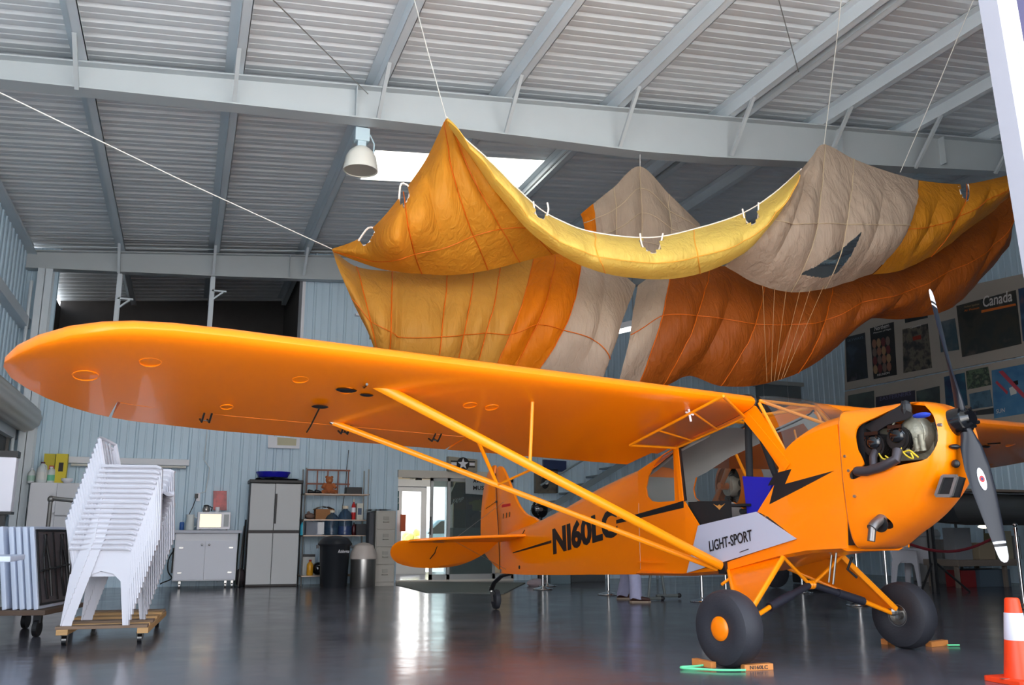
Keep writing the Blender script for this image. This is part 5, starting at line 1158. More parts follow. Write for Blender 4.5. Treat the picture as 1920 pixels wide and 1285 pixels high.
g = G(); g.sph((p.x, 17.0, zb+.11), .10, 14, (.9, .8, 1.1)); g.sph((p.x, 16.98, zb+.255), .07, 14); g.sph((p.x-.05, 17, zb+.31), .026, 8); g.sph((p.x+.05, 17, zb+.31), .026, 8)
g.tube([(p.x-.07, 17, zb+.18), (p.x-.12, 16.95, zb+.11)], [.035, .03], 8); g.tube([(p.x+.07, 17, zb+.18), (p.x+.12, 16.95, zb+.11)], [.035, .03], 8)
g.tube([(p.x-.05, 16.97, zb+.05), (p.x-.12, 16.88, zb+.035)], [.045, .036], 8); g.tube([(p.x+.05, 16.97, zb+.05), (p.x+.12, 16.88, zb+.035)], [.045, .036], 8); g.build('body', mb_, t, smooth=True)
g = G(); g.sph((p.x, 16.915, zb+.24), .028, 8, (1, .7, .8)); g.build('muzzle', mat('tan_plush', (205, 150, 105), .95), t, smooth=True)
for k, x in enumerate((584, 597)):
    p = at(x, 920, Y=16.98); g = G(); g.loft([[Vector((p.x+u, 16.98+w*math.cos(a)*1.0, SZ[3]+max(.0, h*(.5+.5*math.sin(a))))) for a in [2*PI*j/12 for j in range(12)]] for u, w, h in ((-.07, .02, .06), (-.05, .04, .08), (0, .04, .07), (.05, .042, .045), (.075, .02, .03))]); g.build('shoe', m_black, smooth=True, label=['left black shoe on the top shelf beside the bear', 'right black shoe on the top shelf beside the bear'][k], cat='shoe')
carton(650, 914, 679, 925, 16.95, .25, 'equipment_case', 'low black case at the right end of the top shelf', m_black, cat='case', base=SZ[3])
# second shelf
p = at(581, 966, Y=17.0); g = G(); g.sph((p.x, 17.03, SZ[2]+.06), .075, 14, (1.25, 1, .8)); g.sph((p.x-.02, 17.03, SZ[2]+.12), .03, 8); g.build('tied_sack', mat('brown_sack', (120, 95, 85), .8, noise_amt=.2, noise_scale=12), smooth=True, label='brown tied sack at the left of the middle shelf', cat='sack')
t = carton(592, 955, 625, 972, 16.95, .26, 'cardboard_box', 'open cardboard box with white paper on the middle shelf', mat('cardboard', (160, 110, 68), .8), base=SZ[2])
rows = [[Vector((at(lerp(590, 628, i/10), 950, Y=16.95).x, 16.95+.26*j/6, SZ[2]+.19+.05*math.sin(PI*i/10)+.02*noise.noise(Vector((i*.8, j*.7, 3))))) for j in range(7)] for i in range(11)]
g = G(); g.loft(rows, caps=False, wrap=False); g.loft([[q-Vector((0, 0, .012)) for q in r] for r in rows], caps=False, wrap=False); g.build('paper_wrap', mat('crumpled_paper', (210, 205, 190), .8), t, smooth=True)
p = at(663, 955, Y=16.95); zb = SZ[2]; h = at(663, 936, Y=16.95).z-zb
t = T('fire_extinguisher', 'red bottle-shaped extinguisher with white label on the middle shelf', 'extinguisher', (p.x, 16.95, zb))
g = G(); g.lathe([(.036, 0), (.04, .01), (.04, h*.62), (.03, h*.74), (.015, h*.8), (.013, h*.86)], (p.x, 16.95, zb)); g.build('cylinder', m_red, t, smooth=True)
g = G(); g.lathe([(.0405, h*.35), (.0405, h*.58)], (p.x, 16.95, zb), caps=False); g.build('label_band', m_white, t)
g = G(); g.cyl((p.x, 16.95, zb+h*.85), (p.x, 16.95, zb+h), .02, .014); g.build('valve', m_cream, t)
t = carton(669, 944, 681, 972, 16.96, .16, 'product_box', 'white box with a blue picture right of the extinguisher', mat('off_white_carton', (205, 205, 195), .6), base=SZ[2], sub=(.15, .75, .3, .7, mat('blue_print', (70, 90, 120), .5)))
# third shelf
def bottle(x0, y0, x1, y1, Y, zb, nm, lab, mt, capm, cat='bottle'):
    a, b, c, d = PB(x0, y0, x1, y1, Y); r = (b-a)/2; h = d-zb; cx = (a+b)/2
    t = T(nm, lab, cat, (cx, Y, zb)); g = G(); g.lathe([(r*.9, 0), (r, h*.03), (r, h*.66), (r*.75, h*.78), (r*.35, h*.86), (r*.35, h*.92)], (cx, Y, zb)); g.build('bottle', mt, t, smooth=True)
    g = G(); g.cyl((cx, Y, zb+h*.9), (cx, Y, zb+h), r*.42); g.build('cap', capm, t); return t, cx, r, h
bottle(563, 977, 571, 1003, 16.9, SZ[1], 'spray_bottle', 'turquoise bottle at the left end of the long lower shelf', mat('turquoise_plastic', (50, 170, 200), .3), m_black)
carton(574, 979, 608, 1003, 16.9, .3, 'plastic_bin', 'clear plastic bin of white bottles left of the water jugs', glass('bin_plastic', (225, 230, 240), .5), cat='bin', base=SZ[1])
for k in range(4): bottle(577+k*7.5, 984, 583+k*7.5, 1002, 17.0, SZ[1]+.002, 'white_bottle', 'white bottle in the clear bin', mat('grey_white_bottle', (205, 210, 228), .4), m_white)
for o in [o for o in bpy.data.objects if o.get('label') == 'white bottle in the clear bin']: o['group'] = 'white bottles in the clear bin'; o['label'] = 'white bottle standing in the clear bin on the long shelf'
mwj = glass('blue_water_bottle', (130, 165, 195), .35)
for i, (x0, x1, y0) in enumerate(((609, 635, 957), (634, 660, 949))):
    t, cx, r, h = bottle(x0, y0, x1, 1004, 16.98, SZ[1], 'water_jug', ['dusky blue water-cooler bottle, left and shorter of the pair', 'blue water-cooler bottle with bright blue base, right of the pair'][i], mwj, m_cream, 'water bottle')
    g = G(); g.lathe([(r*.9, .005), (r*.96, h*.3), (.001, h*.3)], (cx, 16.98, SZ[1])); g.build('water', mat('deep_blue_water', (25, 60, 190), .1) if i else mat('dull_water', (90, 120, 140), .1), t, smooth=True)
bottle(660, 980, 667, 1003, 16.9, SZ[1], 'red_bottle', 'dark red bottle right of the water bottles', mat('dark_red_glass', (70, 18, 25), .2), m_black)
carton(668, 983, 698, 1003, 16.9, .35, 'storage_crate', 'black crate at the right end of the long shelf', mat('dark_crate', (48, 50, 56), .6), cat='crate', base=SZ[1])
# below
carton(567, 1040, 590, 1086, 17.05, .2, 'detergent_box', 'white box with dark top on the bottom shelf', mat('pale_carton', (190, 192, 190), .6), base=SZ[0], sub=(0, 1, .88, 1, m_black))
bottle(575, 1050, 587, 1083, 16.92, SZ[0], 'detergent_bottle', 'yellow detergent bottle with green label on the bottom shelf', mat('yellow_bottle', (225, 160, 40), .3), m_red)
p = at(597, 1070, Y=16.95); g = G(); g.sph((p.x, 17.0, SZ[0]+.12), .12, 14, (1, 1, .95)); g.build('helmet', m_blackgloss, smooth=True, label='black rounded helmet on the bottom shelf beside the black bin', cat='helmet')
# garbage cans, filing cabinet
p = at(630, 1104, Z=0); rr = .30
t = T('garbage_can', 'large black plastic garbage can with domed lid and white lettering', 'garbage can', (p.x, p.y+.3, 0))
C_ = (p.x, p.y+.3, 0); zt_ = at(630, 1022, Y=p.y+.3).z
g = G(); g.lathe([(.22, 0), (.23, .02), (.265, zt_-.02), (.28, zt_)], C_, n=32); g.build('barrel', mat('charcoal_plastic', (34, 38, 44), .4), t, smooth=True)
g = G(); g.lathe([(.29, zt_-.01), (.30, zt_+.02), (.27, zt_+.06), (.22, zt_+.12), (.1, zt_+.15), (.001, zt_+.155)], C_, n=32); g.bx(C_[0]-.32, C_[0]-.28, C_[1]-.03, C_[1]+.03, zt_-.06, zt_); g.bx(C_[0]+.28, C_[0]+.32, C_[1]-.03, C_[1]+.03, zt_-.06, zt_); g.build('lid', mat('charcoal_lid', (38, 40, 46), .35), t, smooth=True)
g = G(); a = at(634, 1034, Y=p.y); b = at(655, 1034, Y=p.y)
for i, ch in enumerate('Roughnec'): pass
letter(g, 'Rubberma', (C_[0]+.01, C_[1]-.285, a.z-.03), ((b.x-a.x), .02, .0), (.01, 0, .055), (0, -1, 0), .004, shear=.3, bold=.01); g.build('lid_lettering', m_white, t)
p = at(684, 1103, Z=0); C_ = (p.x, p.y+.22, 0); zt_ = at(684, 1045, Y=C_[1]).z; zd = at(684, 1017, Y=C_[1]).z
t = T('pedal_bin', 'stainless steel bin with white domed top', 'bin', C_)
g = G(); g.lathe([(.215, 0), (.22, .01), (.22, zt_)], C_, n=32); g.build('steel_body', m_steel, t, smooth=True)
g = G(); g.lathe([(.235, zt_-.03), (.235, zt_+.02), (.22, zt_+.08), (.17, zt_+.2), (.09, zd-.02), (.001, zd)], C_, n=32); g.build('dome_lid', mat('pale_dome', (195, 185, 178), .4), t, smooth=True)
a, b, c, d_ = PB(705, 958, 742, 1099, 16.35)
t = T('filing_cabinet', 'four-drawer beige-grey filing cabinet beside the sliding door', 'filing cabinet', ((a+b)/2, 16.6, 0))
mfc = mat('putty_enamel', (172, 168, 160), .45)
g = G(); g.bx(a, b, 16.42, 17.05, 0, d_); g.build('carcass', mfc, t, bevel=.006)
for k in range(4):
    z0 = .07+k*(d_-.09)/4; z1 = z0+(d_-.09)/4-.012
    g = G(); g.bx(a+.012, b-.012, 16.395, 16.42, z0, z1); dd = g.build('drawer', mfc, t, bevel=.005)
    g = G(); g.bx((a+b)/2-.05, (a+b)/2+.05, 16.38, 16.395, z1-.13, z1-.07); g.build('label_holder', mat('dull_nickel', (150, 148, 140), .45, metal=.3), dd)
    g = G(); g.tube([((a+b)/2-.05, 16.395, z1-.17), ((a+b)/2-.04, 16.37, z1-.17), ((a+b)/2+.04, 16.37, z1-.17), ((a+b)/2+.05, 16.395, z1-.17)], .009, 6); g.build('handle', mat('dull_nickel', (0, 0, 0)), dd)
rows = [[Vector((lerp(a-.12, b-.03, i/12), lerp(16.45, 16.95, j/6), d_+.02+.025*abs(noise.noise(Vector((i*.9, j*.8, 7)))))) for j in range(7)] for i in range(13)]
g = G(); g.loft(rows, caps=False, wrap=False); g.loft([[q-Vector((0, 0, .02)) for q in r] for r in rows], caps=False, wrap=False); g.build('folded_jacket', m_black, smooth=True, label='black jacket lying on the filing cabinet', cat='jacket')
g = G(); g.bx(a-.11, a-.01, 16.5, 16.8, .55, d_-.02); g.build('garment_bag', mat('dark_grey_fabric', (80, 82, 88), .8), bevel=.03, label='dark grey bag hanging at the left side of the filing cabinet', cat='bag')
g = G(); g.tube([Vector(q) for q in crom([tuple(at(x, y, Y=17.38)) for x, y in ((654, 844), (650, 880), (648, 910), (641, 960))], 16)], .007, 5); g.build('wall_cable', m_black, label='thin black cable down the wall behind the shelf unit', cat='cable')
q = [at(x, y, Y=YW) for x, y in ((502, 818), (562, 822), (561, 842), (502, 840))]
t = T('wall_sign', 'white framed notice on the blue wall just under the wing', 'sign', q[3])
g = G(); g.poly([p+Vector((0, -.03, 0)) for p in q], (0, .02, 0)); g.build('frame', m_whitepaint, t)
q2 = [at(x, y, Y=YW-.035) for x, y in ((520, 820), (556, 823), (555, 836), (520, 835))]; g = G(); g.poly(q2, (0, .005, 0)); g.build('print', mat('beige_notice', (190, 185, 155), .6), t)
# ---- insignia board over the door
q = [at(x, y, Y=YW-.1) for x, y in ((841, 856), (895, 862), (895, 886), (841, 884))]
t = T('insignia_board', 'beige board with a black roundel and white star over the sliding door', 'sign', q[3])
g = G(); g.poly(q, (0, .16, 0)); g.build('board', mat('beige_board', (160, 155, 140), .6), t)
c = at(868, 870.5, Y=YW-.11); s = .135
g = G(); 
for zz in (.38, -.38): g.bx(c.x-s*1.9, c.x+s*1.9, c.y-.004, c.y, c.z+zz*s-.012, c.z+zz*s+.012)
g.poly([c+Vector((s*math.cos(t_), -.005, s*math.sin(t_))) for t_ in [2*PI*i/30 for i in range(30)]], (0, -.004, 0)); g.build('roundel', m_black, t)
g = G(); g.bx(c.x-s*1.8, c.x-s*.9, c.y-.008, c.y-.005, c.z-.2*s, c.z+.2*s); g.bx(c.x+s*.9, c.x+s*1.8, c.y-.008, c.y-.005, c.z-.2*s, c.z+.2*s)
vs_, fs_2 = flat_mesh([[((.88 if i % 2 == 0 else .36)*math.sin(PI*i/5), (.88 if i % 2 == 0 else .36)*math.cos(PI*i/5)) for i in range(10)]]); g.add([(c.x+v.x*s, c.y-.012, c.z+v.y*s) for v in vs_], fs_2); g.build('star_and_bars', m_white, t)
# sign hanging behind the glass
q = [at(x, y, Y=YW-.045) for x, y in ((873, 893), (925, 895), (925, 930), (873, 926))]
t = T('museum_sign', 'silver rounded sign with dark lettering hung on the sliding door glass', 'sign', q[3])
g = G(); g.poly(q, (0, .015, 0)); g.build('plate', mat('silver_sign', (165, 175, 178), .35, metal=.2), t, bevel=.004)
g = G(); 
for r_, z_ in (('AVIATION', 897), ('MUSEUM', 910)):
    o_ = at(887, z_+9, Y=YW-.05); e_ = at(928, z_+9.5, Y=YW-.05); letter(g, r_, o_, e_-o_, (0, 0, .085), (0, -1, 0), .003, bold=.02)
g.build('lettering', m_black, t)
# ---- lobby behind the glass
def simple(nm, lab, cat, mt, px_, Y, d=.05, **k):
    g = G(); boxpx(g, *px_, Y, d, **k); return g.build(nm, mt, label=lab, cat=cat)
for i, (y0, y1) in enumerate(((921, 932), (933, 943), (944, 957))):
    simple('folded_shirt', ['top', 'middle', 'bottom'][i]+' teal folded shirt seen through the door above the filing cabinet', 'shirt', mat('teal_cotton', (45, 95, 100), .9), (737, y0, 748, y1), 18.3, .3)
simple('notice_board', 'red-brown board on the lobby wall beside the bright door', 'board', mat('terracotta_board', (165, 75, 45), .7), (751, 965, 761, 997), 20.7, .04)
m_navy = mat('navy_cotton', (45, 60, 78), .9, noise_amt=.2, noise_scale=6)
t = T('shirt_display', 'rack of dark blue and green t-shirts behind the glass door', 'clothing display', (5.5, 18.4, 0))
for i, (x0, y0, x1, y1, mt) in enumerate(((846, 905, 880, 1000, mat('dark_green_shirt', (52, 66, 62), .9)), (868, 900, 905, 990, m_navy), (880, 938, 922, 958, mat('olive_shirt', (105, 110, 60), .9)), (884, 960, 925, 995, m_navy), (846, 990, 925, 1082, mat('grey_green_counter', (100, 115, 118), .6)))):
    a, b, c, d_ = PB(x0, y0, x1, y1, 18.5-.04*i)
    yy = 18.5-.04*i
    if i < 4:
        w = b-a; h = d_-c; g = G(); P = [(a+w*.15, c), (b-w*.15, c), (b-w*.15, c+h*.6), (b, c+h*.55), (b, c+h*.8), (b-w*.25, d_), (a+w*.25, d_), (a, c+h*.8), (a, c+h*.55), (a+w*.15, c+h*.6)]; g.poly([(x, yy, z) for x, z in P], (0, .03, 0)); g.build('hung_shirt', mt, t, bevel=.008)
    else:
        g = G(); g.bx(a, b, yy-.1, yy+.35, .0, d_); g.build('counter', mt, t, bevel=.01)
g = G(); a = at(848, 945, Y=18.44); letter(g, 'YAMP', a, at(868, 941, Y=18.44)-a, (.02, 0, .10), (0, -1, 0), .004, shear=.4); g.build('shirt_lettering', m_white, t)
t = T('ceiling_fan', 'dark ceiling fan glimpsed at the top of the doorway', 'fan', (4.5, 18.6, 2.3)); p = at(785, 897, Y=18.6)
g = G(); g.cyl((p.x, 18.6, p.z-.04), (p.x, 18.6, p.z+.05), .07); g.cyl((p.x, 18.6, p.z+.05), (p.x, 18.6, 2.65), .015); g.build('motor', m_black, t)
for k in range(4): a_ = k*PI/2+.2; g = G(); g.bar((p.x+.06*math.cos(a_), 18.6+.06*math.sin(a_), p.z), (p.x+.36*math.cos(a_), 18.6+.36*math.sin(a_), p.z), .09, .01); g.build('fan_blade', mat('dark_fan_blade', (60, 40, 35), .5), t)
# outside the lobby door: bush, parked car
g = G()
bxx = at(786, 1000, Y=25).x
for i in range(26): g.sph((bxx+random.uniform(-.25, .12), 25+random.uniform(-.5, .5), random.uniform(.05, 1.1)*random.uniform(.5, 1)), random.uniform(.10, .2), 8)
g.build('bush', mat('sunlit_leaves', (190, 190, 110), .8, noise_amt=.3, noise_scale=6), label='yellow-green bush outside the bright lobby door', cat='bush', smooth=True)
cxx = at(815, 1000, Y=28).x-6.6
t = T('parked_car', 'pale blue parked car outside seen through the lobby door', 'car', (cxx+7.2, 28, 0))
g = G(); g.loft([[Vector((cxx+x, y, z)) for x, z in ((5.4, .35), (5.4, .8), (6.0, .9), (6.5, 1.35), (7.8, 1.38), (8.5, .92), (9.2, .85), (9.2, .35))] for y in (27.2, 28.8)]); g.build('body', mat('pale_blue_car_paint', (150, 175, 190), .3, coat=.5), t, bevel=.06)
for x in (6.1, 8.4): g = G(); g.cyl((cxx+x, 27.12, .32), (cxx+x, 27.4, .32), .32, .32, 24); g.build('wheel', m_rubber, t)
g = G(); g.poly([(cxx+6.15, 27.18, .92), (cxx+6.58, 27.18, 1.3), (cxx+7.7, 27.18, 1.32), (cxx+8.2, 27.18, .94)], (0, .03, 0)); g.build('window', m_blackgloss, t)
g = G(); g.bx(cxx+5.36, cxx+5.42, 27.3, 27.6, .6, .72); g.build('tail_light', m_red, t)
# entrance mat
q = [at(x, y, Z=0) for x, y in ((742, 1098), (800, 1112), (945, 1114), (985, 1094), (750, 1091))]
g = G(); g.poly([p for p in q], (0, 0, .012)); g.build('entrance_mat', mat('grey_green_mat', (105, 110, 105), .9, bump=.3, bscale=80), label='grey-green mat in front of the sliding door', cat='mat')
# alcove shelf with picture in the upper opening
q = [at(x, y, Y=18.0) for x, y in ((673, 610), (720, 612), (730, 624), (673, 623))]
t = T('framed_picture', 'cream picture with a dark vehicle in the upper wall opening behind the parachute', 'picture', q[3])
q = [at(x, y, Y=17.6) for x, y in ((668, 590), (735, 594), (735, 640), (668, 636))]; g = G(); g.poly(q, (0, .03, 0)); g.build('backing', mat('olive_backing', (125, 122, 98), .7), t)
q = [at(x, y, Y=17.58) for x, y in ((672, 609), (715, 611), (715, 624), (672, 622))]; g = G(); g.poly(q, (0, .015, 0)); g.build('picture', mat('cream_print', (200, 185, 120), .6), t)
p = at(683, 619, Y=17.57); g = G(); g.cyl(p, p+Vector((0, .01, 0)), .045, .045, 16); g.build('painted_wheel', mat('brown_ink', (90, 70, 55), .6), t)
simple('ledge', 'white ledge in the upper opening beside the parachute edge', 'ledge', m_whitepaint, (667, 588, 683, 592), 17.4, .5)
simple('door_casing', 'pink-white upright strip above the ledge beside the parachute edge', 'panel', mat('pinkish_white', (225, 195, 185), .6), (673, 540, 678, 588), 17.5, .05)
# fluorescent fixture glimpsed through the slit in the canopy
p = at(1150, 622, Y=14.5); q = at(1182, 606, Y=13.6)
t = T('fluorescent_light', 'lit fluorescent fixture glimpsed through the slit in the parachute', 'light', p)
g = G(); g.bar(p+Vector((-.5, .9, 0)), q+Vector((.5, -.9, 0)), .24, .10); g.build('housing', m_whitepaint, t)
g = G(); g.bar(p+Vector((-.5, .9, -.065)), q+Vector((.5, -.9, -.065)), .18, .03); g.build('lamp_tube', mat('lit_tube', (255, 255, 255), .4, emit=(255, 255, 255), es=2.5), t)
for s in (-1, 1):
    c = (p+q)/2+(q-p).normalized()*s*.6; g = G(); g.tube([c, (c.x, c.y, zr(c.x)+.1)], .006, 5); g.build('hanger_wire', m_steel, t)
# ================================================================== RIGHT WALL: boards and posters
XP = XR-.06
def wq(pts, X): return [at(x, y, X=X) for x, y in pts]
for i, P in enumerate((((1584, 585), (1935, 510), (1935, 664), (1584, 732)), ((1584, 735), (1935, 667), (1935, 800), (1584, 860)))):
    g = G(); g.poly(wq(P, XP), (.03, 0, 0)); g.build('poster_board', mat('cream_display_board', (176, 166, 155), .7), label=['upper cream board on the right wall holding the large posters', 'lower cream board on the right wall behind the engine'][i], cat='board')
def poster(lab, pts, cols, scale=2.5, extra=None, frame=None, key=None):
    t = T('poster', lab, 'poster', wq(pts, XP-.02)[3], 0, None)
    g = G(); g.poly(wq(pts, XP-.012), (.01, 0, 0)); g.build('sheet', pict('print_%d' % len(MATS), cols, scale, .3), t)
    if extra: extra(t)
    return t
def ptxt(txt, a, b, hpx, m, nm='lettering', shear=0, bold=.0):
    def f(t):
        o_, e_ = at(a[0], a[1], X=XP-.018), at(b[0], b[1], X=XP-.018); u_ = at(a[0], a[1]-hpx, X=XP-.018)
        g = G(); letter(g, txt, o_, e_-o_, u_-o_, (-1, 0, 0), .003, shear=shear, bold=bold); g.build(nm, m, t)
    return f
m_ink = mat('white_ink', (215, 210, 205), .6); m_oink = mat('orange_ink', (215, 110, 40), .6)
def canada(t):
    ptxt('Canada', (1843, 577), (1898, 565), 21, m_ink, bold=.01)(t)
    ptxt('Northern Squadrons', (1808, 579), (1836, 573), 5, mat('tan_ink', (150, 130, 100), .6))(t)
    ptxt('Air Museum', (1808, 585), (1836, 579), 4, m_oink)(t)
    g = G(); g.poly(wq(((1840, 582), (1904, 569), (1905, 573), (1840, 587)), XP-.018), (.004, 0, 0)); g.build('underline', m_oink, t)
poster('large dark poster titled Canada in white letters with an orange underline', [(1793, 574), (1904, 544), (1915, 645), (1804, 670)], [(40, 40, 38), (62, 58, 50), (50, 52, 50), (95, 85, 75)], 1.6, canada)
poster('narrow dark blue-grey poster, leftmost of the upper row', [(1585, 633), (1621, 624), (1627, 709), (1588, 717)], [(60, 72, 85), (45, 48, 55), (40, 42, 46), (98, 92, 96)], 1.8, ptxt('SKYWAYS', (1589, 642), (1619, 635), 5, mat('blue_grey_ink', (95, 115, 130), .6)))
def nor(t):
    ptxt('Northern', (1640, 621), (1667, 614), 8, m_ink)(t); ptxt('Museum of Flight', (1638, 627), (1671, 619), 3.5, m_ink)(t); ptxt('REUNION', (1645, 706), (1668, 701), 4, m_ink)(t)
    mm = [mat('portrait_%d' % i, c, .6) for i, c in enumerate(((150, 105, 85), (165, 130, 95), (110, 55, 55), (120, 100, 90)))]
    for r_ in range(4):
        for c_ in range(4):
            x = 1639+c_*8.5+r_*.8; y = 645+r_*16-c_*1.8
            o_ = at(x, y, X=XP-.018); g = G(); g.poly([o_+Vector((0, .07*math.cos(a), .11*math.sin(a))) for a in [2*PI*i/10 for i in range(10)]], (.004, 0, 0)); g.build('portrait', mm[(r_*3+c_) % 4], t)
poster('black poster with rows of small portraits and white title', [(1631, 616), (1675, 604), (1681, 703), (1638, 711)], [(26, 25, 24), (38, 34, 32)], 2, nor)
poster('dark poster with a red spot and crowd of figures, right of the portraits poster', [(1692, 618), (1739, 607), (1747, 690), (1694, 700)], [(35, 34, 34), (60, 55, 52), (110, 100, 85), (40, 38, 36)], 4.5, lambda t: (ptxt('Convention', (1706, 617), (1727, 611), 3.5, m_ink)(t), (lambda g: (g.poly(wq(((1711, 632), (1726, 628), (1727, 636), (1712, 639)), XP-.018), (.004, 0, 0)), g.build('red_cap_figure', mat('dull_red_ink', (150, 50, 35), .6), t)))(G())))
poster('grey sea-coloured poster with a ship, beside the large Canada poster', [(1758, 605), (1790, 597), (1798, 656), (1764, 661)], [(100, 108, 115), (62, 82, 90), (88, 96, 100)], 2)
poster('small dark poster above the red spot poster, half behind the canopy', [(1696, 596), (1738, 586), (1739, 596), (1697, 606)], [(50, 60, 62), (38, 42, 46)], 2)
poster('blue strip of poster at the far right edge', [(1909, 542), (1925, 538), (1925, 640), (1918, 640)], [(70, 100, 135), (50, 70, 100), (120, 90, 90)], 3)
poster('dull green poster, leftmost of the lower row', [(1590, 742), (1638, 733), (1640, 800), (1590, 805)], [(88, 98, 94), (60, 64, 64)], 1.5)
poster('dark violet poster lettered EASTERNERS behind the engine', [(1642, 745), (1715, 732), (1718, 800), (1642, 805)], [(52, 48, 60), (70, 66, 80)], 2, ptxt('EASTERNERS', (1650, 752), (1708, 741), 7, mat('violet_ink', (120, 115, 150), .6)))
poster('green-grey poster above the propeller hub, right of the violet one', [(1718, 734), (1761, 724), (1764, 800), (1720, 800)], [(85, 95, 92), (62, 68, 68), (70, 78, 76)], 2)
poster('deep blue poster behind the upper propeller blade', [(1770, 707), (1808, 699), (1814, 760), (1774, 770)], [(35, 42, 75), (45, 75, 100), (50, 115, 135)], 2.5)
poster('green poster of a group of people right of the propeller', [(1811, 696), (1852, 688), (1858, 722), (1814, 731)], [(60, 75, 60), (95, 110, 85), (50, 62, 52), (130, 130, 110)], 7)
poster('small blue poster of a flying boat under the green group poster', [(1817, 739), (1856, 731), (1861, 762), (1820, 768)], [(60, 85, 110), (85, 115, 135), (45, 60, 75)], 3)
poster('dark small poster at the lower right behind the propeller hub', [(1820, 772), (1862, 765), (1863, 776), (1822, 780)], [(45, 45, 45), (60, 58, 56)], 2)
def flyer(t):
    for P in (((1872, 697), (1880, 695), (1920, 738), (1920, 748)),): g = G(); g.poly(wq(P, XP-.018), (.004, 0, 0)); g.build('painted_wing', mat('wing_red_ink', (185, 70, 85), .6), t)
    g = G(); g.poly(wq(((1866, 718), (1869, 714), (1890, 735), (1888, 740)), XP-.018), (.004, 0, 0)); g.build('painted_wing', mat('wing_red_ink', (0, 0, 0)), t)
    g = G(); g.poly(wq(((1892, 728), (1904, 722), (1906, 738), (1895, 742)), XP-.017), (.004, 0, 0)); g.build('painted_nose', m_ink, t)
    g = G(); g.poly(wq(((1898, 716), (1908, 713), (1909, 721), (1900, 724)), XP-.017), (.004, 0, 0)); g.build('painted_engine', m_black, t)
    ptxt('SUN', (1868, 776), (1884, 773), 8, m_ink)(t)
poster('bright blue poster of red-winged aeroplanes at the right edge', [(1859, 695), (1925, 682), (1925, 775), (1864, 785)], [(62, 110, 155), (75, 125, 165), (95, 140, 175)], 3, flyer)
# ================================================================== MIDDLE DISTANCE, RIGHT HALF
def stanchion(x, y, ztop_=.98, lab='', Y=None):
    p = at(x, y, Z=0); t = T('stanchion', lab, 'stanchion', (p.x, p.y, 0), 0, 'chrome barrier posts')
    g = G(); g.lathe([(.165, 0), (.17, .008), (.165, .02), (.09, .035), (.03, .05), (.022, .07)], (p.x, p.y, 0), n=32); g.build('base', m_chrome, t, smooth=True)
    g = G(); g.cyl((p.x, p.y, .05), (p.x, p.y, ztop_-.03), .024, .024, 16); g.build('post', m_chrome, t, smooth=True)
    g = G(); g.cyl((p.x, p.y, ztop_-.06), (p.x, p.y, ztop_-.03), .032); g.sph((p.x, p.y, ztop_), .03, 12, (1, 1, .8)); g.build('finial', m_chrome, t, smooth=True); return p
stanchion(1018, 1106, lab='chrome barrier post behind the rear fuselage, leftmost of them')
stanchion(1026, 1100, lab='chrome barrier post just behind the leftmost one')
stanchion(1141, 1116, lab='chrome barrier post beside the person in pale trousers')
stanchion(1317, 1129, lab='chrome barrier post just left of the near main wheel')
stanchion(1612, 1136, lab='chrome barrier post behind the far gear leg')
sA = stanchion(1666, 1128, lab='chrome barrier post behind the far main wheel holding the rope end')
sB = stanchion(1921, 1142, 1.03, 'chrome barrier post above the traffic cone at the right edge')
stanchion(1362, 1122, lab='chrome barrier post half hidden behind the near wheel')
sC = stanchion(1505, 1112, lab='chrome barrier post seen between the gear legs')
sC = at(1890, 1105, Z=0)
a = Vector((sA.x, sA.y, .93)); b = at(1880, 1000, Y=sA.y+.6); n_ = 20
g = G(); g.tube([a.lerp(b, i/n_)-Vector((0, 0, .27*math.sin(PI*i/n_))) for i in range(n_+1)], .021, 8); g.build('velvet_rope', mat('dark_red_velvet', (120, 18, 34), .9), smooth=True, label='sagging dark red velvet rope between the barrier posts', cat='rope')
# person in pale trousers beyond the fuselage
def skin_body(name, joints, edges, m, parent, sub=2):
    me = bpy.data.meshes.new(name); me.from_pydata([j[0] for j in joints], edges, []); o = bpy.data.objects.new(name, me); COL.objects.link(o)
    sk_ = o.modifiers.new('skin', 'SKIN'); o.modifiers.new('sub', 'SUBSURF').levels = sub
    for i, j in enumerate(joints): me.skin_vertices[0].data[i].radius = (j[1], j[2] if len(j) > 2 else j[1])
    me.skin_vertices[0].data[0].use_root = True
    dg = bpy.context.evaluated_depsgraph_get(); e = o.evaluated_get(dg); m2 = bpy.data.meshes.new_from_object(e, depsgraph=dg); bpy.data.objects.remove(o)
    m2.materials.clear(); m2.materials.append(m); m2.polygons.foreach_set('use_smooth', [True]*len(m2.polygons)); m2.polygons.foreach_set('material_index', [0]*len(m2.polygons))
    o = bpy.data.objects.new(name, m2); COL.objects.link(o)
    if parent: o.parent = parent; WM[o.name] = wm(parent)
    return o
fL, fR_ = at(1168, 1124, Z=0), at(1193, 1130, Z=0)
pc = (fL+fR_)/2
per = T('person', 'person in pale lavender trousers and brown shoes standing behind the fuselage', 'person', (pc.x, pc.y, 0), R(-25))
mskin = mat('skin', (200, 150, 125), .5); mtr = mat('pale_lavender_denim', (176, 176, 206), .85, noise_amt=.08, noise_scale=20, bump=.3, bscale=25)
I = wm(per).inverted(); lL, lR_ = I @ fL, I @ fR_; lL.z = lR_.z = 0
hy = .09
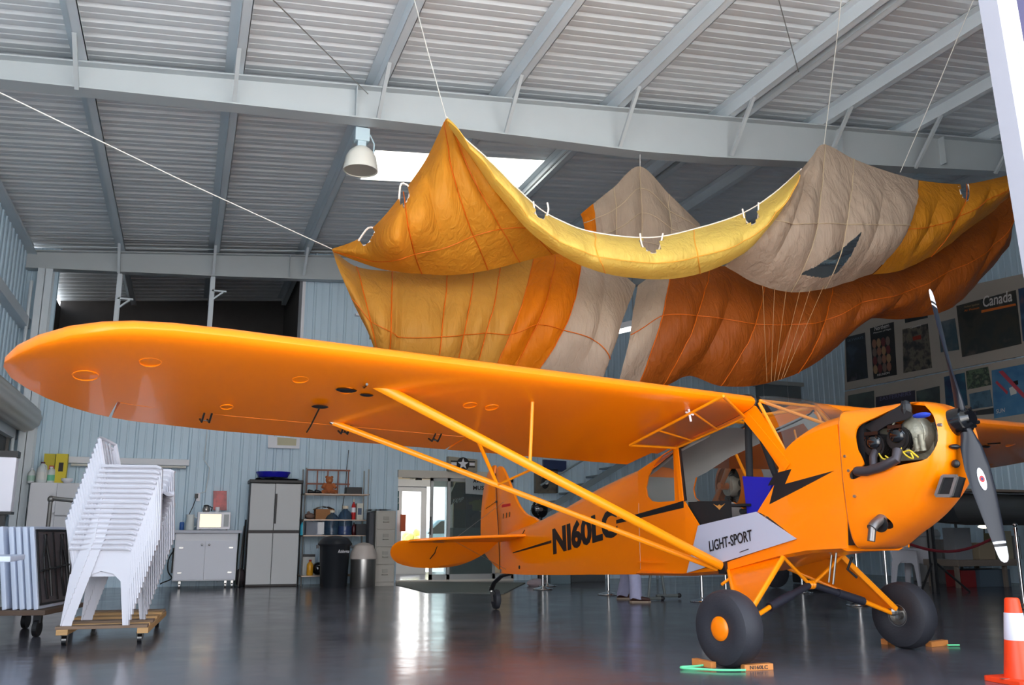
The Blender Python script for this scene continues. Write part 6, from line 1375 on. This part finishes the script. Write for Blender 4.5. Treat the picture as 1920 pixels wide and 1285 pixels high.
J = [((0, 0, .82), .12, .10), ((0, 0, .98), .115, .09), ((.0, 0, 1.16), .13, .095), ((.02, 0, 1.28), .12, .085), ((.04, 0, 1.37), .05), ((.06, 0, 1.42), .05), ((.075, 0, 1.50), .078, .085), ((.08, 0, 1.56), .06),
     ((.01, hy, .76), .09), ((lL.x*.5+.03, (hy+lL.y)/2, .44), .06), ((lL.x, lL.y, .08), .04), ((.01, -hy, .76), .09), ((lR_.x*.5+.03, (-hy+lR_.y)/2, .44), .06), ((lR_.x, lR_.y, .08), .04),
     ((.02, .17, 1.26), .05), ((.03, .23, 1.0), .042), ((.12, .2, .8), .032), ((.17, .19, .73), .03), ((.02, -.17, 1.26), .05), ((.03, -.23, 1.0), .042), ((.12, -.2, .8), .032), ((.17, -.19, .73), .03),
     ((lL.x+.10, lL.y, .035), .035), ((lR_.x+.10, lR_.y, .035), .035)]
E_ = [(0, 1), (1, 2), (2, 3), (3, 4), (4, 5), (5, 6), (6, 7), (0, 8), (8, 9), (9, 10), (0, 11), (11, 12), (12, 13), (3, 14), (14, 15), (15, 16), (16, 17), (3, 18), (18, 19), (19, 20), (20, 21), (10, 22), (13, 23)]
for s, k in ((1, 17), (-1, 21)):
    h0 = Vector(J[k][0])
    for f_, (dy, L_) in enumerate(((.025, .06), (.009, .075), (-.008, .07), (-.024, .055))):
        i0 = len(J); J += [((h0.x+.03, h0.y+dy, h0.z-.02), .0085), ((h0.x+.03+L_*.5, h0.y+dy, h0.z-.02-L_*.45), .008), ((h0.x+.03+L_*.55, h0.y+dy, h0.z-.02-L_), .0075)]; E_ += [(k, i0), (i0, i0+1), (i0+1, i0+2)]
    i0 = len(J); J += [((h0.x+.02, h0.y-s*.04, h0.z-.01), .010), ((h0.x+.045, h0.y-s*.045, h0.z-.04), .009)]; E_ += [(k, i0), (i0, i0+1)]
body = skin_body('body', J, E_, mskin, per)
def leg_cloth(hyy, l):
    g = G(); n = 20; rr = []
    for t_, r, fx in ((0, .125, 0), (.15, .12, .01), (.35, .105, .02), (.5, .092, .03), (.7, .085, .02), (.88, .083, .005), (.97, .088, -.002), (1, .086, 0)):
        c = Vector((lerp(0, l.x, t_)+fx, lerp(hyy, l.y, t_), lerp(.82, .05, t_)))
        rr.append([c+Vector((math.cos(a)*r*(1+.04*noise.noise(Vector((a*2, t_*9, hyy*9)))), math.sin(a)*r*.92, .012*math.sin(3*a+t_*20)*(t_ > .6))) for a in [2*PI*j/n for j in range(n)]])
    g.loft(rr); return g
for s, l in ((1, lL), (-1, lR_)):
    leg_cloth(s*hy, l).build('trouser_leg', mtr, per, world=False, smooth=True)
    g = G(); rr = []
    for x, w, h in ((-.085, .02, .05), (-.075, .038, .085), (-.03, .042, .10), (.03, .043, .085), (.09, .050, .06), (.15, .046, .05), (.185, .03, .04), (.195, .01, .025)):
        rr.append([Vector((l.x+x, l.y+w*math.cos(a), .018+max(0, h*(.5+.5*math.sin(a))))) for a in [2*PI*j/16 for j in range(16)]])
    g.loft(rr); sh = g.build('shoe', mat('brown_leather', (75, 45, 38), .5), per, world=False, smooth=True)
    g = G(); g.loft([[Vector((l.x+x, l.y+w*math.cos(a), z)) for a in (0, PI)]+[] for x, w, z in ()]) if False else None
    g = G(); P = [(-.09, .02), (-.06, .042), (.03, .047), (.1, .054), (.16, .05), (.2, .02)]; g.poly([Vector((l.x+x, l.y+w, 0)) for x, w in P]+[Vector((l.x+x, l.y-w, 0)) for x, w in P[::-1]], (0, 0, .022)); g.build('sole', mat('tan_sole', (165, 145, 125), .7), sh, world=False)
g = G(); g.loft([[Vector((x0_+ax1*math.cos(a), ay1*math.sin(a), z)) for a in [2*PI*j/24 for j in range(24)]] for z, x0_, ax1, ay1 in ((.78, 0, .14, .19), (.9, 0, .135, .175), (1.05, 0, .135, .18), (1.2, .01, .135, .2), (1.3, .02, .12, .19), (1.37, .03, .07, .08))]); g.build('shirt', mat('dark_shirt', (60, 70, 90), .9), per, world=False, smooth=True)
for s in (-1, 1): g = G(); g.tube([(.02, s*.17, 1.29), (.025, s*.205, 1.12), (.03, s*.232, 1.0)], [.07, .062, .058], 14); g.build('sleeve', mat('dark_shirt', (0, 0, 0)), per, world=False, smooth=True)
g = G(); g.sph((.065, 0, 1.525), .092, 16, (.95, .92, .85)); g.build('hair', mat('grey_hair', (120, 112, 105), .8), per, world=False, smooth=True)
g = G(); g.tube([(.155, 0, 1.51), (.175, 0, 1.475), (.155, 0, 1.465)], [.01, .016, .008], 8); g.sph((.15, -.03, 1.51), .012, 8); g.sph((.15, .03, 1.51), .012, 8); g.bar((.152, -.025, 1.435), (.152, .025, 1.435), .01, .01); g.sph((.07, -.085, 1.49), .022, 8, (1, .4, 1.3)); g.sph((.07, .085, 1.49), .022, 8, (1, .4, 1.3)); g.build('face', mskin, per, world=False, smooth=True)
# easel
e0, e1 = at(1222, 1127, Z=0), at(1268, 1124, Z=0)
t = T('easel_stand', 'grey metal A-frame stand on black feet behind the fuselage', 'stand', ((e0.x+e1.x)/2, e0.y, 0))
ap = Vector(((e0.x+e1.x)/2-.08, e0.y+.15, 1.0)); mg = mat('grey_green_steel', (105, 110, 108), .5)
g = G(); g.tube([e0+Vector((-.05, 0, .04)), ap], .02, 8); g.build('leg', mg, t)
g = G(); g.tube([e1+Vector((-.18, 0, .04)), ap], .02, 8); g.build('leg', mg, t)
g = G(); g.tube([e0+Vector((-.1, -.02, .03)), e0+Vector((.16, -.02, .03))], .022, 8); g.tube([e1+Vector((-.32, .0, .05)), e1+Vector((.05, 0, .05))], .022, 8); g.build('foot_bar', mg, t)
for p in (e0+Vector((.16, -.02, .03)), e1+Vector((.05, 0, .05))): g = G(); g.sph(p, .035, 10); g.build('rubber_foot', m_black, t, smooth=True)
# low bench and things under the tail
def pbx(nm, lab, cat, mt, P, Y, d, base=0, bev=.01):
    g = G(); boxpx(g, *P, Y, d, z0=base); return g.build(nm, mt, bevel=bev, label=lab, cat=cat)
pbx('storage_chest', 'pale blue-grey chest under the rear fuselage by the back wall', 'chest', mat('blue_grey_chest', (105, 125, 135), .6), (1032, 1070, 1070, 1098), 15.9, .5)
pbx('storage_chest', 'dull grey chest right of the pale blue one', 'chest', mat('dull_grey_chest', (72, 78, 82), .6), (1072, 1062, 1135, 1098), 16.4, .5)
p = at(1000, 1098, Z=0); g = G(); g.sph((p.x, 15.5, .05), .16, 14, (1.3, .8, .5)); g.v = [Vector((v.x, v.y, max(v.z, 0))) for v in g.v]; g.build('cloth_bundle', mat('pinkish_cloth', (165, 150, 155), .9), smooth=True, label='pinkish cloth bundle on the floor near the leftmost barrier post', cat='bundle')
# staircase / ladder rails on the wall behind the tail
sa, sb2 = at(1035, 950, Y=16.9), at(1200, 850, Y=16.9)
t = T('boarding_stairs', 'grey metal stair rails rising to the right behind the fuselage', 'stairs', (sa.x, 16.9, 0))
dvv = (sb2-sa); A0 = sa-dvv*.12
for off in (0, .7):
    g = G(); g.bar(A0+Vector((0, off, 0)), sb2+dvv*.3+Vector((0, off, 0)), .04, .12); g.build('stringer', mat('stair_grey', (130, 145, 152), .5), t)
    g = G(); g.tube([A0+Vector((0, off, .55)), sb2+dvv*.3+Vector((0, off, .55))], .02, 8); g.build('handrail', mat('stair_grey', (0, 0, 0)), t)
for k in range(9): 
    q = A0.lerp(sb2+dvv*.3, k/9+.04); g = G(); g.bx(q.x-.12, q.x+.12, 16.9, 17.6-.06, q.z-.015, q.z+.015); g.build('tread', mat('stair_grey', (0, 0, 0)), t)
for k in (.3, .9):
    for off in (0, .65):
        q = A0.lerp(sb2+dvv*.3, k)+Vector((0, off, 0)); g = G(); g.tube([q, (q.x, q.y, 0)], .025, 8); g.build('support_leg', mat('stair_grey', (0, 0, 0)), t)
# engine on display and dark poster left of the stairs
p = at(1012, 955, Y=16.35); 
t = T('display_drum', 'black glossy round drum with silver hub behind the fuselage top', 'drum', (p.x, 15.6, 0))
g = G(); g.sph((p.x, 16.35, p.z), .18, 20, (1, .6, 1)); g.build('drum', m_blackgloss, t, smooth=True)
g = G(); g.cyl((p.x-.02, 16.21, p.z-.01), (p.x-.02, 16.26, p.z-.01), .035); g.build('hub', m_steel, t)
g = G(); g.cyl((p.x, 16.35, 0), (p.x, 16.35, p.z), .05); g.cyl((p.x, 16.35, 0), (p.x, 16.35, .03), .18); g.build('pedestal', m_black, t)
q = [at(x, y, Y=YW-.02) for x, y in ((1004, 878), (1046, 880), (1046, 925), (1004, 925))]
t = T('mascot_poster', 'dark poster with a black and white figure left of the stairs', 'poster', q[3])
g = G(); g.poly(q, (0, .09, 0)); g.build('sheet', pict('dark_figure_print', [(62, 62, 60), (110, 105, 95), (40, 40, 40)], 3), t)
c = at(1022, 905, Y=YW-.03); g = G(); g.sph(c, .1, 12, (.9, .1, 1.3)); g.build('black_figure', m_black, t); g = G(); g.sph(c+Vector((.03, -.012, 0)), .045, 12, (1, .1, 1)); g.build('white_patch', m_ink, t)
q = [at(x, y, Y=YW-.02) for x, y in ((1020, 862), (1062, 865), (1062, 885), (1020, 882))]; g = G(); g.poly(q, (0, .09, 0)); g.build('blue_plaque', mat('navy_plaque', (38, 55, 95), .5), label='small navy plaque on the back wall above the dark poster', cat='plaque')
# white-framed hatch on the back wall right of the canopy
t = T('wall_cupboard', 'grey framed cupboard on the back wall right of the parachute bottom', 'cupboard', at(1460, 730, Y=17.2))
a, b, c, d_ = PB(1432, 716, 1502, 760, 17.1); g = G(); g.bx(a, b, 17.1, 17.4, c-.5, d_-.09); g.build('case', mat('grey_cupboard', (95, 105, 110), .6), t)
g = G(); g.bx(a-.06, b+.06, 17.05, 17.42, d_-.09, d_); g.build('cornice', mat('pale_cornice', (150, 155, 155), .6), t)
# ---- the grey aeroplane on display beyond
grey = T('grey_display_aircraft', 'grey propeller aeroplane with brown wooden propeller displayed behind the yellow one', 'aircraft', (10.0, 12.9, 0))
mga = mat('grey_fabric_airframe', (150, 150, 150), .5); mgd = mat('dark_grey_airframe', (84, 88, 92), .5)
gn = at(1352, 912, Y=12.9)      # hub
def gring(x, zc, ry, rz, n=24): return [Vector((x, 12.9+ry*math.cos(a), zc+rz*math.sin(a))) for a in [2*PI*j/n for j in range(n)]]
hz = gn.z
g = G(); g.loft([gring(gn.x+.55, hz+.02, .44, .46), gring(gn.x+.9, hz+.2, .52, .68), gring(gn.x+1.6, hz+.25, .52, .75), gring(gn.x+2.4, hz+.15, .42, .6), gring(gn.x+3.6, hz+.05, .3, .36), gring(gn.x+5.0, hz+.08, .12, .18)]); g.build('fuselage', mga, grey, smooth=True)
g = G(); g.lathe([(.36, 0), (.45, .03), (.47, .15), (.44, .42), (.40, .42), (.42, .15), (.38, .05)], (gn.x+.14, 12.9, hz), ax=(1, 0, 0), n=36, caps=False); g.build('cowl_ring', mat('orange_cowl_ring', (205, 110, 35), .4), grey, smooth=True)
g = G(); g.cyl((gn.x+.12, 12.9, hz), (gn.x+.5, 12.9, hz), .16, .2); en2 = g.build('crankcase', m_alu, grey, smooth=True)
for k in range(7):
    a_ = 2*PI*k/7+.2; dd_ = Vector((0, math.cos(a_), math.sin(a_))); g = G()
    for j in range(6): q = Vector((gn.x+.3, 12.9, hz))+dd_*(.17+j*.03); g.cyl(q, q+dd_*.014, .075, .075, 14)
    g.cyl(Vector((gn.x+.3, 12.9, hz))+dd_*.15, Vector((gn.x+.3, 12.9, hz))+dd_*.36, .05); g.build('cylinder', mat('grey_fins', (95, 95, 95), .4, metal=.6), en2)
g = G(); pa_ = Vector((gn.x, 12.9, hz)); tp = at(1332, 884, Y=12.9); dr_ = (tp-pa_); dr_.x = 0; dr_ = Vector((-.05, -.6, .62)).normalized()
for s in (-1, 1): g.loft([[pa_+dr_*s*r_+Vector((.02*math.sin(a), 0, 0))+dr_.cross(Vector((1, 0, 0)))*w*math.cos(a) for a in [2*PI*j/12 for j in range(12)]] for r_, w in ((0, .05), (.2, .06), (.5, .085), (.8, .075), (.98, .04), (1.0, .01))])
g.cyl(pa_-Vector((.04, 0, 0)), pa_+Vector((.12, 0, 0)), .06); g.build('wooden_propeller', mat('varnished_wood_prop', (190, 105, 45), .3, coat=.4), grey, smooth=True)
wz = at(1800, 955, Y=12.3).z
g = G(); g.loft([[Vector((gn.x+1.3+c_*1.45, y, wz+.16*t_+.02*abs(y-12.9))) for c_, t_ in ((0, 0), (.08, .5), (.3, .75), (.6, .5), (1, 0), (.6, -.15), (.1, -.3))] for y in (12.15, 12.5, 12.9, 14.0, 15.2)]); g.build('wing', mgd, grey, smooth=True)
g = G(); g.loft([[Vector((gn.x+4.4, 12.88, hz+.1)), Vector((gn.x+4.7, 12.88, hz+.6)), Vector((gn.x+5.0, 12.88, hz+.6)), Vector((gn.x+5.1, 12.88, hz+.05))], [Vector((gn.x+4.4, 12.92, hz+.1)), Vector((gn.x+4.7, 12.92, hz+.6)), Vector((gn.x+5.0, 12.92, hz+.6)), Vector((gn.x+5.1, 12.92, hz+.05))]]); g.build('fin', mga, grey)
for y in (12.3, 13.5):
    g = G(); g.tube([(gn.x+1.6, y, wz), (gn.x+1.4, y, .26)], .035, 8); lg = g.build('gear_leg', mgd, grey)
    g = G(); g.lathe([(.06, -.07), (.2, -.08), (.26, -.04), (.27, 0), (.26, .04), (.2, .08), (.06, .07)], (gn.x+1.4, y, .27), ax=(0, 1, 0), n=28); g.build('wheel', m_rubber, lg, smooth=True)
g = G(); g.tube([(gn.x+4.9, 12.9, hz+.0), (gn.x+5.0, 12.9, .0)], .025, 8); g.build('tail_leg', mgd, grey)
# long dark float-like airframe on a black pedestal, right of the yellow nose
zA, zB = at(1800, 985, Y=11.6).z, at(1800, 925, Y=11.6).z; xA, xB = at(1672, 955, Y=11.6).x, at(1960, 955, Y=11.6).x
dk = T('display_float', 'long dark grey aircraft float on a black pedestal right of the yellow nose', 'float', ((xA+xB)/2, 11.6, 0))
g = G(); zm = (zA+zB)/2; hh = (zB-zA)/2
g.loft([[Vector((x, 11.6+ry*math.cos(a), zm+dz+rz*math.sin(a))) for a in [2*PI*j/20 for j in range(20)]] for x, ry, rz, dz in ((xA, .02, .02, .08), (xA+.2, .16, hh*.45, .03), (xA+.7, .26, hh*.8, 0), (xA+1.5, .3, hh, 0), (xB, .3, hh, 0))]); g.build('hull', mat('dark_float_paint', (66, 66, 66), .5), dk, smooth=True)
g = G(); g.bx(xA+.55, xB, 11.35, 11.85, zB+.02, zB+.06); g.build('deck_plank', mat('taupe_plank', (120, 105, 92), .6), dk)
px_ = at(1785, 950, Y=11.2).x
g = G(); g.loft([[Vector((px_+sx*w_, 11.28+sy*.04, z)) for sx, sy in ((-1, -1), (1, -1), (1, 1), (-1, 1))] for z, w_ in ((zA+.05, .17), (zA+.16, .10), (zm, .075), (zB-.05, .14))]); g.build('black_bracket', m_black, dk)
g = G(); g.tube([(px_-.1, 11.6, zA), (px_-.1, 11.6, .0)], .06, 10); g.build('pedestal_column', m_black, dk)
for sx in (-.45, .55):
    g = G(); g.tube([(px_-.1, 11.6, .5), (px_-.1+sx, 11.45, .01)], .018, 8); g.build('tripod_leg', m_black, dk)
g = G(); g.tube([(xB-.1, 11.6, zA+.05), (xB-.1, 11.6, 0)], .05, 10); g.build('rear_prop', m_black, dk)
pbx('fuel_drum', 'blue-grey upright cylinder at the right edge above the dark float', 'drum', mat('blue_grey_drum', (105, 125, 138), .5), (1900, 862, 1945, 945), 13.5, .6, base=0, bev=.08)
# white chair and bins beyond
cpos = at(1708, 1050, Y=13.3)
dup(ch0, (cpos.x+.1, cpos.y+.1, 0), R(-70), label='single white plastic armchair standing alone beyond the far wheel', group='loose white chair')
for o in COL.objects:
    if o.get('group') == 'loose white chair': del o['group']
p = at(1748, 1060, Y=14.2); g = G(); g.lathe([(.24, 0), (.26, .02), (.29, .85), (.31, .87), (.31, .93), (.26, 1.0), (.001, 1.02)], (p.x, 14.35, 0), n=28); g.build('garbage_can', mat('pale_grey_bin', (150, 150, 152), .5), smooth=True, label='pale grey round bin behind the lone white chair', cat='bin')
pbx('white_carton', 'whitish box standing right of the round pale bin', 'box', mat('dull_white_box', (120, 118, 118), .6), (1768, 1012, 1790, 1088), 13.55, .35)
t = T('work_table', 'wooden-edged long table with bins below at the right', 'table', (at(1850, 1055, Y=12.6).x, 12.6, 0))
a, b, c, d_ = PB(1797, 1050, 1915, 1062, 12.3); g = G(); g.bx(a, b, 12.3, 13.1, c, d_); g.build('tabletop', mat('taupe_tabletop', (120, 108, 98), .6), t, bevel=.01)
for x in (a+.05, b-.3):
    for y in (12.4, 13.0): g = G(); g.bx(x-.03, x+.03, y-.03, y+.03, 0, c); g.build('leg', mat('taupe_tabletop', (0, 0, 0)), t)
tt = d_
pbx('toolbox', 'red toolbox on the floor under the long table', 'toolbox', mat('dull_red_toolbox', (120, 25, 28), .5), (1802, 1070, 1830, 1094), 12.45, .35)
pbx('storage_tote', 'blue-grey plastic tote under the long table', 'tote', mat('slate_tote', (78, 92, 105), .5), (1838, 1068, 1895, 1095), 12.45, .5)
for i, (P, mt, nm, lab, cat) in enumerate((((1790, 990, 1822, 1050), mat('grey_pail', (130, 132, 138), .4), 'paint_pail', 'grey pail at the left end of the long table', 'pail'), ((1836, 1018, 1866, 1050), mat('tan_parcel', (150, 135, 112), .7), 'parcel', 'tan parcel on the long table behind the propeller tip', 'parcel'), ((1868, 1000, 1885, 1050), mat('olive_book', (105, 105, 80), .7), 'binder', 'olive binder standing on the long table', 'binder'), ((1885, 996, 1899, 1050), mat('beige_binder', (150, 142, 120), .7), 'binder', 'beige binder right of the olive one on the long table', 'binder'), ((1901, 1005, 1914, 1050), mat('grey_file_box', (110, 110, 112), .7), 'file_box', 'grey file box at the right end of the long table', 'box'))):
    pbx(nm, lab, cat, mt, P, 12.4+.01*i, .25, base=tt)
t = T('desk_lamp', 'lit white lamp over the long table seen under the dark float', 'lamp', at(1845, 988, Y=12.8)); p = at(1845, 988, Y=12.8)
g = G(); g.sph(p, .10, 12, (1.3, .8, .35)); g.build('lamp_head', mat('lit_lamp_head', (255, 250, 235), .4, emit=(255, 248, 225), es=1.6), t, smooth=True)
g = G(); g.tube([p, (p.x, 12.85, tt)], .012, 6); g.cyl((p.x, 12.85, tt), (p.x, 12.85, tt+.02), .09); g.build('lamp_stand', m_black, t)
p = at(1600, 1100, Z=0)
g = G(); g.bx(p.x-.4, p.x+.35, p.y+.6, p.y+1.2, .02, .62); g.build('equipment_case', mat('near_black_case', (30, 30, 32), .6), bevel=.03, label='near-black equipment case on the floor behind the landing gear', cat='case')
# sign seen through the windshield
q = [at(x, y, Y=15.0) for x, y in ((1436, 800), (1480, 776), (1495, 790), (1500, 812), (1432, 836))]
t = T('hanging_banner', 'light grey banner with dark lettering seen through the windshield', 'banner', q[-1])
g = G(); g.poly(q, (0, .02, 0)); g.build('cloth', mat('grey_banner', (165, 165, 165), .8), t)
a, b = at(1468, 795, Y=14.98), at(1492, 790, Y=14.98); g = G(); letter(g, 'MUSEUM', a, b-a, (0, 0, .09), (0, -1, 0), .004, bold=.02); g.build('lettering', m_black, t)
for qq in (q[0], q[1]): g = G(); g.tube([qq, (qq.x, 15.0, zr(qq.x)+PD+.02)], .005, 5); g.build('hanging_cord', m_steel, t)
# ================================================================== FOREGROUND
p = at(1912, 1285, Z=0); cb = Vector((p.x+.06, p.y-.02, 0))
cx = at(1914, 1274, Z=0.02); C_ = (cx.x, cx.y, 0)
ztp = at(1906, 1121, Y=C_[1]).z
cone = T('traffic_cone', 'orange traffic cone with white reflective collar at the right edge', 'traffic cone', C_)
mco = mat('fluorescent_orange_vinyl', (255, 72, 30), .4)
H_ = ztp; rb, rt = .098, .042
def rad(z): return rb+(rt-rb)*(z/H_)
g = G(); g.lathe([(rad(.02), .02), (rad(H_-.02), H_-.01), (rt*.85, H_), (rt*.6, H_), (.001, H_-.02)], C_, n=40); g.build('cone_body', mco, cone, smooth=True)
g = G(); g.lathe([(rad(H_*.545)+.003, H_*.50), (rad(H_*.545)+.004, H_*.505), (rad(H_*.82)+.004, H_*.82), (rad(H_*.82)+.001, H_*.822)], C_, n=40, caps=False); g.build('reflective_collar', mat('white_reflective', (232, 230, 245), .3), cone, smooth=True)
g = G(); P = [(sx*.125+math.cos(a)*.03*1, sy*.125+math.sin(a)*.03) for sx, sy, a0 in ((1, 1, 0), (-1, 1, PI/2), (-1, -1, PI), (1, -1, 1.5*PI)) for a in (a0, a0+PI/4, a0+PI/2)]
g.poly([Vector((C_[0]+x, C_[1]+y, .0)) for x, y in P], (0, 0, .03)); g.build('base', mco, cone, bevel=.004)
g = G(); q = at(1884, 1273, Z=.031); g.bx(q.x-.03, q.x+.03, q.y-.012, q.y+.012, .030, .032); g.build('base_label', m_steel, cone)
# wheel chocks with green cord
def wedge(c, ang, l, w, h, lab, txt=None, nm='wheel_chock'):
    t = T(nm, lab, 'chock', (c.x, c.y, 0), ang)
    g = G(); g.poly([(-l/2, -w/2, 0), (l/2, -w/2, 0), (l/2, -w/2, h), (-l/2, -w/2, h*.9)], (0, w, 0)); g.build('block', mat('orange_wood_block', (205, 130, 65), .6, noise_amt=.15, noise_scale=12), t, world=False, bevel=.003)
    if txt: g = G(); letter(g, txt, (-l*.32, -w/2-.001, h*.2), (l*.62, 0, 0), (0, 0, h*.6), (0, -1, 0), .002, bold=.02); g.build('lettering', m_black, t, world=False)
    return t
k0, k1 = at(1399, 1259, Z=0), at(1453, 1257, Z=0); dk_ = k1-k0; c0 = (k0+k1)/2
hk = at(1426, 1246, Y=c0.y).z
wedge(c0+Vector((0, .04, 0)), math.atan2(dk_.y, dk_.x), dk_.length, .06, max(hk, .04), 'orange wooden chock lettered in black right of the near wheel', 'N160LC')
p = at(1320, 1250, Z=0); wedge(p, R(100), .2, .05, .045, 'plain orange chock left of the near wheel')
p = at(1665, 1208, Z=0); wedge(p, R(20), .12, .06, .05, 'small orange chock left of the far wheel')
p = at(1757, 1212, Z=0); wedge(p, R(10), .22, .06, .045, 'orange chock right of the far wheel')
mcord = mat('green_cord', (110, 225, 160), .7)
g = G(); g.tube([Vector(q) for q in crom([tuple(at(x, y, Z=.012)) for x, y in ((1318, 1248), (1300, 1250), (1280, 1251), (1279, 1253), (1310, 1255), (1350, 1257), (1398, 1257))], 40)], .008, 6); g.build('chock_cord', mcord, smooth=True, label='pale green cord looped between the chocks of the near wheel', cat='cord')
g = G(); g.tube([at(1776, 1210, Z=.012), at(1799, 1210, Z=.012)], .007, 6); g.build('chock_cord', mcord, label='short green cord end beside the far wheel chock', cat='cord')
